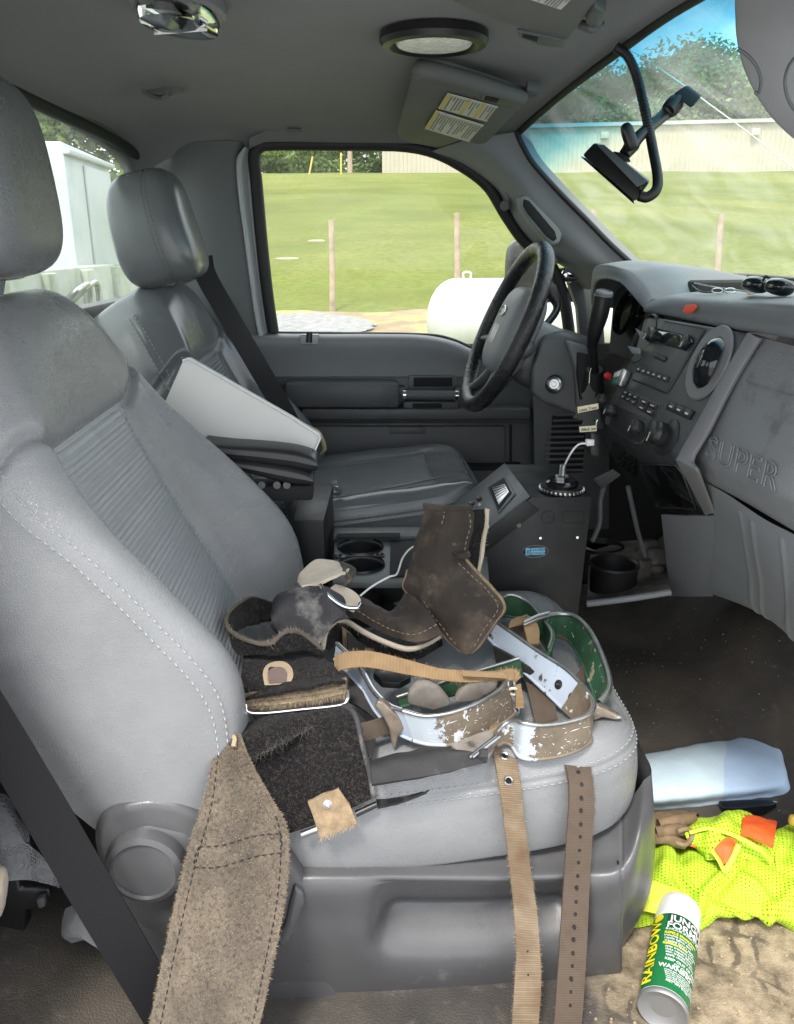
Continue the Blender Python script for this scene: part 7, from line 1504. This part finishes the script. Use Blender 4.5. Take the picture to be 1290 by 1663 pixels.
# the strap with grommets that hangs from the right iron
gr_ = [((794, 1186, .955), (831, 1182, .965)), ((790, 1194, .935), (834, 1190, .945)), ((801, 1221, .905), (836, 1220, .91)), ((809, 1262, .872), (843, 1260, .875)), ((815, 1299, .856), (848, 1297, .858)), ((821, 1350, .850), (854, 1348, .850)), ((829, 1420, .845), (863, 1418, .845)), ((835, 1480, .840), (872, 1478, .840)), ((839, 1540, .828), (877, 1538, .828)), ((836, 1600, .812), (879, 1600, .812)), ((832, 1680, .79), (875, 1680, .79)), ((832, 1800, .765), (872, 1800, .765))]
_, S2 = patch('hanging_strap', [[PY(*a), PY(*b_)] for a, b_ in gr_], G_['tan_web2'], ir2, nu=10, nv=160, thick=.0035, wr=(.002, 14))
for j, dx in ((0, -1), (-1, 1)): e = [Vector(tuple(p)) for p in S2[:, j]]; fuzz('loose_threads', e, [(dx, 0, 0)]*len(e), G_['tan_web2'], ir2, 700, .0035, .00025)
for x, y in ((819, 1228), (826, 1268)):
    p, n = on_grid(S2, x, y); g = lathe('grommet', [(.0062, 0), (.0062, .001), (.0052, .002), (.004, .0012), (.0038, .0)], p, n, G_['steel'], ir2, 22, cap0=False); lathe('hole', [(.0039, .0003), (.001, .0003)], p, n, G_['black_matte'], g, 14)
for x, y in ((857, 1545), (858, 1583)): p, n = on_grid(S2, x, y); lathe('hole', [(.0014, .0003), (.0003, .0004)], p, n, G_['black_matte'], ir2, 10)
strip('strap_loop', [[PY(795, 1190, .925), PY(831, 1186, .935)], [PY(797, 1178, .935), PY(830, 1174, .945)], [PY(806, 1170, .965), PY(832, 1168, .97)]], G_['tan_web'], ir2, 16, 8, .006)
# second hanging strap, punched
g3 = [((918, 1160, .99), (945, 1150, 1.0)), ((914, 1222, .915), (947, 1214, .925)), ((921, 1250, .885), (958, 1244, .895)), ((925, 1276, .868), (964, 1272, .872)), ((925, 1310, .858), (966, 1308, .86)), ((922, 1350, .855), (963, 1350, .855)), ((917, 1425, .853), (959, 1425, .853)), ((910, 1525, .836), (954, 1525, .836)), ((903, 1625, .808), (948, 1625, .808)), ((898, 1700, .788), (942, 1700, .788)), ((892, 1820, .762), (936, 1820, .762))]
sp2, S3 = patch('punched_strap', [[PY(*a), PY(*b_)] for a, b_ in g3], G_['brown_web'], None, nu=10, nv=160, thick=.0035, wr=(.0015, 12))
tag(sp2, 'brown webbing strap with a row of punched holes hanging over the front of the cushion', 'strap')
y = 1232
while y < 1640:
    xc = np.interp(y, [1225, 1275, 1350, 1425, 1525, 1625], [932, 945, 943, 938, 932, 926]); p, n = on_grid(S3, xc, y); lathe('hole', [(.0032, -.001), (.0028, .0014), (.0020, .0016), (.0003, .0016)], p, n, G_['black_matte'], sp2, 10, sx=.8); y += 20+(y % 3)
for j, dx in ((0, -1), (-1, 1)): e = [Vector(tuple(p)) for p in S3[:, j]]; fuzz('loose_threads', e, [(dx, 0, 0)]*len(e), G_['brown_web'], sp2, 500, .003, .00022)
# straight brown strap crossing beneath
o = strip('webbing_strap', [[GZ(826, 1020, .05), GZ(868, 1010, .05)], [GZ(838, 1060, .02), GZ(880, 1056, .02)], [GZ(852, 1098, .006), GZ(892, 1098, .006)], [GZ(870, 1176, .003), GZ(906, 1166, .003)]], G_['brown_web'], None, n=60, thick=.0035)
tag(o, 'flat brown webbing strap crossing under the pale blue iron', 'strap')
# ---- green iron at the back ----
ir3 = thing('climbing_iron', GZ(930, 1060), 'chipped green steel climbing iron at the far side of the gear pile', 'climbing iron', 'tree climbing irons')
g1 = standing([(818, 970, 818, 1000, .03), (830, 966, 832, 1002, .028), (848, 972, 846, 1006, .025), (864, 984, 862, 1018, .02), (880, 1004, 880, 1040, .012), (896, 1028, 892, 1064, .008), (890, 1056, 880, 1082, .006)])
band_steel('side_plate', g1, G_['green'], ir3, .005)
g2 = standing([(868, 1008, 872, 1030, .03), (884, 1001, 888, 1028, .028), (912, 997, 906, 1030, .02), (936, 1002, 926, 1044, .012), (958, 1024, 942, 1070, .008), (977, 1061, 954, 1100, .006), (989, 1098, 966, 1134, .005), (988, 1122, 966, 1152, .005), (972, 1142, 955, 1166, .004)])
_, K6 = band_steel('stirrup', g2, G_['green'], ir3, .0055, 90)
tube('stirrup_edge', [tuple(p) for p in K6[::2, 0]], .0042, G_['worn_edge'], ir3, 10)
g4 = standing([(644, 1132, 650, 1148, .004), (700, 1114, 706, 1136, .006), (760, 1094, 766, 1120, .008), (820, 1076, 826, 1104, .01), (845, 1068, 850, 1098, .012)])
_, K7 = band_steel('shank', g4, G_['green'], ir3, .005)
scratches(K6, ir3, 25, 6, .1, .9)
sg = strip('buckle_strap', [[PY(826, 1020, 1.13), PY(850, 1014, 1.14)], [PY(832, 1008, 1.15), PY(856, 1000, 1.16)], [PY(846, 1001, 1.155), PY(868, 1006, 1.15)], [PY(852, 1020, 1.13), PY(876, 1022, 1.13)], [PY(858, 1046, 1.10), PY(876, 1044, 1.10)]], G_['tan_web'], ir3, 40, 8, .004)
for k in (0, 5): tube('buckle_rod', [PY(850, 1010+k, 1.13), PY(872, 1000+k, 1.14), (PY(892, 995+k, 1.15))], .0024, G_['steel'], ir3, 8)
strip('brown_strap', [[GZ(905, 1110, .004), GZ(912, 1128, .002)], [GZ(935, 1095, .008), GZ(944, 1122, .002)], [GZ(950, 1072, .012), GZ(952, 1100, .004)]], G_['brown_web'], ir3, 24, 8, .004)
strip('brown_strap', [[GZ(880, 1016, .03), GZ(882, 1030, .02)], [GZ(912, 1020, .024), GZ(912, 1036, .018)], [GZ(935, 1034, .014), GZ(932, 1046, .01)]], G_['brown_web'], ir3, 24, 8, .003)
strip('inner_leather', standing([(800, 1050, 806, 1078, .004), (830, 1066, 834, 1096, .004), (868, 1090, 862, 1112, .004)]), G_['dark_leather'], ir3, 20, 8, .004)
# ================= ON THE FLOOR =================
G_['blue_paper'] = mat('pale_blue_paper', (.60, .74, .82), .9, var=.04, vs=12, bumps=(('noise', 50, .35, .003), ('noise', 400, .35, .0006)))
G_['blue_paper2'] = mat('blue_paper_ply', (.48, .63, .82), .9, var=.04, vs=12, bumps=(('noise', 50, .3, .003), ('noise', 400, .35, .0006)))
tw = thing('paper_towels', PZ(1160, 1270, 0), 'thick folded stack of pale blue shop towels lying on the black floor', 'towels')
def tow(x, yt, yb, z1=.058, z0=.008):
    a, c = PZ(x, yt, z1*.85), PZ(x, yb, z0); m1 = PZ(x, yt+(yb-yt)*.25, z1*1.15); m2 = PZ(x, yt+(yb-yt)*.78, z1*.92); m3 = PZ(x, yt+(yb-yt)*.95, z1*.38); bk = Vector((a.x+.01, a.y+.02, z0)); return [bk, a, m1, m2, m3, c, c+V(.0, .05, -.004)]
rows = [tow(980, 1238, 1322), tow(1060, 1223, 1316), tow(1120, 1211, 1310), tow(1180, 1200, 1304)]
_, TW = patch('towel_sheet', rows, G_['blue_paper'], tw, nu=50, nv=50, wr=(.003, 16))
rows = [tow(1176, 1201, 1305), tow(1215, 1194, 1300), [p+V(.004, 0, .001) for p in tow(1248, 1188, 1296)]]
r4 = [PZ(1262, 1200, .03), PZ(1256, 1192, .05), PZ(1268, 1215, .068), PZ(1278, 1262, .055), PZ(1283, 1284, .03), PZ(1284, 1293, .008), PZ(1270, 1294, .004)]
rows.append(r4); rows.append([p.lerp(PZ(1262, 1248, .03), .6)+V(.006, 0, 0) for p in r4])
patch('towel_sheet', rows, G_['blue_paper2'], tw, nu=50, nv=50, wr=(.003, 16))
rg = strip('torn_corner', [[PZ(1240, 1299, .02), PZ(1238, 1306, .004)], [PZ(1258, 1302, .016), PZ(1256, 1310, .004)], [PZ(1272, 1302, .012), PZ(1280, 1311, .004)]], G_['blue_paper'], tw, 20, 6, .001, wr=(.004, 60))
# hi-vis vest
G_['hivis'] = mat('fluorescent_yellow_mesh', (.46, .67, .03), .75, var=.06, vs=9, bumps=(('noise', 40, .5, .004),), coords='Object')
nt = G_['hivis'].node_tree; N = nt.nodes; L = nt.links; b = N['Principled BSDF']; src = b.inputs['Base Color'].links[0].from_socket
tc = N.new('ShaderNodeTexCoord'); vo = N.new('ShaderNodeTexVoronoi'); vo.inputs['Scale'].default_value = 150; vo.inputs['Randomness'].default_value = .12; L.new(tc.outputs['UV'], vo.inputs['Vector'])
mr_ = N.new('ShaderNodeMapRange'); mr_.inputs[1].default_value = .16; mr_.inputs[2].default_value = .26; L.new(vo.outputs['Distance'], mr_.inputs[0]); mx = N.new('ShaderNodeMixRGB'); L.new(mr_.outputs[0], mx.inputs[0]); mx.inputs[1].default_value = (.10, .17, .005, 1); L.new(src, mx.inputs[2]); L.new(mx.outputs[0], b.inputs['Base Color'])
G_['hivis_o'] = mat('fluorescent_orange', (.86, .115, .02), .6, var=.08, vs=12, bumps=(('noise', 60, .4, .003),))
G_['hivis_y'] = mat('yellow_trim_tape', (.68, .74, .06), .6, var=.06, vs=12, bumps=(('noise', 50, .5, .003),))
vs_t = thing('safety_vest', PZ(1180, 1430, 0), 'crumpled fluorescent yellow mesh safety vest with orange patches on the floor', 'vest')
def fold(U, W):
    a = np.zeros_like(U)
    for (cx_, sl, w_, am, ph) in ((.2, .6, .045, .010, 0), (.45, -.8, .035, .012, .3), (.6, .5, .03, .009, .1), (.8, -.4, .05, .011, .2), (.32, 1.3, .025, .007, 0), (.9, .9, .03, .008, 0)):
        t = U-cx_-sl*(W-.5)*.5-.04*np.sin(W*9+ph*20); a += am*(np.exp(-(t/w_)**2)-.55*np.exp(-((t-w_*1.5)/w_)**2))
    return a*np.clip(np.sin(np.pi*W)*1.6, 0, 1)
def vz(rows): return [[PZ(x, y, z) for x, y, z in r] for r in rows]
vr = vz([((1046, 1372, .006), (1085, 1364, .006), (1130, 1356, .01), (1180, 1350, .02), (1240, 1352, .02), (1310, 1352, .02), (1420, 1360, .01)),
         ((1046, 1374, .03), (1085, 1368, .035), (1130, 1372, .045), (1180, 1372, .05), (1240, 1366, .05), (1310, 1362, .045), (1420, 1370, .02)),
         ((1040, 1410, .04), (1085, 1405, .05), (1130, 1415, .05), (1180, 1420, .055), (1240, 1410, .055), (1310, 1400, .055), (1420, 1400, .03)),
         ((1034, 1455, .03), (1082, 1440, .04), (1130, 1450, .045), (1185, 1455, .045), (1240, 1455, .045), (1310, 1450, .045), (1420, 1450, .03)),
         ((1030, 1490, .016), (1078, 1480, .03), (1128, 1478, .03), (1185, 1482, .03), (1240, 1488, .03), (1310, 1495, .03), (1420, 1495, .02)),
         ((1030, 1508, .003), (1080, 1502, .004), (1120, 1516, .004), (1170, 1491, .005), (1238, 1494, .004), (1300, 1512, .004), (1420, 1520, .003))])
patch('mesh_body', vr, G_['hivis'], vs_t, nu=150, nv=110, thick=.0015, disp=fold, wr=(.010, 16), flip=True)
v2r = vz([((1118, 1352, .05), (1140, 1330, .06), (1165, 1322, .066), (1205, 1322, .066), (1240, 1335, .06), (1262, 1360, .05)),
          ((1112, 1352, .075), (1145, 1338, .09), (1175, 1332, .096), (1210, 1334, .094), (1245, 1346, .085), (1268, 1372, .065)),
          ((1120, 1370, .07), (1150, 1362, .088), (1185, 1358, .09), (1215, 1365, .085), (1245, 1378, .075), (1262, 1395, .06)),
          ((1135, 1385, .05), (1160, 1395, .064), (1190, 1392, .066), (1215, 1396, .06), (1240, 1402, .055), (1255, 1410, .048))])
patch('folded_sleeve', v2r, G_['hivis'], vs_t, nu=70, nv=50, thick=.0015, disp=lambda U, W: .005*np.sin(U*14+W*5), wr=(.008, 24), flip=True)
v3r = vz([((1262, 1352, .05), (1290, 1342, .055), (1330, 1340, .05), (1400, 1350, .03)), ((1258, 1372, .07), (1290, 1360, .08), (1330, 1356, .075), (1400, 1370, .04)), ((1262, 1420, .05), (1295, 1415, .06), (1335, 1410, .06), (1400, 1420, .04)), ((1270, 1450, .04), (1300, 1450, .045), (1340, 1450, .045), (1400, 1450, .03))])
patch('folded_panel', v3r, G_['hivis'], vs_t, nu=50, nv=40, thick=.0015, disp=lambda U, W: .006*np.sin(U*9+W*7), wr=(.008, 22), flip=True)
for rr in ([((1204, 1322, .082), (1232, 1326, .082), (1262, 1334, .076)), ((1206, 1338, .104), (1234, 1345, .102), (1259, 1356, .094)), ((1204, 1354, .104), (1230, 1364, .098), (1256, 1378, .088))],
           [((1160, 1378, .09), (1172, 1366, .095), (1184, 1360, .096), (1198, 1368, .09)), ((1166, 1388, .085), (1176, 1382, .088), (1188, 1378, .09), (1196, 1378, .085)), ((1174, 1404, .07), (1177, 1402, .072), (1181, 1400, .074), (1186, 1394, .074))],
           [((1112, 1364, .066), (1126, 1362, .07)), ((1122, 1374, .066), (1136, 1372, .07)), ((1132, 1380, .06), (1144, 1380, .062))]):
    patch('orange_patch', vz(rr), G_['hivis_o'], vs_t, nu=24, nv=24, thick=.0015, wr=(.004, 30), flip=True)
for ln in (((1120, 1352, .085), (1150, 1345, .096), (1180, 1352, .1), (1205, 1362, .1), (1232, 1378, .092), (1250, 1396, .07)), ((1156, 1380, .092), (1168, 1398, .078), (1177, 1414, .066), (1186, 1400, .075), (1200, 1372, .096)), ((1046, 1430, .048), (1080, 1440, .05), (1104, 1448, .05))):
    tube('trim_tape', [PZ(*p) for p in ln], .0045, G_['hivis_y'], vs_t, 8, samples=30, flat=.5)
patch('yellow_lining', vz([((1048, 1428, .052), (1078, 1436, .056), (1102, 1446, .054)), ((1044, 1455, .045), (1072, 1462, .05), (1095, 1468, .048)), ((1040, 1478, .036), (1068, 1484, .04), (1086, 1488, .038))]), G_['hivis_y'], vs_t, nu=20, nv=20, thick=.0015, wr=(.004, 30), flip=True)
# leather glove between towels and vest
G_['glove_l'] = mat('tan_work_glove', (.20, .135, .075), .85, var=.3, vs=22, bumps=(('noise', 45, .7, .004), ('noise', 250, .4, .001)), col2=(.09, .06, .035), mask=(20, .55, .75))
gv = thing('work_glove', PZ(1095, 1345, 0), 'tan leather work glove squeezed between the blue towels and the yellow vest', 'glove')
patch('palm', vz([((1020, 1322, .02), (1060, 1320, .03), (1100, 1316, .03), (1136, 1313, .02)), ((1020, 1335, .05), (1060, 1332, .062), (1100, 1326, .06), (1130, 1324, .045)), ((1020, 1352, .055), (1060, 1350, .06), (1092, 1345, .058), (1118, 1340, .05)), ((1020, 1368, .03), (1060, 1366, .036), (1088, 1362, .04), (1104, 1356, .04))]), G_['glove_l'], gv, nu=50, nv=40, thick=.003, wr=(.010, 22), flip=True)
for pts, r in ((((1070, 1340, .075), (1100, 1334, .078), (1126, 1330, .065)), .012), (((1066, 1352, .07), (1094, 1348, .075), (1112, 1350, .07), (1120, 1358, .06)), .011), (((1060, 1362, .06), (1085, 1362, .062), (1100, 1368, .06), (1112, 1372, .055)), .010)):
    tube('finger', [PZ(*p) for p in pts], [r*.9, r, r*.8], G_['glove_l'], gv, 12, samples=16)
tube('cuff_edge', [PZ(*p) for p in ((1100, 1350, .085), (1116, 1346, .084), (1124, 1352, .08), (1122, 1364, .075), (1112, 1372, .07), (1098, 1368, .07))], .0042, G_['suede_edge'], gv, 8, samples=24)
# dark clutter by the towels
o = prism('jar_lid', [PZ(x, y, .01) for x, y in ((1165, 1308), (1200, 1306), (1250, 1304), (1262, 1314), (1240, 1326), (1200, 1328), (1172, 1320))], (0, 0, .012), G_['black_gloss'], None, .004); tag(o, 'flat glossy black lid under the edge of the blue towels', 'lid')
o = blob('film_bag', PZ(1305, 1225, .04), (.10, .12, .06), mat('smoky_film', (.10, .10, .11), .25, bumps=(('noise', 30, 1, .01),)), None, None, .5, .6, 30, 18, lambda q: q*(1+.15*noise.noise(q*3))); tag(o, 'crumpled smoky plastic bag beside the blue towels at the right edge', 'bag')
o = blob('foam_earplug', PZ(1288, 1332, .10), (.014, .014, .02), mat('mustard_foam', (.45, .32, .05), .8), None, None, .7, .8, 16, 10); tag(o, 'tiny mustard yellow foam plug resting on the vest at the right edge', 'earplug')
o = blob('leaf_scrap', PZ(1052, 1057, .004), (.012, .008, .003), mat('dry_leaf', (.45, .33, .18), .8), None, Matrix.Rotation(.5, 3, 'Z'), .7, .8, 14, 8); tag(o, 'tiny tan scrap of dry leaf on the black floor', 'leaf')
# spray can
G_['can_w'] = mat('can_white', (.70, .70, .69), .28, var=.03, vs=20); G_['can_g'] = mat('can_green', (.012, .145, .045), .25); G_['can_dg'] = mat('can_dark_green', (.01, .06, .03), .25); G_['can_y'] = mat('can_yellow', (.75, .62, .02), .35)
rc = .0335; A = PZ(1076, 1640, rc); B = PZ(1104, 1476, rc); axc = (B-A).normalized(); Lc = (B-A).length
can = thing('spray_can', (A+B)/2-V(0, 0, rc), 'green and white insect repellent spray can lying on the muddy floor', 'spray can')
up_ = Vector((0, 0, 1)); up_ = (up_-axc*up_.dot(axc)).normalized(); sd_ = axc.cross(up_)     # sd_: towards image right
frc = (sd_, up_, axc)
lathe('base_rim', [(.001, .008), (rc*.5, .006), (rc*.85, .0), (rc*.97, -.003), (rc*1.025, .000), (rc*1.025, .004), (rc, .0055)], A, axc, mat('tin', (.33, .33, .33), .5, .7), can, 56, frc)
lathe('shell', [(rc, .005), (rc, Lc*.76)], A, axc, G_['can_w'], can, 56, frc, cap0=False)
lathe('label', [(rc+.0004, .006), (rc+.0004, Lc*.745)], A, axc, G_['can_g'], can, 56, frc, cap0=False)
lathe('cap', [(rc*.98, Lc*.76), (rc*1.0, Lc*.765), (rc*.99, Lc*.95), (rc*.94, Lc*1.0), (rc*.8, Lc*1.03), (.001, Lc*1.035)], A, axc, G_['can_w'], can, 56, frc)
def bend(vs_in, th0, h0, along, r_off=.0009):
    out = []
    for p in vs_in:
        if along: th = th0-p.y/rc; h = h0+p.x
        else: th = th0+p.x/rc; h = h0+p.y
        out.append(A+axc*h+(sd_*math.sin(th)+up_*math.cos(th))*(rc+r_off+p.z*.3))
    return out
def cantext(name, s, th0, h0, size, m_, along=False, off=.0, sx=1, roff=.0009):
    v, f = textv(s, (0, 0, 0), (1, 0, 0), (0, 1, 0), size, .0, off, sx=sx); return bend([Vector(p) for p in v], th0, h0, along, roff), f
def bandpatch(th0, th1, h0, h1, r_off, n=10):
    v = []; 
    for t in np.linspace(th0, th1, n):
        for h in (h0, h1): v.append(A+axc*h+(sd_*math.sin(t)+up_*math.cos(t))*(rc+r_off))
    return v, [(2*i, 2*i+2, 2*i+3, 2*i+1) for i in range(n-1)]
v, f = bandpatch(-.42, 1.6, Lc*.60, Lc*.744, .0006, 20); mk('name_band', v, f, G_['can_dg'], can, True)
mb = MB()
for s, th, hh, sz, of in (('JUNGLE', -.28, .662, .0165, .0004), ('FORMULA', -.38, .592, .0165, .0004), ('8-HOUR INSECT REPELLENT', -.40, .565, .0062, .0001), ('KEEP OUT OF REACH', -.22, .275, .0062, .0002), ('OF CHILDREN', .15, .24, .0062, .0002), ('WARNING', -.42, .205, .0098, .0003), ('NET WT 6 OZ', -.05, .085, .0052, .0001)):
    v, f = cantext('t', s, th, Lc*hh, sz, None, off=of, roff=.0016); mb.add(v, f)
rnd = random.Random(11)
for i, hh in enumerate((.505, .478, .451, .424, .397, .37, .345, .32, .185, .168, .151, .134, .118, .102)):
    for _ in range(1):
        wds = ' '.join('transmit lyme ticks repels fabric skin treated hours apply clothing avoid contact eyes'.split()[(i*3+k) % 13] for k in range(3))
        v, f = cantext('t', wds if i < 8 else wds+' '+wds, -.42+.03*i, Lc*hh, .0058 if i < 8 else .0034, None, off=.0001, roff=.0011); mb.add(v, f)
mb.build('white_lettering', G_['can_w'], can, False, None)
mb = MB()
v, f = cantext('t', 'RAINBOW', -.62, Lc*.055, .0225, None, along=True, off=.0005, sx=1.0, roff=.0024); 
hs_ = [(Vector(p)-A).dot(axc) for p in v]; k = (Lc*.60)/(max(hs_)-min(hs_)); v = [Vector(p)+axc*(((Vector(p)-A).dot(axc)-Lc*.055)*(k-1)) for p in v]; mb.add(v, f)
for hh, s in ((.54, 'REPELS Mosquitoes'), (.435, 'REPELS Ticks')): v, f = cantext('t', s, -.42, Lc*hh-.002, .0062, None, off=.0002, roff=.0012); mb.add(v, f)
mb.build('yellow_lettering', G_['can_y'], can, False, None)
v = []; f = []; c0 = (-.86, Lc*.70)
ringv = [(c0[0]+.26*math.cos(t), c0[1]+.008*math.sin(t)) for t in np.linspace(0, 6.283, 24, endpoint=False)]
v = [A+axc*h+(sd_*math.sin(t)+up_*math.cos(t))*(rc+.0012) for t, h in ringv]; mk('sun_emblem', v, [tuple(range(24))], G_['can_y'], can, False)
# clear plastic film and clutter behind the seat, lower left
G_['film'] = bpy.data.materials.new('clear_film'); G_['film'].use_nodes = True; nt = G_['film'].node_tree; N = nt.nodes; L = nt.links; b = N['Principled BSDF']; b.inputs['Base Color'].default_value = (.8, .82, .85, 1); b.inputs['Roughness'].default_value = .12; b.inputs['Specular IOR Level'].default_value = .9
tr = N.new('ShaderNodeBsdfTransparent'); ms = N.new('ShaderNodeMixShader'); ms.inputs[0].default_value = .34; L.new(tr.outputs[0], ms.inputs[1]); L.new(b.outputs[0], ms.inputs[2]); L.new(ms.outputs[0], N['Material Output'].inputs[0])
nz = N.new('ShaderNodeTexNoise'); nz.inputs['Scale'].default_value = 40; bn = N.new('ShaderNodeBump'); bn.inputs['Distance'].default_value = .01; L.new(nz.outputs[0], bn.inputs['Height']); L.new(bn.outputs[0], b.inputs['Normal'])
def film(rows, label, seed):
    o, _ = patch('plastic_film', [[PY(*p) for p in r] for r in rows], G_['film'], None, nu=60, nv=60, wr=(.022, 13)); tag(o, label, 'plastic film'); return o
film([((-60, 1270, 1.02), (0, 1290, 1.0), (40, 1330, .98)), ((-60, 1330, .98), (10, 1345, .95), (60, 1380, .93)), ((-60, 1390, .95), (20, 1400, .93), (85, 1410, .92)), ((-60, 1425, .94), (20, 1430, .92), (100, 1442, .90))], 'crumpled clear plastic film behind the seat belt at the left edge', 1)
film([((105, 1476, .90), (120, 1468, .90), (130, 1472, .9)), ((100, 1500, .89), (130, 1495, .88), (150, 1500, .88)), ((96, 1522, .88), (130, 1525, .86), (160, 1536, .86)), ((110, 1536, .87), (135, 1538, .86), (158, 1540, .86))], 'small scrap of clear plastic film on the floor beside the seat belt', 2)
jk = thing('jack_bracket', PY(30, 1500, .92), 'black steel bracket on the floor at the left edge behind the seat', 'bracket')
prism('arm', [PY(x, y, .93) for x, y in ((-40, 1410), (30, 1418), (33, 1445), (80, 1444), (84, 1456), (60, 1478), (40, 1480), (40, 1530), (-40, 1540))], (0, .03, 0), G_['black'], jk, .005)
prism('hook', [PY(x, y, .915) for x, y in ((58, 1462), (72, 1458), (74, 1474), (62, 1478))], (0, .012, 0), G_['plastic'], jk, .003)
o = blob('canvas_bag', PY(-22, 1452, .90), (.05, .04, .09), G_['cream_felt'], None, Matrix.Rotation(R(15), 3, 'Y'), .7, .7, 24, 16, lambda q: q*(1+.12*noise.noise(q*3))); tag(o, 'corner of a tan canvas bag at the left edge', 'bag')
cdt = ribbed('ribbed_conduit', [PZ(*p) for p in ((176, 1560, .02), (180, 1590, .015), (184, 1630, .012), (184, 1700, .012))], .0085, G_['plastic_grey'], None, 22, 3); tag(cdt, 'grey ribbed cable conduit on the floor behind the seat belt', 'conduit')
o = tube('steel_rod', [PZ(199, 1580, .03), PZ(197, 1630, .02), PZ(190, 1700, .015)], .0028, G_['steel'], None, 8); tag(o, 'thin steel rod on the floor beside the ribbed conduit', 'rod')
# ================= small litter, so the floor and base are not clean =================
G_['crumb'] = mat('dried_mud_crumbs', (.30, .23, .15), .95, var=.4, vs=90)
rnd = random.Random(9); mb = MB()
for _ in range(520):
    x, y = rnd.uniform(.30, .95), rnd.uniform(.72, 1.12)
    if rnd.random() < (y-.72)*1.4: continue
    s = rnd.uniform(.0008, .003); v, f, uv = blobv((x, y, fz(x, y)+s*.4), (s*2.2, s*1.8, s*1.3), Matrix.Rotation(rnd.uniform(0, 3), 3, 'Z'), .8, .8, 6, 4); mb.add(v, f)
for _ in range(160):
    x, y = rnd.uniform(.5, .95), rnd.uniform(1.1, 1.9); s = rnd.uniform(.0006, .0022); v, f, uv = blobv((x, y, fz(x, y)+s*.4), (s*2.2, s*1.8, s*1.3), None, .8, .8, 6, 4); mb.add(v, f)
tag(mb.build('mud_crumbs', G_['crumb']), 'crumbs of dried mud scattered over the cab floor', kind='stuff')
